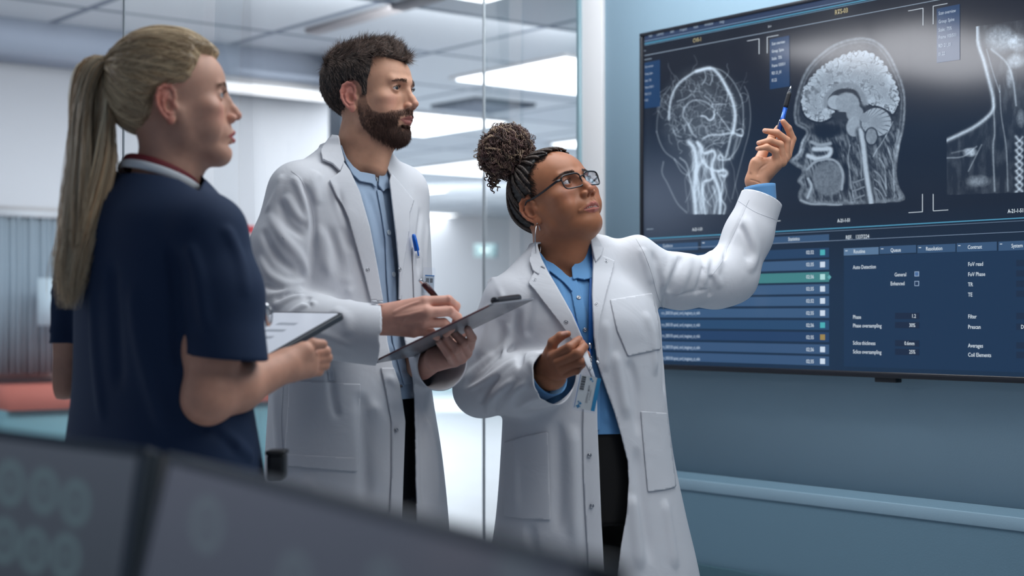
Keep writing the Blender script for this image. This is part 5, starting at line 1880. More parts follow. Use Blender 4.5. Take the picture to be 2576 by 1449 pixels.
def man_hair():
    hd = MAN['head']; root = MAN['root']
    side = [(44, 60), (38, 42), (33, 20), (31, 4), (15, 4), (15, 24), (8, 37), (-8, 41), (-22, 36), (-30, 14), (-33, -20), (-38, -50), (-60, -58), (-130, -50), (-130, 180), (40, 180), (40, 96)]
    def mask(L):
        x, y, z = np.abs(L[:, 0]), L[:, 1], L[:, 2]
        a = poly_sd(side, y, z)
        b = np.where(y > 20, z - (83 + 13 * np.minimum(1, (x / 46) ** 2)), -50.)
        return np.maximum(a, b)
    def T(L):
        x, y, z = np.abs(L[:, 0]), L[:, 1], L[:, 2]
        m = mask(L)
        t = 5 + 4 * sstep(z, 30, 90) + 7 * sstep(y, -10, 40) * (1 - .8 * sstep(y, 55, 85)) * sstep(z, 80, 105) + 12 * sstep(-y, 20, 90) * sstep(z, -30, 40)
        t = t + 2.6 * np.sin(L[:, 0] * .16 + 2 * np.sin(y * .06)) * sstep(z, 80, 100) + 2.2 * np.sin(y * .21 + L[:, 0] * .13 + 1) * sstep(z, 70, 100) + .5 * np.sin(z * .11 + y * .30 + 2 * np.sin(z * .05))
        return -5 + (t + 5) * sstep(m, -3, 9)
    def f(X):
        L = hd.to_local(X)
        return (hd.skull(L) - T(L)) * hd.k * mm * .8
    V, Q = surf(f, hd.O - A3(.16, .16, .08), hd.O + A3(.16, .16, .19), .0028)
    L = hd.to_local(V)
    keep = T(L) > -3.5
    Q = Q[keep[Q].all(1)]
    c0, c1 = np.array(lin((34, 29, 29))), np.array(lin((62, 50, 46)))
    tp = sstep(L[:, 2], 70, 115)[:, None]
    hm = hair_mat('hair_brown', .6)
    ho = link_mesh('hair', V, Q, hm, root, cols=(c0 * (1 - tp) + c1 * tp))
    def wf(c): return (T(hd.to_local(c)) > 1).astype(float) * (.6 + .8 * sstep(hd.to_local(c)[:, 2], 60, 100))
    pts, N = samples(V, Q, 13000, wf, 3)
    Lp = hd.to_local(pts); x, y, z = Lp.T
    R = np.random.default_rng(7)
    top = sstep(z, 72, 104)[:, None]
    sw = np.sin(x * .07 + y * .045) * .55
    dt = np.stack([.45 + sw, np.full_like(x, .9) * (1 - .65 * sstep(y, 40, 80)), .25 + .35 * sstep(y, 40, 80) + .25 * np.sin(x * .11)], 1)
    ds = np.stack([0 * x, .18 + .35 * sstep(z, 20, 70), -1 + 0 * x], 1)
    D = dt * top + ds * (1 - top) + R.normal(0, .08, (len(x), 3))
    D = hd.dirw(D); D = tang(D, N)
    up = N * (.16 + .16 * top * sstep(y, 0, 70)[:, None] + R.normal(0, .10, (len(x), 1)))
    D = D + up; D /= np.linalg.norm(D, axis=1)[:, None]
    clump = np.stack([np.sin(x * .31 + y * .12), np.sin(y * .27 + z * .2), np.sin(x * .2 + z * .3)], 1) * .28
    D = D + clump * (.5 + .5 * top); D /= np.linalg.norm(D, axis=1)[:, None]
    ln = (.010 + .020 * top[:, 0] + R.normal(0, .003, len(x))).clip(.004, .04) * np.where(z < -20, .8, 1)
    Vs, Qs = strand_mesh(pts + N * .0004, D, ln, .00036, bend=-N * .12 + hd.dirw(np.array([[0, 0, -.15]])), nseg=6, seed=4, wob=.16)
    cs = col_strands(len(pts), 18, (lin((50, 42, 40)), lin((156, 134, 122))), .25, 5)
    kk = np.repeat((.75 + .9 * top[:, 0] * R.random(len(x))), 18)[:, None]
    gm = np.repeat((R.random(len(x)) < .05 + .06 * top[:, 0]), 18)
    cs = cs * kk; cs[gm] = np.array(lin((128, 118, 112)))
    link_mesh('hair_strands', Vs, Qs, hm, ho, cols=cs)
    # beard
    bm = hair_mat('beard_brown', .55)
    Vh, Qh = MAN['Vh'], MAN['Qh']
    def wb(c):
        L = hd.to_local(c); w = beard_weight(L)
        w = w * (.2 + .8 * sstep(L[:, 2], 10, -25 - 0 * L[:, 2])) * (.25 + .75 * sstep(L[:, 2] + .25 * L[:, 1], 4, -34)) * (1 + .6 * (L[:, 1] > 60))
        m2 = (np.abs(L[:, 0]) < 30) & (L[:, 1] > 84) & (L[:, 2] > -42) & (L[:, 2] < -26)
        return np.where(m2, 2.2 * w, w)
    pts, N = samples(Vh, Qh, 11000, wb, 13)
    L = hd.to_local(pts); x, y, z = L.T
    D = np.stack([np.sign(x) * .1, .25 + 0 * x, -1 + 0 * x], 1)
    mus = (z > -44) & (y > 84)
    D[mus] = np.stack([np.sign(x[mus]) * .9, 0 * x[mus] + .3, -.7 + 0 * x[mus]], 1)
    D = tang(hd.dirw(D) + R.normal(0, .25, (len(x), 3)), N) + N * (.55 + .25 * (z < -70))[:, None]
    D /= np.linalg.norm(D, axis=1)[:, None]
    ln = (.0028 + .003 * sstep(z, -10, -60) + .003 * sstep(z, -70, -100) + R.normal(0, .0012, len(x))).clip(.0018, .014)
    Vs, Qs = strand_mesh(pts - N * .0006, D, ln, .00026, bend=hd.dirw(np.array([[0, 0, -.5]])) + 0 * N, nseg=4, seed=14, wob=.3)
    link_mesh('beard', Vs, Qs, bm, root, cols=col_strands(len(pts), 12, (lin((62, 44, 39)), lin((124, 92, 80))), .3, 6))
    brows(hd, Vh, Qh, root, (lin((88, 66, 56)), lin((126, 98, 84))), 260, th=4.4, seed=20, length=.0055, zc=36.5, arch=1.6)
    lashes(hd, root, .0055)


def brows(hd, V, Q, root, tones, n, th=4.5, arch=3.0, zc=38.0, seed=0, length=.007, x0=11, x1=47):
    R = np.random.default_rng(seed)
    for sg in (1, -1):
        def wbr(c):
            L = hd.to_local(c); x = L[:, 0] * sg
            t = np.clip((x - x0) / (x1 - x0), 0, 1)
            zm = zc + arch * np.sin(t * 2.5) - 2.5 * sstep(t, .6, 1)
            hw = th * (1 - .6 * t)
            return ((x > x0) & (x < x1) & (L[:, 1] > 60)) * np.clip(1.3 - np.abs(L[:, 2] - zm) / hw, 0, 1)
        pts, N = samples(V, Q, n, wbr, seed + 3 + sg)
        L = hd.to_local(pts)
        D = np.stack([sg * (.8 + 0 * L[:, 0]), 0 * L[:, 0], .55 - .9 * np.clip((L[:, 0] * sg - x0) / 30, 0, 1)], 1)
        D = tang(hd.dirw(D) + R.normal(0, .2, (len(pts), 3)), N) + N * .25
        D /= np.linalg.norm(D, axis=1)[:, None]
        Vs, Qs = strand_mesh(pts - N * .0003, D, np.full(len(pts), length) * R.uniform(.7, 1.1, len(pts)), .00024, nseg=4, seed=seed + 5, wob=.2)
        link_mesh('eyebrow', Vs, Qs, mat('brow_hair', (0, 0, 0), .5, attr='Col'), root, cols=col_strands(len(pts), 12, tones, .2, seed))


def lashes(hd, root, ln, up=.35, n=46):
    R = np.random.default_rng(2)
    for c in hd.lidc:
        sg = np.sign(c[0])
        t = np.linspace(-1, 1, n) + R.normal(0, .02, n)
        x = c[0] + t * 11.6; z = 19.3 + 4.4 * np.sqrt(np.clip(1 - (t * .97) ** 2, 0, 1))
        y = c[1] + np.sqrt(np.clip(13.6 ** 2 - (x - c[0]) ** 2 - (z - c[2]) ** 2, 0, None))
        p = hd.to_world(np.stack([x, y, z], 1))
        D = np.stack([t * .5 + sg * .15, 1 + 0 * t, up + 0 * t], 1); D = hd.dirw(D / np.linalg.norm(D, axis=1)[:, None])
        Vs, Qs = strand_mesh(p, D, np.full(n, ln), .00022, bend=np.tile(hd.dirw(A3(0, 0, .8)), (n, 1)), nseg=4, wob=.06)
        link_mesh('eyelashes', Vs, Qs, M_black, root)
man_hair()

# ------------------------------------------------------------------ the woman pointing with a pen
WZ = 3.45
def build_woman():
    me = empty('person', A3(*(P(1470, 793, WZ)[:2]), 0), 'woman with curly bun and glasses in a lab coat pointing a pen at the screen', 'person')
    hd = Head(P(1403, 521, WZ), yaw_pitch(-51, 25, 10), k=.985, jaw=1.0, cheek=1.0, full=0.5, brow=.8, nose=.78, nosew=1.06, lips=.92, chin=1.0, gaze=(-.42, 1, .02), open_=1.8, mouth=1.25, nose_up=1.5, eye=4.9, rec=15, short=13)
    f_ang = math.radians(-66)
    fw = A3(math.cos(f_ang), math.sin(f_ang), 0); rt = np.cross(fw, UZ_)
    yaw = math.atan2(rt[1], rt[0])
    TC = P(1460, 820, WZ)
    x_ = lambda px: (px - CX) * WZ / F
    z_ = lambda py: CAMH + (793 - py) * WZ / F
    neck = chain([hd.to_world((0, -16, -30)), P(1408, 600, WZ + .005), P(1420, 660, WZ + .01), P(1430, 720, WZ + .015)], [.054, .055, .056, .060], .02)
    thro = [cone(hd.to_world((0, 48, -72)), P(1440, 655, WZ - .045), .026, .024), ell(hd.to_world((0, 42, -72)), (.034, .030, .018))]
    def head_f(X):
        d = smin(hd.sdf(X), smin(neck(X), torso(.040)(X), .03), .026)
        for g in thro: d = smin(d, g(X), .028)
        return d
    def torso(o, zt=1.35):
        rows = [(.45, x_(1500), WZ, .26, .21), (.62, x_(1494), WZ, .245, .195), (.76, x_(1487), WZ, .218, .175), (.90, x_(1477), WZ, .198, .158), (1.02, x_(1472), WZ, .188, .150),
                (1.12, x_(1468), WZ, .182, .152), (1.20, x_(1460), WZ, .182, .148), (1.265, x_(1448), WZ + .005, .165, .118), (1.305, x_(1435), WZ + .01, .120, .092), (zt, x_(1418), WZ + .012, .070, .068)]
        return loft([(z, x, y, a - o, b - o, yaw) for z, x, y, a, b in rows])
    lo, hi = hd.O - .20, hd.O + .20; lo[2] = z_(745); hi[2] = hd.O[2] + .17
    Vh, Qh = surf(head_f, lo, hi, .0018)

    SR, ER, WR = pz([(1278, 765, 3.385)])[0], pz([(1212, 978, 3.41)])[0], pz([(1392, 948, 3.245)])[0]
    SL, EL, WL = pz([(1600, 690, 3.50)])[0], pz([(1838, 695, 3.62)])[0], pz([(1915, 500, 3.66)])[0]
    tr = torso(0)
    tps = [cone(P(1408, 650, WZ + .01), SR + A3(.01, 0, .012), .050, .054), cone(P(1450, 640, WZ + .01), SL + A3(0, 0, .012), .050, .060)]
    armR = chain([SR, pz([(1238, 870, 3.40)])[0], ER, pz([(1300, 965, 3.33)])[0], WR + unit(WR - ER) * .05], [.058, .060, .060, .064, .058], .02)
    armL = chain([SL, pz([(1712, 708, 3.55)])[0], pz([(1800, 708, 3.60)])[0], EL, pz([(1882, 592, 3.645)])[0], WL + unit(WL - EL) * .05], [.070, .060, .059, .060, .054, .049], .025)
    puff = ell(P(1606, 634, 3.49), (.028, .05, .036))
    def trunk(X):
        d = smin(tr(X), tps[0](X), .05); d = smin(d, tps[1](X), .05); return smin(d, puff(X), .03)
    base = lambda X: smin(smin(trunk(X), armL(X), .03), armR(X), .02)
    fl = trace_lines(base, [
        ([(1216, 718), (1238, 700), (1262, 742), (1272, 790)], 4, 7),
        ([(1306, 770), (1300, 830), (1310, 890), (1312, 930)], -9, 10),
        ([(1160, 962), (1225, 905), (1298, 850)], 7, 9), ([(1170, 985), (1238, 945), (1305, 900)], 6, 8), ([(1165, 975), (1230, 925), (1300, 872)], -5, 6),
        ([(1226, 1046), (1240, 1000), (1300, 950)], 6, 9), ([(1205, 1020), (1222, 985), (1262, 945)], -6, 8), ([(1255, 1040), (1290, 990), (1330, 960)], 4, 9),
        ([(1300, 1030), (1350, 1000), (1400, 1010)], 4, 9), ([(1330, 900), (1350, 940), (1345, 990)], 3, 10),
        ([(1230, 760), (1225, 830), (1200, 900)], 5, 12), ([(1262, 800), (1255, 860), (1235, 900)], -5, 10), ([(1280, 810), (1275, 860), (1262, 905)], 5, 8),
        ([(1345, 730), (1330, 800), (1325, 850)], -4, 12), ([(1385, 800), (1370, 880), (1362, 880)], -4, 12), ([(1420, 850), (1440, 900), (1470, 950)], 4, 12),
        ([(1880, 505), (1861, 556), (1831, 620), (1820, 650), (1789, 696)], -4, 5), ([(1872, 540), (1893, 600), (1900, 645), (1880, 690)], 7, 12), ([(1862, 560), (1880, 610), (1882, 660)], -5, 9),
        ([(1787, 690), (1790, 720), (1784, 748)], -6, 8), ([(1800, 620), (1812, 650), (1800, 690), (1815, 730)], 6, 10),
        ([(1714, 642), (1697, 692), (1678, 741)], -7, 8), ([(1735, 642), (1722, 700), (1695, 760)], 7, 10), ([(1760, 640), (1768, 690), (1745, 745)], -5, 9), ([(1690, 640), (1678, 690), (1668, 730)], 5, 8),
        ([(1790, 625), (1776, 670), (1770, 720)], 5, 9), ([(1640, 625), (1655, 680), (1668, 740), (1672, 780)], -5, 10), ([(1612, 620), (1625, 660), (1640, 720)], 4, 10),
        ([(1691, 745), (1735, 735), (1782, 726)], -3, 4),
        ([(1615, 780), (1640, 850), (1650, 950)], 5, 14), ([(1660, 800), (1668, 900), (1672, 1000)], -5, 12), ([(1580, 900), (1600, 980), (1606, 1100)], -6, 12), ([(1545, 880), (1560, 960), (1580, 1060)], 6, 13),
        ([(1600, 1120), (1615, 1250), (1640, 1430)], -6, 14), ([(1590, 1240), (1600, 1330), (1612, 1440)], 7, 16), ([(1670, 1250), (1685, 1340), (1700, 1440)], 6, 16),
        ([(1400, 1050), (1405, 1180), (1405, 1350)], -7, 14), ([(1440, 1060), (1445, 1200), (1450, 1400)], 7, 16), ([(1300, 1080), (1298, 1180), (1300, 1300)], 4, 14), ([(1330, 1310), (1340, 1380), (1350, 1440)], -6, 14),
        ([(1520, 800), (1530, 870), (1520, 940)], 3, 12),
    ], 2.8, 3.95)
    coat = with_folds(base, fl)
    opening = [(1352, 560), (1348, 612), (1362, 650), (1380, 685), (1402, 722), (1440, 790), (1466, 850), (1482, 900), (1498, 955), (1502, 1010), (1503, 1080), (1507, 1160), (1512, 1300), (1520, 1500), (1526, 2100),
               (1546, 2100), (1549, 1500), (1562, 1380), (1576, 1300), (1583, 1210), (1580, 1160), (1562, 1090), (1546, 1035), (1524, 975), (1505, 920), (1494, 850), (1489, 740), (1492, 650), (1487, 602), (1478, 560)]
    lo = A3(x_(1120), 3.10, .48); hi = A3(.67, 3.80, 1.50)
    cuts = [front_opening(opening, TC, fw, armR), sleeve_end(WR, WR - ER, .125, trunk), sleeve_end(WL, WL - EL, .12), lambda V: V[:, 2] - .50]
    co = garment('lab_coat', coat, lo, hi, .0042, cuts, M_coat, me)
    patch('lapel', coat, [(1354, 668), (1329, 711), (1344, 728), (1372, 765), (1404, 806), (1436, 850), (1470, 908), (1488, 948), (1497, 952), (1482, 902), (1465, 850), (1438, 790), (1400, 722), (1376, 684)], 3.22, 3.6, .006, .003, M_coat, co, 3)
    patch('lapel', coat, [(1512, 642), (1546, 657), (1538, 690), (1524, 740), (1510, 800), (1503, 850), (1510, 915), (1503, 915), (1495, 850), (1490, 740), (1493, 650), (1500, 640)], 2.9, 3.7, .006, .003, M_coat, co, 3)
    cf = lambda X: smin(coat(X), neck(X) - .014, .02)
    patch('collar', cf, [(1350, 612), (1338, 630), (1332, 655), (1340, 680), (1356, 692), (1360, 670), (1372, 676), (1360, 645)], 2.9, 3.7, .008, .004, M_coat, co, 3)
    patch('collar', cf, [(1484, 582), (1497, 594), (1510, 608), (1518, 625), (1512, 643), (1498, 660), (1493, 640), (1486, 604)], 2.9, 3.8, .009, .004, M_coat, co, 3)
    A_ = pz([(1352, 612, WZ - .03), (1352, 600, WZ + .03), (1375, 590, WZ + .075), (1420, 580, WZ + .085), (1465, 575, WZ + .06), (1484, 582, WZ + .0)])
    B_ = pz([(1334, 655, WZ - .04), (1330, 640, WZ + .05), (1370, 630, WZ + .11), (1430, 622, WZ + .12), (1490, 615, WZ + .08), (1512, 630, WZ + .0)])
    strip('collar_band', A_, B_, M_coat, co, thick=.004)
    patch('chest_pocket', coat, [(1535, 754), (1640, 737), (1656, 805), (1662, 878), (1580, 896), (1552, 830)], 2.9, 3.7, .002, .0014, M_coat, co, 4)
    patch('pocket', coat, [(1612, 1034), (1677, 1039), (1686, 1100), (1701, 1224), (1672, 1232), (1630, 1237), (1622, 1150)], 2.9, 3.8, .0025, .0014, M_coat, co, 4)
    patch('pocket', coat, [(1268, 1113), (1320, 1097), (1378, 1086), (1382, 1200), (1385, 1308), (1320, 1305), (1266, 1298), (1266, 1200)], 2.9, 3.8, .002, .0014, M_coat, co, 4)
    patch('placket', coat, [(1470, 960), (1499, 958), (1503, 1080), (1508, 1200), (1513, 1320), (1520, 1445), (1482, 1445), (1474, 1320), (1468, 1200), (1466, 1080)], 3.2, 3.6, .003, .0025, M_coat, co, 4)
    stitch('seam', coat, [(1600, 600), (1622, 640), (1640, 690), (1655, 745), (1672, 782)], 2.8, 3.8, co, M_coat, .001, .0008)
    stitch('seam', coat, [(1884, 503), (1861, 556), (1831, 620), (1822, 650), (1789, 696)], 2.8, 3.9, co, M_coat_seam, .0007, .0008)
    stitch('seam', coat, [(1691, 742), (1735, 733), (1786, 722)], 2.8, 3.9, co, M_coat_seam, .0006, .0008)
    stitch('seam', coat, [(1857, 505), (1900, 533), (1950, 552)], 2.8, 3.9, co, M_coat_seam, .0005, .0006)
    for px, py in ((1525, 657), (1345, 704), (1424, 810), (1500, 765), (1483, 1145), (1489, 1272)):
        c, n = on_surf(coat, px, py, 2.8, 3.7, .0075)
        snap(c, n, .0052, co, M_metal)
    # ---------------- shirt
    M_sh = mat('shirt_blue', lin((96, 152, 204)), .75, bump=(900, .12, .0004), sheen=.15)
    sh0 = torso(.020, 1.345)
    shs = trace_lines(sh0, [([(1400, 690), (1420, 760), (1450, 820)], 3, 7), ([(1470, 700), (1478, 780), (1482, 860)], -4, 7), ([(1505, 960), (1520, 1010), (1530, 1070)], 4, 12)], 2.9, 3.7)
    collar_base = lambda X: smin(sh0(X), neck(X) - .007, .012)
    shirt = with_folds(lambda X: smin(sh0(X), neck(X) - .004 + np.clip((X[:, 2] - z_(655)) * 3, 0, 1), .01), shs)
    skin_v = [(1345, 560), (1352, 618), (1368, 650), (1390, 668), (1412, 682), (1440, 702), (1448, 690), (1455, 668), (1470, 650), (1478, 620), (1482, 560)]
    so = garment('shirt', shirt, A3(x_(1270), 3.2, .90), A3(x_(1670), 3.65, 1.38), .0045, [front_opening(skin_v, TC + A3(0, .02, 0), fw), lambda V: V[:, 2] - z_(1081)], M_sh, me, .0025)
    patch('button_band', shirt, [(1430, 700), (1447, 694), (1462, 740), (1476, 790), (1490, 850), (1496, 900), (1510, 950), (1508, 1082), (1488, 1082), (1482, 950), (1470, 880), (1452, 810), (1440, 750)], 2.9, 3.7, .003, .002, M_sh, so, 3)
    for px, py in ((1454, 671), (1456, 748), (1472, 830)):
        c, n = on_surf(shirt, px, py, 2.9, 3.7, .0055); snap(c, n, .0052, so, M_metal)
    patch('collar_leaf', collar_base, [(1345, 606), (1352, 628), (1364, 648), (1374, 655), (1384, 690), (1362, 676), (1358, 640), (1351, 650), (1348, 668), (1356, 672), (1346, 640)], 2.8, 3.7, .009, .003, M_sh, so, 2.5)
    patch('collar_leaf', collar_base, [(1374, 655), (1392, 664), (1412, 680), (1432, 700), (1440, 735), (1420, 712), (1398, 694), (1380, 680), (1366, 664), (1352, 630), (1362, 640)], 2.8, 3.7, .006, .003, M_sh, so, 2.5)
    patch('collar_leaf', collar_base, [(1480, 588), (1487, 602), (1490, 640), (1489, 700), (1470, 704), (1452, 700), (1441, 704), (1438, 674), (1450, 660), (1464, 640), (1472, 604)], 2.8, 3.8, .008, .003, M_sh, so, 2.5)
    # shirt cuffs
    def cuff(c0, c1, r0, r1, nm):
        C = np.linspace(c0, c1, 10); V, q = tube_geo(C, np.linspace(r0, r1, 10), 28, caps=False)
        o = link_mesh(nm, V, q, M_sh, so); s = o.modifiers.new('t', 'SOLIDIFY'); s.thickness = .002
    cuff(pz([(1922, 545, 3.655)])[0], pz([(1911, 468, 3.662)])[0], .032, .0375, 'cuff')
    cuff(pz([(1340, 962, 3.30)])[0], pz([(1381, 938, 3.262)])[0], .046, .050, 'cuff')
    # ---------------- trousers, shoes
    hips = loft([(.75, x_(1482), WZ, .175, .14, yaw), (.92, x_(1478), WZ, .165, .132, yaw), (1.03, x_(1474), WZ, .16, .128, yaw)])
    lg = [chain([A3(x_(1484), WZ, .80) + rt * s * .09, A3(x_(1490), WZ, .42) + rt * s * .10 + fw * .02, A3(x_(1490), WZ, .06) + rt * s * .10], [.095, .066, .050], .02) for s in (1, -1)]
    M_bk = mat('trousers_black', lin((13, 13, 15)), .9)
    garment('trousers', U([hips] + lg, .03), A3(x_(1260), 3.15, .02), A3(x_(1700), 3.75, 1.05), .009, [lambda V: V[:, 2] - .06, lambda V: z_(1060) - V[:, 2]], M_bk, me, 0)
    for s in (1, -1):
        c = A3(x_(1490), WZ, .0) + rt * s * .10
        sh = U([ell(c + fw * .05 + UZ_ * .04, (.04, .125, .036), np.stack([rt, fw, UZ_], 1)), ell(c + UZ_ * .05, (.036, .05, .05), np.stack([rt, fw, UZ_], 1))], .02)
        garment('shoe', sh, c - A3(.2, .2, 0), c + A3(.2, .2, .14), .006, [lambda V: V[:, 2] - .004], M_black, me, 0)
    # ---------------- hands
    LH, lo1, hi1 = hand_sdf(
        [((1920, 530, 3.655), (1902, 458, 3.662), 27, 24), ((1897, 452, 3.66), (1905, 412, 3.655), 19, 17), ((1905, 455, 3.662), (1950, 412, 3.655), 20, 14), ((1912, 456, 3.668), (1978, 392, 3.68), 15, 11.5),
         ((1905, 420, 3.66), (1965, 400, 3.665), 15, 12)],
        [([(1980, 388, 3.685), (1993, 350, 3.69), (1983, 323, 3.680), (1970, 306, 3.672)], [11.5, 9.5, 8.4, 6.6]),
         ([(1974, 398, 3.672), (1979, 354, 3.668), (1954, 334, 3.655), (1924, 329, 3.650)], [11.5, 9.6, 8.4, 6]),
         ([(1968, 408, 3.662), (1962, 364, 3.652), (1937, 354, 3.640), (1909, 360, 3.638)], [11.5, 9.4, 8.2, 6]),
         ([(1954, 414, 3.655), (1951, 381, 3.642), (1929, 370, 3.632), (1906, 374, 3.632)], [10.5, 8.6, 7.4, 5.4]),
         ([(1908, 410, 3.672), (1925, 372, 3.695), (1942, 345, 3.700), (1958, 322, 3.695)], [14.5, 11, 9.5, 7.5])], kweb=.0012)
    Lf = with_folds(LH, trace_lines(LH, [([(1898, 405), (1920, 398), (1938, 380)], -2.2, 2.2), ([(1905, 445), (1912, 425), (1935, 408)], -1.6, 2.5), ([(1888, 440), (1890, 415), (1900, 398)], 2, 5), ([(1885, 452), (1900, 455), (1915, 462)], -1.2, 1.6)], 3.4, 3.9))
    VL, QL = surf(Lf, lo1, hi1, .0016)
    RH, lo2, hi2 = hand_sdf(
        [((1335, 962, 3.305), (1376, 932, 3.262), 27, 25), ((1374, 915, 3.255), (1394, 897, 3.205), 17, 12.5), ((1376, 925, 3.25), (1406, 912, 3.195), 20, 12.5), ((1378, 935, 3.25), (1412, 926, 3.193), 20, 12), ((1382, 942, 3.25), (1418, 938, 3.198), 17, 11.5),
         ((1378, 905, 3.25), (1384, 888, 3.222), 16, 13)],
        [([(1394, 898, 3.200), (1433, 874, 3.172), (1450, 860, 3.185), (1457, 853, 3.197)], [12.5, 10.4, 8.8, 7.2]),
         ([(1406, 912, 3.190), (1455, 889, 3.160), (1468, 873, 3.178), (1463, 862, 3.20)], [12.5, 10.6, 9, 7.4]),
         ([(1412, 927, 3.190), (1460, 909, 3.165), (1474, 893, 3.185), (1467, 880, 3.21)], [12, 10.2, 8.6, 7.2]),
         ([(1418, 939, 3.195), (1449, 931, 3.175), (1464, 916, 3.192), (1460, 902, 3.215)], [11, 9.2, 7.8, 6.6]),
         ([(1384, 888, 3.222), (1391, 862, 3.212), (1410, 846, 3.206), (1428, 840, 3.20)], [13, 11, 9.6, 7])], kweb=.0012)
    VR, QR = surf(RH, lo2, hi2, .0016)
    tb_ = torso(.040); tb = lambda X: smax(tb_(X), X[:, 2] - 1.25, .03)
    under = lambda X: smin(smin(smin(smax(tb(X), .96 - X[:, 2], .02), chain([SR, ER, WR], [.04, .036, .028], .01)(X), .03), chain([SL, EL, WL], [.045, .04, .03], .01)(X), .03), smax(hips(X) + .022, X[:, 2] - .96, .02), .02)
    Vb, Qb = surf(under, A3(x_(1130), 3.1, .78), A3(.68, 3.8, 1.36), .011)
    Vn, Qn = join_geo([(Vh, Qh), (VL, QL), (VR, QR), (Vb, Qb)])
    bc = np.array(lin((172, 114, 83)))
    Ch = face_colour(hd.to_local(Vh), bc, lin((186, 112, 100)), lin((186, 116, 84)), lin((180, 110, 84)))
    Cl = np.tile(np.array(lin((212, 156, 126))), (len(VL), 1)); Cr = np.tile(np.array(lin((170, 112, 84))), (len(VR), 1))
    wn = nail_mask(VL, None, [(1922, 329, 8, 3.6, 10, 4), (1906, 359, 8, 3.6, -15, 4), (1903, 373, 7, 3.2, -5, 4), (1970, 305, 4, 6, 20, 3.665)])[:, None]
    Cl = Cl * (1 - .5 * wn) + .5 * wn * np.array(lin((230, 190, 176)))
    wn = nail_mask(VR, None, [(1420, 838, 9, 5, 10, 4)])[:, None]
    Cr = Cr * (1 - .7 * wn) + .7 * wn * np.array(lin((222, 172, 158)))
    bd = link_mesh('body', Vn, Qn, mat('skin_brown', bc, **dict(M_skin_k, rough=.45)), me, cols=np.concatenate([Ch, Cl, Cr, np.tile(bc, (len(Vb), 1))]))
    for c in hd.lidc: eyeball(hd, c, bd, lin((70, 48, 36)))
    V, q = chain_teeth(hd); link_mesh('teeth', V, q, M_teeth, bd)
    return dict(root=me, head=hd, Vh=Vh, Qh=Qh, coat=coat, shirt=shirt, coat_o=co, body=bd, head_f=head_f)


M_teeth = mat('teeth', lin((226, 218, 208)), .25)
def chain_teeth(hd):
    """upper row of teeth just behind the lips"""
    gs = []
    for i in range(-4, 5):
        x = i * 4.6; y = 96.5 - (x / 20) ** 2 * 7
        V, q = tube_geo(np.array([[x, y, -52.3], [x, y + .4, -49], [x, y, -44]]), [1.6, 2.5, 2.4], 8, flat=.7)
        gs.append((hd.to_world(V), q))
    return join_geo(gs)
WOM = build_woman()

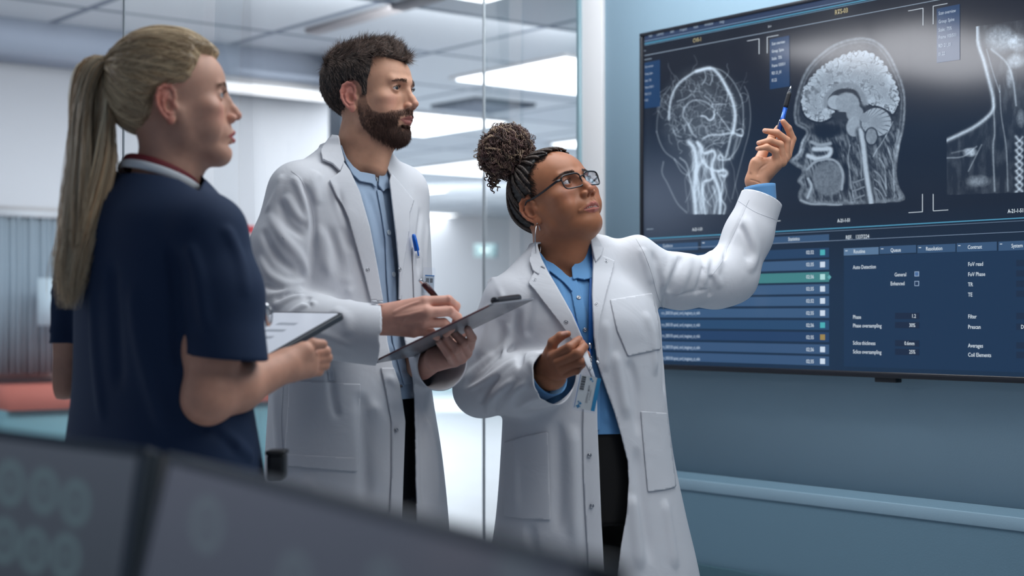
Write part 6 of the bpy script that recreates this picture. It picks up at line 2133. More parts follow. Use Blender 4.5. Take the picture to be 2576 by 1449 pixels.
# ------------------------------------------------------------------ braids and bun, glasses, earrings
def woman_hair():
    hd = WOM['head']; root = WOM['root']
    side = [(20, 66), (26, 52), (18, 40), (14, 30), (4, 38), (-12, 36), (-24, 20), (-27, -14), (-24, -46), (-40, -62), (-130, -60), (-130, 180), (24, 180), (52, 108), (34, 84)]
    def mask(L):
        x, y, z = np.abs(L[:, 0]), L[:, 1], L[:, 2]
        a = poly_sd(side, y, z)
        b = np.where(y > 0, z - (99 + 0 * x), -50.)
        b = np.where(y > 66, -5., b)
        return np.maximum(a, b)
    hm = hair_mat('hair_black_brown', .45)
    def T(L): return -4 + 9 * sstep(mask(L), -2, 8)
    def f(X):
        L = hd.to_local(X); return (hd.skull(L) - T(L) - .8 * np.sin(L[:, 2] * .5 + L[:, 1] * .2)) * hd.k * mm * .85
    V, Q = surf(f, hd.O - .17, hd.O + .17, .003)
    L = hd.to_local(V); keep = T(L) > -2.5; Q = Q[keep[Q].all(1)]
    ho = link_mesh('hair', V, Q, hm, root, cols=np.tile(np.array(lin((26, 23, 24))), (len(V), 1)))
    # braids from the hairline back to the tie
    tie = hd.to_local(P(1296, 418, WZ + .035)[None])[0]
    R = np.random.default_rng(9)
    starts = [(0, 68, 101), (14, 66, 100), (28, 60, 100), (-14, 66, 100), (-28, 60, 98), (40, 50, 94), (-40, 50, 94), (50, 38, 84), (58, 28, 70), (64, 24, 54), (66, 16, 40), (66, -4, 38), (66, -26, 10), (62, -28, -20), (56, -34, -44), (40, -60, -52), (20, -78, -52), (0, -84, -50), (-20, -78, -52), (-60, 20, 60), (-66, -20, 20), (-66, 0, 44), (-60, -30, -20)]
    gv = []; gc = []
    cols2 = [lin((44, 36, 34)), lin((92, 76, 66))]
    for s0 in starts:
        s0 = np.array(s0, float); n = 120; t = np.linspace(0, 1, n)
        mid = (s0 + tie) / 2; mid = mid + unit(mid - A3(0, -5, 40)) * 45
        C = (1 - t)[:, None] ** 2 * s0 + 2 * (t * (1 - t))[:, None] * mid + (t ** 2)[:, None] * tie
        for _ in range(7):                       # settle on the head
            d = hd.skull(C); g = grad(hd.skull, C, .5)
            off = 6.5 + 12 * sstep(t, .86, 1)
            C = C - ((d - off) / ((g * g).sum(1) + 1e-6))[:, None] * g * .8
        C[:, 0] += 1.2 * np.sin(t * 14 + s0[0])
        Tn, N, B = frames(C)
        Ls = np.concatenate([[0], np.cumsum(np.linalg.norm(np.diff(C, axis=0), axis=1))])
        ph = Ls / 10.5 * 2 * np.pi + R.uniform(0, 6)
        th = 1 - .45 * sstep(t, 0, .06)[::-1] * 0 - .4 * (1 - sstep(t, 0, .08))
        for k in range(3):
            a = ph + k * 2.09
            H = C + (2.1 * th)[:, None] * (np.cos(a)[:, None] * N + np.sin(a)[:, None] * B)
            Vt, q = tube_geo(hd.to_world(H), 2.05 * mm * th, 6)
            gv.append((Vt, q)); u = R.random()
            gc.append(np.tile(np.array(cols2[0]) * (1 - u) + np.array(cols2[1]) * u * .8, (len(Vt), 1)))
    Vt, q = join_geo(gv)
    link_mesh('braids', Vt, q, hm, ho, cols=np.concatenate(gc))
    # fine hairs over the hairline
    Vh, Qh = WOM['Vh'], WOM['Qh']
    pts, N = samples(Vh, Qh, 1800, lambda c: np.exp(-((mask(hd.to_local(c)) + 3) / 6) ** 2) * (hd.to_local(c)[:, 1] > -20) * (hd.to_local(c)[:, 1] < 66) * (hd.to_local(c)[:, 2] > 15) * (np.abs(hd.to_local(c)[:, 0]) < 74), 4)
    tw = hd.to_world(tie)
    D = tang(tw - pts + R.normal(0, .02, pts.shape), N) + N * .12
    D /= np.linalg.norm(D, axis=1)[:, None]
    Vs, Qs = strand_mesh(pts, D, R.uniform(.006, .013, len(pts)), .0002, nseg=5, wob=.25, seed=3)
    link_mesh('hair_strands', Vs, Qs, hm, ho, cols=np.tile(np.array(lin((30, 25, 24))), (len(Vs), 1)))
    # bun of loose curls
    bc_ = P(1276, 376, WZ + .04); tb = P(1304, 424, WZ + .035)
    ax = unit(bc_ - tb); ux = unit(np.cross(ax, A3(0, 1, 0))); uy = np.cross(ax, ux)
    Rb = np.stack([ux, uy, ax], 1)
    core = U([ell(P(1278, 378, WZ + .04), (.050, .050, .046), Rb), ell(P(1256, 392, WZ + .03), (.036, .036, .034), Rb), cone(tb, bc_, .020, .034)], .03)
    Vc, Qc = surf(core, bc_ - .09, bc_ + .09, .004)
    bun = link_mesh('hair_bun', Vc, Qc, hm, root, cols=np.tile(np.array(lin((40, 31, 29))), (len(Vc), 1)))
    tones = [lin((82, 62, 58)), lin((124, 98, 88)), lin((172, 148, 124)), lin((108, 80, 78)), lin((52, 40, 38))]
    gv = []; gc = []
    pts, N = samples(Vc, Qc, 950, lambda c: 1.0 + 0 * c[:, 0], 8)
    for i in range(len(pts)):
        away = unit(pts[i] - tb)
        d = tang((away + .45 * R.normal(0, 1, 3))[None], N[i][None])[0]
        L_ = R.uniform(.022, .046); n = 22; t = np.linspace(0, 1, n)
        C = pts[i] - N[i] * .006 - d * L_ * .4 + d * (L_ * t)[:, None] + N[i] * (R.uniform(.004, .016) * np.sin(t * np.pi * R.uniform(.5, 1.0)) )[:, None] + (.004 * np.sin(t * R.uniform(2, 9)))[:, None] * R.normal(0, 1, 3)
        Tn, Nn, Bn = frames(C)
        rr = R.uniform(.0014, .0028); ph = t * L_ / R.uniform(.009, .015) * 2 * np.pi + R.uniform(0, 6)
        base = tones[R.choice(5, p=[.3, .26, .14, .18, .12])]
        for k in range(2):
            H = C + (rr * (np.cos(ph + k * 2.6)[:, None] * Nn + np.sin(ph + k * 2.6)[:, None] * Bn))
            Vt, q = tube_geo(H, .0010 * (1 - .5 * t ** 3), 4)
            gv.append((Vt, q)); gc.append(np.tile(np.array(base) * R.uniform(.7, 1.3), (len(Vt), 1)))
    # a few curls hanging below the tie at the back
    for i in range(26):
        p0 = P(1262 + R.normal(0, 7), 428 + R.normal(0, 5), WZ + .045); p1 = P(1246 + R.normal(0, 9), 466 + R.normal(0, 9), WZ + .04)
        n = 34; t = np.linspace(0, 1, n); C = p0 + (p1 - p0) * t[:, None] + A3(-.012, 0, 0) * np.sin(t * 3)[:, None]
        Tn, Nn, Bn = frames(C); ph = t * 22 + R.uniform(0, 6)
        H = C + .003 * (np.cos(ph)[:, None] * Nn + np.sin(ph)[:, None] * Bn)
        Vt, q = tube_geo(H, .0014, 5); gv.append((Vt, q)); gc.append(np.tile(np.array(tones[R.integers(0, 4)]) * .8, (len(Vt), 1)))
    Vt, q = join_geo(gv)
    link_mesh('curls', Vt, q, hm, bun, cols=np.concatenate(gc))
    brows(hd, Vh, Qh, root, (lin((44, 32, 30)), lin((66, 48, 42))), 560, th=3.3, seed=40, arch=4.2, zc=36.0, length=.005, x1=54)
    lashes(hd, root, .005)


def woman_things():
    hd = WOM['head']
    M_gf = mat('frame_black', lin((24, 26, 34)), .3)
    e = empty('eyeglasses', hd.to_world((0, 105, 14)), 'black rectangular eyeglasses on the face of the woman with the bun', 'glasses')
    def rr(cx, cz, w_, h_, sg):
        """rounded lens outline, taller at the nose side"""
        pts = []
        n = 64
        for i in range(n):
            a = 2 * math.pi * i / n
            c, s = math.cos(a), math.sin(a)
            k = (abs(c) ** 4.2 + abs(s) ** 4.2) ** (-1 / 4.2)
            x = c * k * w_ / 2; z = s * k * h_ / 2
            x += (z / h_) * 3.0 * sg                      # sides lean outwards at the top
            pts.append((cx + x, 0, cz + z))
        P_ = np.array(pts)
        P_[:, 1] = 105 - ((np.abs(P_[:, 0]) / 62) ** 2) * 10 - (P_[:, 2] - 14) * -.12
        return P_
    for sg in (1, -1):
        o = rr(sg * 31.5, 15, 51, 32, sg)
        C = np.concatenate([o, o[:2]])
        V, q = tube_geo(hd.to_world(C), 1.6 * mm, 8, caps=False)
        link_mesh('frame', V, q, M_gf, e)
        top = o[(o[:, 2] > 24)]; top = top[np.argsort(top[:, 0])]
        V, q = tube_geo(hd.to_world(top), 1.9 * mm, 8); link_mesh('rim', V, q, M_gf, e)
        c = o.mean(0); Vl = np.concatenate([[c], o]); n = len(o)
        Vl = hd.to_world(Vl * 1.0)
        link_mesh('lens', Vl, np.array([[0, 1 + i, 1 + (i + 1) % n] for i in range(n)]), M_lens, e)
        tp = spline([(sg * 57, 94.5, 24), (sg * 66, 91, 23.5), (sg * 70.5, 80, 22.5), (sg * 75, 40, 22), (sg * 78, 10, 24), (sg * 80, -6, 26), (sg * 82, -22, 12)], 50)
        V, q = tube_geo(hd.to_world(tp), np.interp(np.linspace(0, 1, 50), [0, .2, 1], [3.3, 2.8, 1.7]) * mm, 8, flat=.45, up=hd.R[:, 2])
        link_mesh('temple', V, q, M_gf, e)
        V, q = lathe_geo([(0, .002), (.004, .0026), (.006, .001)], hd.to_world((sg * 8, 99, 9)), hd.dirw(A3(-sg * .6, -.8, 0)), 10); link_mesh('nose_pad', V, tri(q), M_clear, e)
    br = spline([(-7.5, 104, 20), (0, 107.5, 23), (7.5, 104, 20)], 14)
    V, q = tube_geo(hd.to_world(br), 1.7 * mm, 8); link_mesh('bridge', V, q, M_gf, e)
    # earrings
    for sg, lab in ((1, 'large thin silver hoop earring in the near ear of the woman with the bun'), (-1, 'silver hoop earring in the far ear of the woman with the bun')):
        lobe = hd.to_world((sg * 76, -5, -30))
        h = empty('hoop_earring', lobe, lab, 'earring')
        a = np.linspace(0, 2 * np.pi, 60)
        nx = unit(A3(.30, -.35, 0)); r = .036
        C = lobe - UZ_ * r * 1.05 + r * 1.05 * np.cos(a)[:, None] * UZ_ + .72 * r * np.sin(a)[:, None] * unit(A3(.25, .97, 0))
        V, q = tube_geo(C, .0011, 6, caps=False); link_mesh('hoop', V, q, M_chrome, h)
        V, q = lathe_geo([(0, .0018), (.003, .0018)], lobe + A3(0, 0, 0), hd.dirw(A3(sg, 0, 0)), 8); link_mesh('post', V, tri(q), M_chrome, h)


def lens_mat():
    m = glass_mat('lens_glass', (.95, .94, .98), .15)
    return m
M_lens = lens_mat()
woman_hair()
woman_things()

# ------------------------------------------------------------------ the blonde nurse in the foreground
NZ = 2.73
def build_nurse():
    me = empty('person', A3(*(P(410, 793, NZ)[:2]), 0), 'woman with a long blonde ponytail in navy scrubs, seen from behind, holding a tablet', 'person')
    hd = Head(P(432, 281, NZ), yaw_pitch(14, 5), k=.985, jaw=.9, brow=.4, nose=.96, nosew=1.0, lips=.95, chin=.95, gaze=(.1, 1, .1), open_=1.4, cheek=1, nose_up=2)
    an = math.radians(38)
    fw = A3(math.cos(an), math.sin(an), 0); rt = np.cross(fw, UZ_)
    yaw = math.atan2(rt[1], rt[0])
    x_ = lambda px: (px - CX) * NZ / F
    z_ = lambda py: CAMH + (793 - py) * NZ / F
    neck = chain([hd.to_world((0, -16, -30)), P(430, 390, NZ), P(415, 450, NZ + .0), P(405, 520, NZ)], [.048, .048, .054, .080], .02)
    thr = cone(hd.to_world((0, 40, -76)), P(470, 440, NZ + .02), .018, .020)
    head_f = lambda X: smin(smin(hd.sdf(X), neck(X), .022), thr(X), .025)
    lo, hi = hd.O - .19, hd.O + .19; lo[2] = z_(520); hi[2] = hd.O[2] + .16
    Vh, Qh = surf(head_f, lo, hi, .0024)

    def torso(o, zt=1.455):
        rows = [(.60, x_(420), NZ, .225, .185), (.80, x_(415), NZ, .22, .18), (.95, x_(410), NZ, .212, .160), (1.08, x_(404), NZ, .200, .140), (1.20, x_(396), NZ, .196, .132), (1.32, x_(388), NZ, .190, .128),
                (1.385, x_(386), NZ, .165, .112), (1.425, x_(390), NZ, .118, .088), (zt, x_(398), NZ, .066, .062)]
        return loft([(z, x, y, a - o, b - o, yaw) for z, x, y, a, b in rows])
    SR, ER, WR = pz([(522, 590, 2.615)])[0], pz([(522, 1003, 2.56)])[0], pz([(716, 922, 2.71)])[0]
    SL, EL, WL = pz([(232, 600, 2.86)])[0], pz([(160, 950, 2.85)])[0], pz([(330, 960, 3.02)])[0]
    armR = chain([SR, pz([(560, 740, 2.60)])[0], pz([(572, 905, 2.58)])[0] + A3(0, 0, -.04)], [.066, .064, .072], .03)
    armL = chain([SL, pz([(190, 760, 2.86)])[0], pz([(165, 880, 2.85)])[0]], [.058, .050, .050], .03)
    se = pz([(572, 900, 2.58)])[0]; sa_ = unit(A3(-.10, .02, -1.0)); arm0 = armR; armR = lambda X: smax(arm0(X), (X - se) @ sa_, .006)
    sl_ = pz([(168, 862, 2.85)])[0]; arm1 = armL; armL = lambda X: smax(arm1(X), sl_[2] - X[:, 2], .006)
    tr = torso(0); tp1 = cone(P(400, 470, NZ), SR + A3(0, 0, .004), .040, .056); tp2 = cone(P(395, 470, NZ), SL + A3(0, 0, .004), .040, .050)
    def base(X):
        d = smin(tr(X), tp1(X), .05); d = smin(d, tp2(X), .05); d = smin(d, armR(X), .025); return smin(d, armL(X), .025)
    fl = trace_lines(base, [([(420, 600), (440, 700), (450, 850), (448, 930)], -9, 12), ([(470, 600), (500, 700), (520, 850)], 6, 14), ([(330, 700), (350, 850), (390, 1000), (430, 1100)], 7, 16),
        ([(280, 640), (290, 800), (300, 1000)], -6, 16), ([(540, 1080), (600, 1120), (640, 1160)], 5, 14), ([(560, 560), (600, 640), (620, 760)], 5, 12), ([(500, 1070), (560, 1100), (600, 1140)], -5, 12),
        ([(230, 720), (240, 900), (260, 1080)], 5, 14)], 2.3, 3.2)
    top = with_folds(base, fl)
    M_nv = mat('scrubs_navy', lin((18, 42, 74)), .85, bump=(900, .1, .0004))
    cuts = [lambda V: V[:, 2] - .74,
            front_opening([(260, 380), (300, 437), (340, 434), (400, 440), (450, 452), (482, 470), (500, 480), (560, 380)], TCN(NZ) - A3(0, 0, 0), A3(0, -1, 0))]
    st = garment('scrub_top', top, A3(x_(90), 2.40, .66), A3(x_(740), 3.05, 1.50), .005, cuts, M_nv, me, .003)
    # neckline bands, white undershirt and red lanyard
    nb = lambda r: (lambda X: neck(X) - r)
    def ring(z0, r, w_, m, nm, par, tilt, fl=.25):
        a = np.linspace(0, 2 * np.pi, 60); c = P(404, z0 + 16, NZ)
        C = c + r * (np.cos(a)[:, None] * rt + np.sin(a)[:, None] * fw * .95) + UZ_ * (tilt * np.sin(a))[:, None] * -1
        V, q = tube_geo(C, w_, 10, flat=fl, caps=False, up=A3(0, 0, 1)); return link_mesh(nm, V, q, m, par)
    ring(438, .073, .008, M_white, 'undershirt', me, .026, .4)
    red = mat('lanyard_red', lin((120, 34, 44)), .7)
    ln = tag(ring(424, .066, .009, red, 'lanyard', None, .026, .35), 'dark red lanyard round the neck of the blonde nurse', 'lanyard')
    # trousers
    M_nt = mat('scrubs_navy_dark', lin((20, 40, 68)), .85)
    lg = [chain([A3(x_(410), NZ, .84) + rt * s * .09, A3(x_(410), NZ, .45) + rt * s * .10, A3(x_(410), NZ, .06) + rt * s * .10], [.10, .075, .06], .02) for s in (1, -1)]
    garment('trousers', U([loft([(.72, x_(412), NZ, .18, .14, yaw), (.98, x_(410), NZ, .17, .13, yaw)])] + lg, .03), A3(x_(100), 2.45, .02), A3(x_(720), 3.05, 1.0), .010, [lambda V: V[:, 2] - .06], M_nt, me, 0)
    for s in (1, -1):
        c = A3(x_(410), NZ, 0) + rt * s * .10
        sh = U([ell(c + fw * .05 + UZ_ * .04, (.04, .12, .036), np.stack([rt, fw, UZ_], 1)), ell(c + UZ_ * .05, (.036, .05, .05), np.stack([rt, fw, UZ_], 1))], .02)
        garment('shoe', sh, c - A3(.2, .2, 0), c + A3(.2, .2, .14), .006, [lambda V: V[:, 2] - .004], M_white, me, 0)
    # arms
    RH, l1, h1 = hand_sdf([((560, 985, 2.60), (716, 921, 2.71), 38, 25), ((716, 921, 2.71), (772, 905, 2.75), 26, 20), ((730, 905, 2.715), (765, 885, 2.73), 20, 17), ((735, 930, 2.72), (775, 928, 2.75), 20, 16)],
        [([(760, 885, 2.735), (788, 866, 2.742), (812, 866, 2.75)], [13, 10.5, 8.5]),
         ([(784, 892, 2.765), (818, 884, 2.78), (812, 890, 2.81)], [12, 10, 8.5]), ([(784, 906, 2.765), (822, 900, 2.785), (812, 900, 2.82)], [12, 10, 8.5]),
         ([(782, 922, 2.765), (816, 918, 2.785), (806, 914, 2.82)], [11.5, 9.6, 8]), ([(778, 936, 2.76), (802, 934, 2.78), (796, 928, 2.81)], [10.5, 8.6, 7.4])], kweb=.002)
    ua = chain([SR, pz([(530, 880, 2.585)])[0], ER, pz([(600, 975, 2.62)])[0], pz([(716, 921, 2.71)])[0]], [.048, .046, .040, .038, .025], .02)
    fa = lambda X: smin(RH(X), ua(X), .01)
    l1 = np.minimum(l1, pz([(440, 1090, 2.5)])[0] - .02); h1 = np.maximum(h1, pz([(700, 800, 2.7)])[0] + .02)
    VR, QR = surf(fa, l1, h1, .0024)
    ul = chain([SL, pz([(176, 840, 2.85)])[0], EL, WL], [.044, .040, .036, .026], .02)
    tb_ = torso(.035); tb = lambda X: smax(tb_(X), X[:, 2] - 1.36, .03)
    Vb, Qb = surf(lambda X: smin(smax(tb(X), .9 - X[:, 2], .02), ul(X), .02), A3(x_(90), 2.4, .8), A3(x_(720), 3.1, 1.44), .010)
    Vn, Qn = join_geo([(Vh, Qh), (VR, QR), (Vb, Qb)])
    bc = np.array(lin((206, 158, 136)))
    Ch = face_colour(hd.to_local(Vh), bc, lin((176, 92, 92)), lin((204, 120, 104)), lin((208, 130, 116)))
    bd = link_mesh('body', Vn, Qn, mat('skin_fair', bc, **M_skin_k), me, cols=np.concatenate([Ch, np.tile(np.array(lin((212, 158, 134))), (len(VR), 1)), np.tile(bc, (len(Vb), 1))]))
    for c in hd.lidc: eyeball(hd, c, bd, lin((90, 110, 130)))
    return dict(root=me, head=hd, Vh=Vh, Qh=Qh, top=top, top_o=st)


def TCN(z): return P(400, 640, z)
NUR = build_nurse()


def nurse_hair():
    hd = NUR['head']; root = NUR['root']
    side = [(48, 62), (40, 44), (22, 34), (10, 34), (-6, 34), (-20, 28), (-30, 6), (-36, -30), (-48, -52), (-70, -60), (-140, -50), (-140, 190), (48, 190), (62, 100)]
    def mask(L):
        x, y, z = np.abs(L[:, 0]), L[:, 1], L[:, 2]
        a = poly_sd(side, y, z); b = np.where(y > 20, z - 84 - 8 * np.minimum(1, x / 50), -50.)
        return np.maximum(a, b)
    tie = hd.to_local(P(288, 184, NZ)[None])[0]
    def T(L):
        x, y, z = L.T
        m = mask(L)
        t = 8 + 13 * sstep(z, 60, 115) * (1 - .5 * sstep(y, 30, 90))
        r = L - tie
        ph = np.arctan2(x * .9, z - 60 + .3 * y)
        t = t + 1.8 * np.sin(ph * 11 + y * .03) + 1.0 * np.sin(ph * 29 + 1)
        return -5 + (t + 5) * sstep(m, -3, 20)
    def f(X):
        L = hd.to_local(X); return (hd.skull(L) - T(L)) * hd.k * mm * .8
    V, Q = surf(f, hd.O - .17, hd.O + .19, .0034)
    L = hd.to_local(V); keep = T(L) > -3; Q = Q[keep[Q].all(1)]
    hm = hair_mat('hair_blonde', .38)
    ho = link_mesh('hair', V, Q, hm, root, cols=np.tile(np.array(lin((158, 134, 106))), (len(V), 1)))
    pts, N = samples(V, Q, 5200, lambda c: (T(hd.to_local(c)) > 3) * 1.0, 5)
    R = np.random.default_rng(3); tw = hd.to_world(tie)
    n = len(pts); sg = 9
    C = np.zeros((n, sg, 3)); C[:, 0] = pts + N * .0004
    p = C[:, 0].copy()
    for k in range(1, sg):
        d = tw - p; dist = np.linalg.norm(d, axis=1)[:, None]
        nr = grad(f, p, .001); nr /= np.linalg.norm(nr, axis=1)[:, None] + 1e-9
        d = d / dist; d = d - nr * (d * nr).sum(1)[:, None]
        d /= np.linalg.norm(d, axis=1)[:, None] + 1e-6
        p = p + d * np.minimum(dist, .009)
        e = f(p); p = p - nr * (e - .0008)[:, None]
        C[:, k] = p
    Vs, Qs = ribbon(C, .00065)
    link_mesh('hair_strands', Vs, Qs, hm, ho, cols=col_strands(n, sg * 3, (lin((170, 136, 100)), lin((250, 228, 188))), .12, 8))
    # elastic tie and ponytail
    ax = unit(P(262, 170, NZ) - P(300, 192, NZ))
    V, q = lathe_geo([(-.012, .010), (-.010, .017), (.008, .018), (.012, .012)], tw, ax, 20); link_mesh('hair_tie', V, tri(q), M_black, ho)
    path = spline(pz([(300, 190, NZ), (276, 172, NZ), (246, 180, NZ - .01), (232, 240, NZ - .02), (232, 330, NZ - .03), (234, 420, NZ - .045), (222, 520, NZ - .06), (204, 620, NZ - .08), (188, 700, NZ - .085), (182, 780, NZ - .085)]), 60)
    t = np.linspace(0, 1, 60)
    rad = np.interp(t, [0, .06, .14, .25, .4, .55, .7, .85, 1], [.012, .016, .030, .042, .052, .056, .052, .040, .014])
    n = 1500; a = R.uniform(0, 2 * np.pi, n); rr = np.sqrt(R.random(n)); Tn, Nn, Bn = frames(path)
    end = R.uniform(.80, 1.0, n) - (R.random(n) < .12) * R.uniform(0, .3, n)
    sgn = 26; C = np.zeros((n, sgn, 3))
    w1, w2 = R.normal(0, 1, n), R.normal(0, 1, n)
    # hair falls in four loose locks
    lock = np.floor(a / (2 * np.pi) * 5).astype(int)
    for k in range(sgn):
        s_ = end * k / (sgn - 1); i = np.clip((s_ * 59).astype(int), 0, 58); fr = (s_ * 59 - i)[:, None]
        c = path[i] * (1 - fr) + path[i + 1] * fr; r_ = np.interp(s_, t, rad)
        aa = a + .5 * np.sin(s_ * 5 + lock * 1.3)
        lr = r_ * (rr * .9 + .12 * np.sin(s_ * 9 + lock * 2) * s_)
        C[:, k] = c + Nn[i] * (lr * np.cos(aa))[:, None] * .8 + Bn[i] * (lr * np.sin(aa))[:, None] + A3(.004, 0, 0) * (w1 * np.sin(s_ * 8))[:, None] + A3(-.010, 0, 0) * (s_ ** 3 * np.abs(w2))[:, None]
    Vs, Qs = ribbon(C, .0011)
    c_ = col_strands(n, sgn * 3, (lin((214, 176, 134)), lin((255, 240, 208))), .10, 18)
    lk = np.repeat((.82 + .18 * np.cos(lock * 2.4)), sgn * 3)[:, None]
    link_mesh('ponytail', Vs, Qs, hm, ho, cols=c_ * lk)
    brows(hd, NUR['Vh'], NUR['Qh'], root, (lin((120, 92, 70)), lin((150, 120, 96))), 200, seed=60)
    lashes(hd, root, .008)


def plate(name, A, B, C, th, m, parent=None, rnd=.012, inset=0.0, lift=0.0, n=8, up=None):
    """thin rounded board with corners A, B, D, C (A shared by AB and AC)"""
    A, B, C = map(lambda q: np.asarray(q, float), (A, B, C))
    u = B - A; v = C - A; lu, lv = np.linalg.norm(u), np.linalg.norm(v); u /= lu; v = v - u * (v @ u); v /= np.linalg.norm(v)
    w_ = np.cross(u, v)
    if up is not None and w_ @ np.asarray(up) < 0: w_ = -w_
    a0, a1, b0, b1 = inset, lu - inset, inset, lv - inset; r = rnd
    pts = []
    for cx, cy, s in ((a1 - r, b1 - r, 0), (a0 + r, b1 - r, 1), (a0 + r, b0 + r, 2), (a1 - r, b0 + r, 3)):
        for k in range(n + 1):
            t = (s + k / n) * math.pi / 2; pts.append((cx + r * math.cos(t), cy + r * math.sin(t)))
    pts = np.array(pts); m_ = len(pts)
    top = A + pts[:, :1] * u + pts[:, 1:] * v + w_ * lift; bot = top - w_ * th
    V = np.concatenate([top, bot]); Fc = [list(range(m_)), list(range(2 * m_ - 1, m_ - 1, -1))] + [[i, m_ + i, m_ + (i + 1) % m_, (i + 1) % m_] for i in range(m_)]
    o = link_mesh(name, V, Fc, m, parent, smooth=False)
    return o, (A, u, v, w_, lu, lv)


def held_things():
    # tablet of the nurse
    A, B, C = P(869, 786, 2.88), P(652, 910, 2.70), P(702, 777, 3.00)
    tb = empty('tablet', (B + C) / 2, 'tablet with a bright white screen held by the blonde nurse', 'tablet')
    M_tab = mat('tablet_case', lin((62, 68, 76)), .4)
    o, (A0, u, v, w_, lu, lv) = plate('case', A, B, C, .011, M_tab, tb, .014, up=A3(0, 0, 1)); add_bevel(o, .002)
    plate('bezel', A, B, C, .001, mat('tablet_bezel', lin((36, 34, 40)), .2), tb, .012, .003, .001, up=A3(0, 0, 1))
    plate('screen', A, B, C, .0006, mat('tablet_screen', lin((150, 156, 166)), .15, emis=lin((196, 202, 214)), estr=.55), tb, .004, .009, .0016, up=A3(0, 0, 1))
    ms = mat('tablet_mark', lin((172, 178, 188)), .5)
    for k in range(3):
        q = A0 + u * (lu * (.25 + .14 * k)) + v * (lv * .35) + w_ * .0019
        plate('screen_mark', q, q + u * .012, q + v * .05, .0002, ms, tb, .002, up=A3(0, 0, 1))
    # clipboard of the man: corners of the board
    Ac, Dc, Bc = P(930, 913, 3.12), P(1240, 762, 3.00), P(1052, 890, 3.30)
    cb = empty('clipboard', (Dc + Bc) / 2, 'dark clipboard with paper held by the bearded man', 'clipboard')
    M_cb = mat('board_grey', lin((120, 124, 132)), .25, spec=.6); M_cl = mat('clip_dark', lin((58, 60, 66)), .3, metal=.6)
    o, (A0, u, v, w_, lu, lv) = plate('board', Ac, Dc, Bc, .0035, M_cb, cb, .010, up=A3(-.5, 0, 1))
    edge = mat('board_edge', lin((96, 52, 58)), .4)
    V, q = tube_geo(np.array([A0 + u * .01, A0 + u * (lu - .01)]) + w_ * -.0015, .0018, 6); link_mesh('edge_trim', V, q, edge, cb)
    pz_ = plate('paper', Ac + u * .02 + v * .008, Ac + u * (lu - .03) + v * .008, Ac + u * .02 + v * (lv - .008), .0012, M_white, cb, .001, lift=.0015, up=A3(-.5, 0, 1))
    c0 = A0 + u * (lu - .016)
    V, q = tube_geo(np.linspace(c0 + v * (lv * .22), c0 + v * (lv * .80), 12) + w_ * .009, .0075, 14); link_mesh('clip_roll', V, q, M_cl, cb)
    plate('clip_plate', c0 - u * .03 + v * (lv * .25), c0 + v * (lv * .25), c0 - u * .03 + v * (lv * .77), .0015, M_chrome, cb, .004, lift=.0045, up=A3(-.5, 0, 1))
    # pen he writes with
    def pen(name, tail, tip, r, label, cat, body, grip, parts, clip_side):
        L_ = np.linalg.norm(tip - tail); ax = (tip - tail) / L_
        e = empty(name, tip, label, cat)
        V, q = lathe_geo([(0, r * .5), (.002, r * .62), (.010, r * .62), (.011, r), (L_ * .60, r)], tail, ax, 18); link_mesh('barrel', V, tri(q), body, e)
        V, q = lathe_geo([(L_ * .60, r * 1.02), (L_ * .64, r * 1.1), (L_ * .84, r * 1.05), (L_ * .88, r * .9)], tail, ax, 18); link_mesh('grip', V, tri(q), grip, e)
        V, q = lathe_geo([(L_ * .88, r * .92), (L_ * .96, r * .42), (L_, r * .16)], tail, ax, 18); link_mesh('tip', V, tri(q), M_chrome, e)
        V, q = lathe_geo([(0, r * .64), (.001, r * .66), (.009, r * .66), (.0095, r * .6)], tail - ax * .001, ax, 14); link_mesh('push_button', V, tri(q), M_chrome, e)
        s = unit(clip_side - ax * (clip_side @ ax))
        C = spline([tail + ax * .012 + s * r, tail + ax * .014 + s * (r + .0028), tail + ax * .034 + s * (r + .0022), tail + ax * .048 + s * (r + .0008)], 14)
        V, q = tube_geo(C, .0014, 8, flat=.5, up=s); link_mesh('clip', V, q, M_chrome if name != 'pen_x' else M_black, e)
        return e
    pen('pen', P(1057, 705, 3.128), P(1150, 805, 3.185), .0058, 'dark red pen with a chrome clip in the writing hand of the bearded man', 'pen', mat('pen_dark_red', lin((70, 30, 36)), .25), M_black, 0, A3(.8, -.5, .3))
    pen('pen', P(1955, 352, 3.688), P(1990, 216, 3.688), .0054, 'blue pen with a black grip raised towards the screen', 'pen', mat('pen_blue', lin((24, 84, 176)), .2, metal=.3), mat('grip_black', lin((36, 38, 44)), .5), 0, A3(-1, -.3, 0))
    # blue pen cap in his chest pocket
    e = empty('pen', P(1046, 640, 3.34), 'bright blue capped pen clipped in the chest pocket of the bearded man', 'pen')
    pc, nn = on_surf(MAN['coat'], 1046, 632, 2.9, 3.8, .012)
    M_bb = mat('cap_blue', lin((14, 104, 208)), .35)
    zc = pc + nn * .002
    V, q = lathe_geo([(0, .0030), (.004, .0046), (.012, .0052), (.036, .0056), (.037, .005)], P(1040, 589, toP(zc[None])[2][0]), P(1051, 640, toP(zc[None])[2][0]) - P(1040, 589, toP(zc[None])[2][0]), 14)
    link_mesh('cap', V, tri(q), M_bb, e)
    C = spline(np.array([P(1044, 600, toP(zc[None])[2][0] - .006), P(1049, 622, toP(zc[None])[2][0] - .007), P(1053, 644, toP(zc[None])[2][0] - .006)]), 12)
    V, q = tube_geo(C, .0018, 6, flat=.7); link_mesh('clip', V, q, M_bb, e)
    V, q = lathe_geo([(0, .0036), (.012, .0036)], P(1050, 636, toP(zc[None])[2][0] + .022), A3(.15, 0, -1), 10); link_mesh('barrel', V, tri(q), M_white, e)

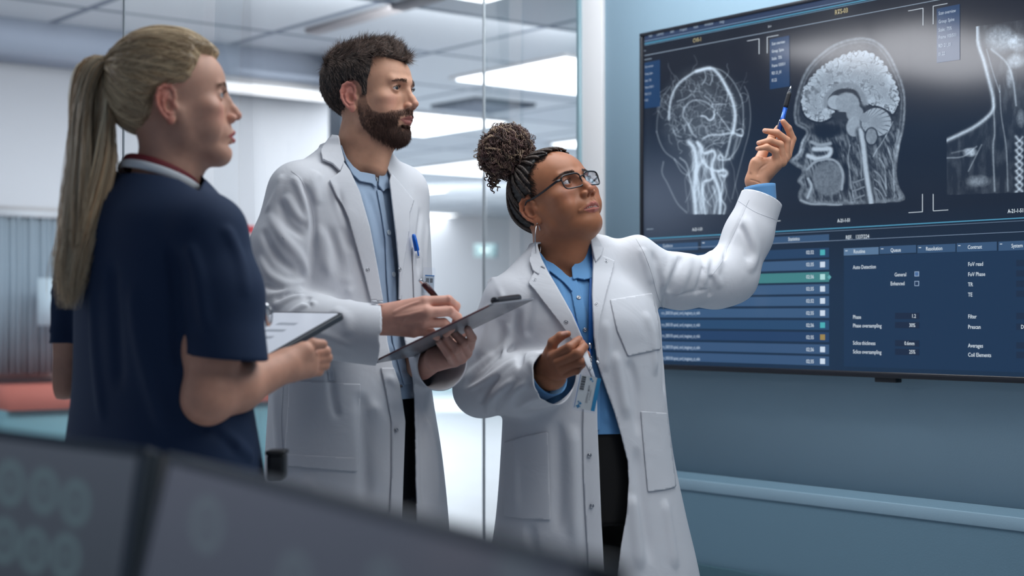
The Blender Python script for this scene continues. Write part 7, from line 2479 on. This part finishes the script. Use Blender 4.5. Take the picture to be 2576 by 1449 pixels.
    # name badges
    def badge(cor, label, printed, extra=None):
        """cor: holder corners tl, tr, bl as points"""
        tl, tr_, bl = cor
        e = empty('name_badge', (tr_ + bl) / 2, label, 'badge')
        o, (A0, u, v, w_, lu, lv) = plate('holder', tl, tr_, bl, .0016, M_clear, e, .004, up=A3(0, -1, 0))
        M_card = mat('card_white', lin((206, 212, 216)), .5)
        printed(e, A0, u, v, w_, lu, lv, M_card)
        return e, A0, u, v, w_, lu, lv
    Mb = mat('badge_blue', lin((44, 138, 190)), .5); Mk = mat('badge_dark', lin((70, 72, 78)), .6); Mg = mat('badge_grey', lin((140, 144, 150)), .6); Mb2 = mat('badge_line', lin((30, 110, 180)), .5)
    def rect(nm, e, A0, u, v, w_, a0, a1, b0, b1, m, lift=.0012):
        V = [A0 + u * a + v * b + w_ * lift for a, b in ((a0, b0), (a1, b0), (a1, b1), (a0, b1))]
        return link_mesh(nm, V, [(0, 1, 2, 3)], m, e, smooth=False)
    def print1(e, A0, u, v, w_, lu, lv, Mc):
        k = lv / 110.0                              # drawn on a card 60 wide, 110 high
        R_ = lambda nm, a0, a1, b0, b1, m, l=.0014: rect(nm, e, A0, u * (lu / 62.0), v * k, w_, a0, a1, b0, b1, m, l)
        cd = R_('card', 4, 58, 16, 104, Mc, .0008)
        s = []
        def add(nm, a0, a1, b0, b1, m): o = R_(nm, a0, a1, b0, b1, m); o.parent = cd; return o
        add('side_line', 4, 5.4, 16, 104, Mb2); add('side_band', 48, 58, 16, 104, Mb)
        for b, h in ((19, 3.4), (23.5, 1), (25.5, 2.2), (29, 1), (31, 3.4), (36, 1.2), (38.5, 3), (43, 1.2), (45.5, 2.2), (49, 1), (51, 3.4)): add('barcode', 9, 20, b, b + h, Mk)
        for a, b, r in ((33, 22, 4), (38, 27, 2.6), (14, 98, 5.6), (18, 90, 4), (13, 86, 2.6)):
            add('cross_mark', a - r, a + r, b - r * .28, b + r * .28, Mb); add('cross_mark', a - r * .28, a + r * .28, b - r, b + r, Mb)
        for body, a, b, sz, m in (('Elizabeth Miller', 30, 86, 8.2, Mg), ('ID: 9-8765432/1', 37, 78, 4.6, Mg)):
            V2, T_ = text_geo(body, sz, .95)
            X = A0 + u * (lu / 62.0) * (a + V2[:, 1:2]) * 1 - v * k * (V2[:, :1]) + v * k * b + w_ * .0015
            o = link_mesh('printed_text', X, T_, m, e, smooth=False); o.parent = cd
    X, _ = trace(lambda q: np.minimum(WOM['coat'](q), WOM['shirt'](q)), np.array([1460., 1475., 1495., 1510., 1460., 1490.]), np.array([940., 960., 980., 950., 1020., 1030.]), 3.2, 3.8)
    Zb = toP(X)[2].min() - .013
    print('badge Z', toP(X)[2])
    e, A0, u, v, w_, lu, lv = badge((P(1459, 926, Zb + .001), P(1519, 938, Zb + .008), P(1445, 1031, Zb)), 'name badge with a blue edge hanging from the blue lanyard', print1)
    # lanyard of the woman
    M_ly = mat('lanyard_blue', lin((28, 104, 184)), .6)
    ly = empty('lanyard', P(1484, 880, 3.28), 'blue lanyard round the neck of the woman with the bun', 'lanyard')
    def ribbon_on(line, name, wd=.0055):
        s = spline(np.array(line, float), 46)
        X, bd = trace(lambda q: np.minimum(WOM['shirt'](q), WOM['coat'](q) + .02), s[:, 0], s[:, 1], 2.9, 3.7, off=.009)
        V, q = tube_geo(X, wd, 8, flat=.14, up=A3(1, .3, 0)); return link_mesh(name, V, q, M_ly, ly)
    ribbon_on([(1366, 668), (1384, 700), (1408, 745), (1440, 798), (1462, 850), (1478, 884), (1484, 894)], 'strap')
    ribbon_on([(1488, 640), (1489, 700), (1487, 760), (1487, 830), (1485, 894)], 'strap')
    X0, _ = trace(WOM['shirt'], np.array([1484.]), np.array([870.]), 2.9, 3.7, off=.012)
    V, q = box_geo(X0[0], (.009, .005, .012)); link_mesh('crimp', V, tri(q), M_chrome, ly)
    V, q = tube_geo(spline([X0[0], P(1484, 888, toP(X0)[2][0] - .006), P(1485, 896, 3.285)], 10), .0030, 8, flat=.5); link_mesh('loop', V, q, M_ly, ly)
    gs = []
    for k in range(9):
        c = P(1485.0 + (k % 2) * 1.2, 896 + 4.2 * k, 3.275 + (Zb - 3.275) * k / 8); a = np.linspace(0, 2 * np.pi, 14)
        ax1 = A3(1, 0, 0) if k % 2 else A3(.2, 1, 0)
        C = c + .0026 * np.cos(a)[:, None] * UZ_ + .0022 * np.sin(a)[:, None] * unit(ax1); gs.append(tube_geo(C, .0008, 6, caps=False))
    V, q = join_geo(gs); link_mesh('chain', V, q, M_chrome, ly)
    # badge on his pocket
    def print2(e, A0, u, v, w_, lu, lv, Mc):
        cd = rect('card', e, A0, u, v, w_, lu * .12, lu * .90, lv * .30, lv * .98, mat('card_blueish', lin((176, 190, 206)), .5), .0008)
        for a0, a1, b0, b1, m in ((.12, .90, .30, .335, Mb2),): rect('stripe', e, A0, u, v, w_, lu * a0, lu * a1, lv * b0, lv * b1, m, .0012).parent = cd
        for a, h in ((.20, .03), (.26, .05), (.34, .02), (.38, .04), (.45, .02), (.55, .05), (.62, .02), (.66, .05), (.74, .03)): rect('barcode', e, A0, u, v, w_, lu * a, lu * (a + h), lv * .42, lv * .60, Mk, .0012).parent = cd
    zp = toP(on_surf(MAN['coat'], 1062, 690, 2.9, 3.8, .006)[0][None])[2][0]
    badge((P(1066, 672, zp - .005), P(1096, 674, zp + .02), P(1064, 736, zp - .005)), 'small name badge with a barcode clipped to the chest pocket of the bearded man', print2)
    # pouch at the nurse's hip
    c, n = on_surf(NUR['top'], 668, 1165, 2.2, 3.2, .01)
    e = empty('belt_pouch', c, 'small black pouch at the hip of the blonde nurse', 'pouch')
    cc = P(697, 1172, toP(c[None])[2][0] + .02)
    box('body', cc, (.030, .05, .045), M_black, e, None, .006); box('flap', cc + A3(0, 0, .024), (.034, .054, .008), M_black, e, None, .003)
    # chest stethoscope end
    c = P(668, 772, toP(c[None])[2][0] + .03)
    e = empty('pocket_torch', c, 'small shiny metal torch clipped at the chest of the blonde nurse', 'torch')
    V, q = lathe_geo([(0, .004), (.003, .006), (.010, .0065), (.012, .0045), (.04, .0042)], c + A3(0, 0, .006), A3(.12, 0, -1), 14); link_mesh('barrel', V, tri(q), M_chrome, e)
    V, q = tube_geo(spline([c + A3(.006, 0, 0), c + A3(.011, 0, -.008), c + A3(.010, 0, -.03)], 8), .0014, 6); link_mesh('clip', V, q, M_chrome, e)


nurse_hair()
held_things()

# ------------------------------------------------------------------ monitors in the foreground
def monitor(tl, tr_, height, tilt, label, content, desk_z):
    tl = np.asarray(tl, float); tr_ = np.asarray(tr_, float)
    u = unit(tr_ - tl); n = unit(np.cross(u, UZ_))                    # n points towards the viewer or away
    if n[1] > 0: n = -n
    dn = unit(-UZ_ * math.cos(tilt) + n * math.sin(tilt)); nn = unit(np.cross(u, -dn))
    if nn[1] > 0: nn = -nn
    W_ = np.linalg.norm(tr_ - tl)
    e = empty('monitor', (tl + tr_) / 2 - UZ_ * (tl[2] - desk_z), label, 'monitor')
    R = np.stack([u, nn, -dn], 1)
    c = (tl + tr_) / 2 + dn * height / 2
    box('housing', c - nn * .014, (W_, .026, height), mat('monitor_shell', lin((44, 48, 54)), .45), e, R, .003)
    bz = mat('monitor_bezel', lin((84, 92, 102)), .4)
    for cc, s in (((tl + tr_) / 2 + dn * .005, (W_, .006, .010)), ((tl + tr_) / 2 + dn * (height - .008), (W_, .006, .016)), (tl + u * .004 + dn * height / 2, (.008, .006, height)), (tr_ - u * .004 + dn * height / 2, (.008, .006, height))):
        box('bezel', cc + nn * .001, s, bz, e, R, .001)
    nu, nv = 150, 100
    gu, gv = np.meshgrid(np.linspace(.008, W_ - .008, nu), np.linspace(.010, height - .016, nv), indexing='ij')
    V = tl + gu.ravel()[:, None] * u + gv.ravel()[:, None] * dn + nn * .0015
    i, j = np.meshgrid(np.arange(nu - 1), np.arange(nv - 1), indexing='ij')
    q = np.stack([i * nv + j, i * nv + j + 1, (i + 1) * nv + j + 1, (i + 1) * nv + j], -1).reshape(-1, 4)
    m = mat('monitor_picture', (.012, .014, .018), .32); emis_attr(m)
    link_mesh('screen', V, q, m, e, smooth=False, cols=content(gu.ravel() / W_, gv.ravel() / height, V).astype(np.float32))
    # stand
    b = c - nn * .03 - UZ_ * (c[2] - desk_z - .005)
    box('stand_foot', b, (.24, .18, .01), M_black, e, R @ np.eye(3) if False else np.stack([u, np.cross(UZ_, u), UZ_], 1), .002)
    bb = c - nn * .035; V, q = tube_geo(np.array([b, A3(b[0], b[1], bb[2] + .02)]), .018, 14); link_mesh('stand_neck', V, q, M_black, e)
    box('mount', (bb + A3(b[0], b[1], bb[2])) / 2, (.08, .03, .08), M_black, e, R, .002)
    return e


def rings(px, py, cs, rx, ry):
    I = np.zeros(len(px))
    for x, y in cs:
        e = np.hypot((px - x) / rx, (py - y) / ry)
        I = np.maximum(I, np.exp(-((e - 1) / .2) ** 2) * .9 + .35 * (e < 1) * np.clip(1 - e, 0, 1) + .5 * np.exp(-(e / .25) ** 2))
    return I


def content_haze1(s, t, V):
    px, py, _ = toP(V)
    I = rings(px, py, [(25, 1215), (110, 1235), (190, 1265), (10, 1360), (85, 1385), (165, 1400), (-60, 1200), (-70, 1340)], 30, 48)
    b = LC((64, 70, 80)) * (1 - t[:, None]) ** 1.5 + LC((28, 36, 42)) * (1 - (1 - t[:, None]) ** 1.5); return b + (LC((74, 94, 100)) - b) * np.clip(I, 0, 1)[:, None] * .9  # paler top is haze on the glass, painted into the picture


def content_haze2(s, t, V):
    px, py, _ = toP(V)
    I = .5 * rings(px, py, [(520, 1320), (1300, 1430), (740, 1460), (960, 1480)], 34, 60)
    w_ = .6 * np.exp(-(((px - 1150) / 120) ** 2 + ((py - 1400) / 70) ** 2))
    g_ = np.clip(1.3 * t + .35 * s, 0, 1)[:, None]; b = LC((70, 74, 86)) * (1 - g_) + LC((27, 36, 46)) * g_; return b + (LC((84, 100, 106)) - b) * np.clip(I, 0, 1)[:, None] + LC((70, 54, 50)) * .25 * w_[:, None]  # grey gradient paints reflected haze into the picture, paler at the top left


DZ = .60
D0 = 1.42
monitor(P(-330, 1037, D0 * 1.12), P(370, 1127, D0 * 1.03), .40, math.radians(14), 'dark monitor showing round scans in the lower left corner of the photo', content_haze1, DZ)
monitor(P(432, 1140, D0), P(1490, 1400, D0 / 1.77), .42, math.radians(14), 'large dark monitor across the bottom foreground, in front of the two people in white coats', content_haze2, DZ)
# black arm in the gap, holding the large monitor
mon2 = bpy.data.objects['monitor.001']
_a = P(408, 1150, D0 * 1.09); _b = P(366, 1449, D0 * 1.06)
V, q = tube_geo(np.array([_a, _b + (_b - _a) * .6]), [.014, .019], 16); link_mesh('arm', V, q, M_black, mon2)
# desk that carries them
dk = empty('desk', A3(-.1, 1.1, 0), 'desk under the foreground monitors', 'desk')
M_dk = mat('desk_grey', lin((90, 98, 108)), .5)
box('desktop', A3(-.25, 1.10, DZ - .0155), (1.9, 1.0, .03), M_dk, dk, None, .002)
for sx in (-1, 1):
    for sy in (-1, 1): box('leg', A3(-.25 + sx * .88, 1.10 + sy * .42, (DZ - .03) / 2), (.05, .05, DZ - .03), M_dk, dk, None, .002)
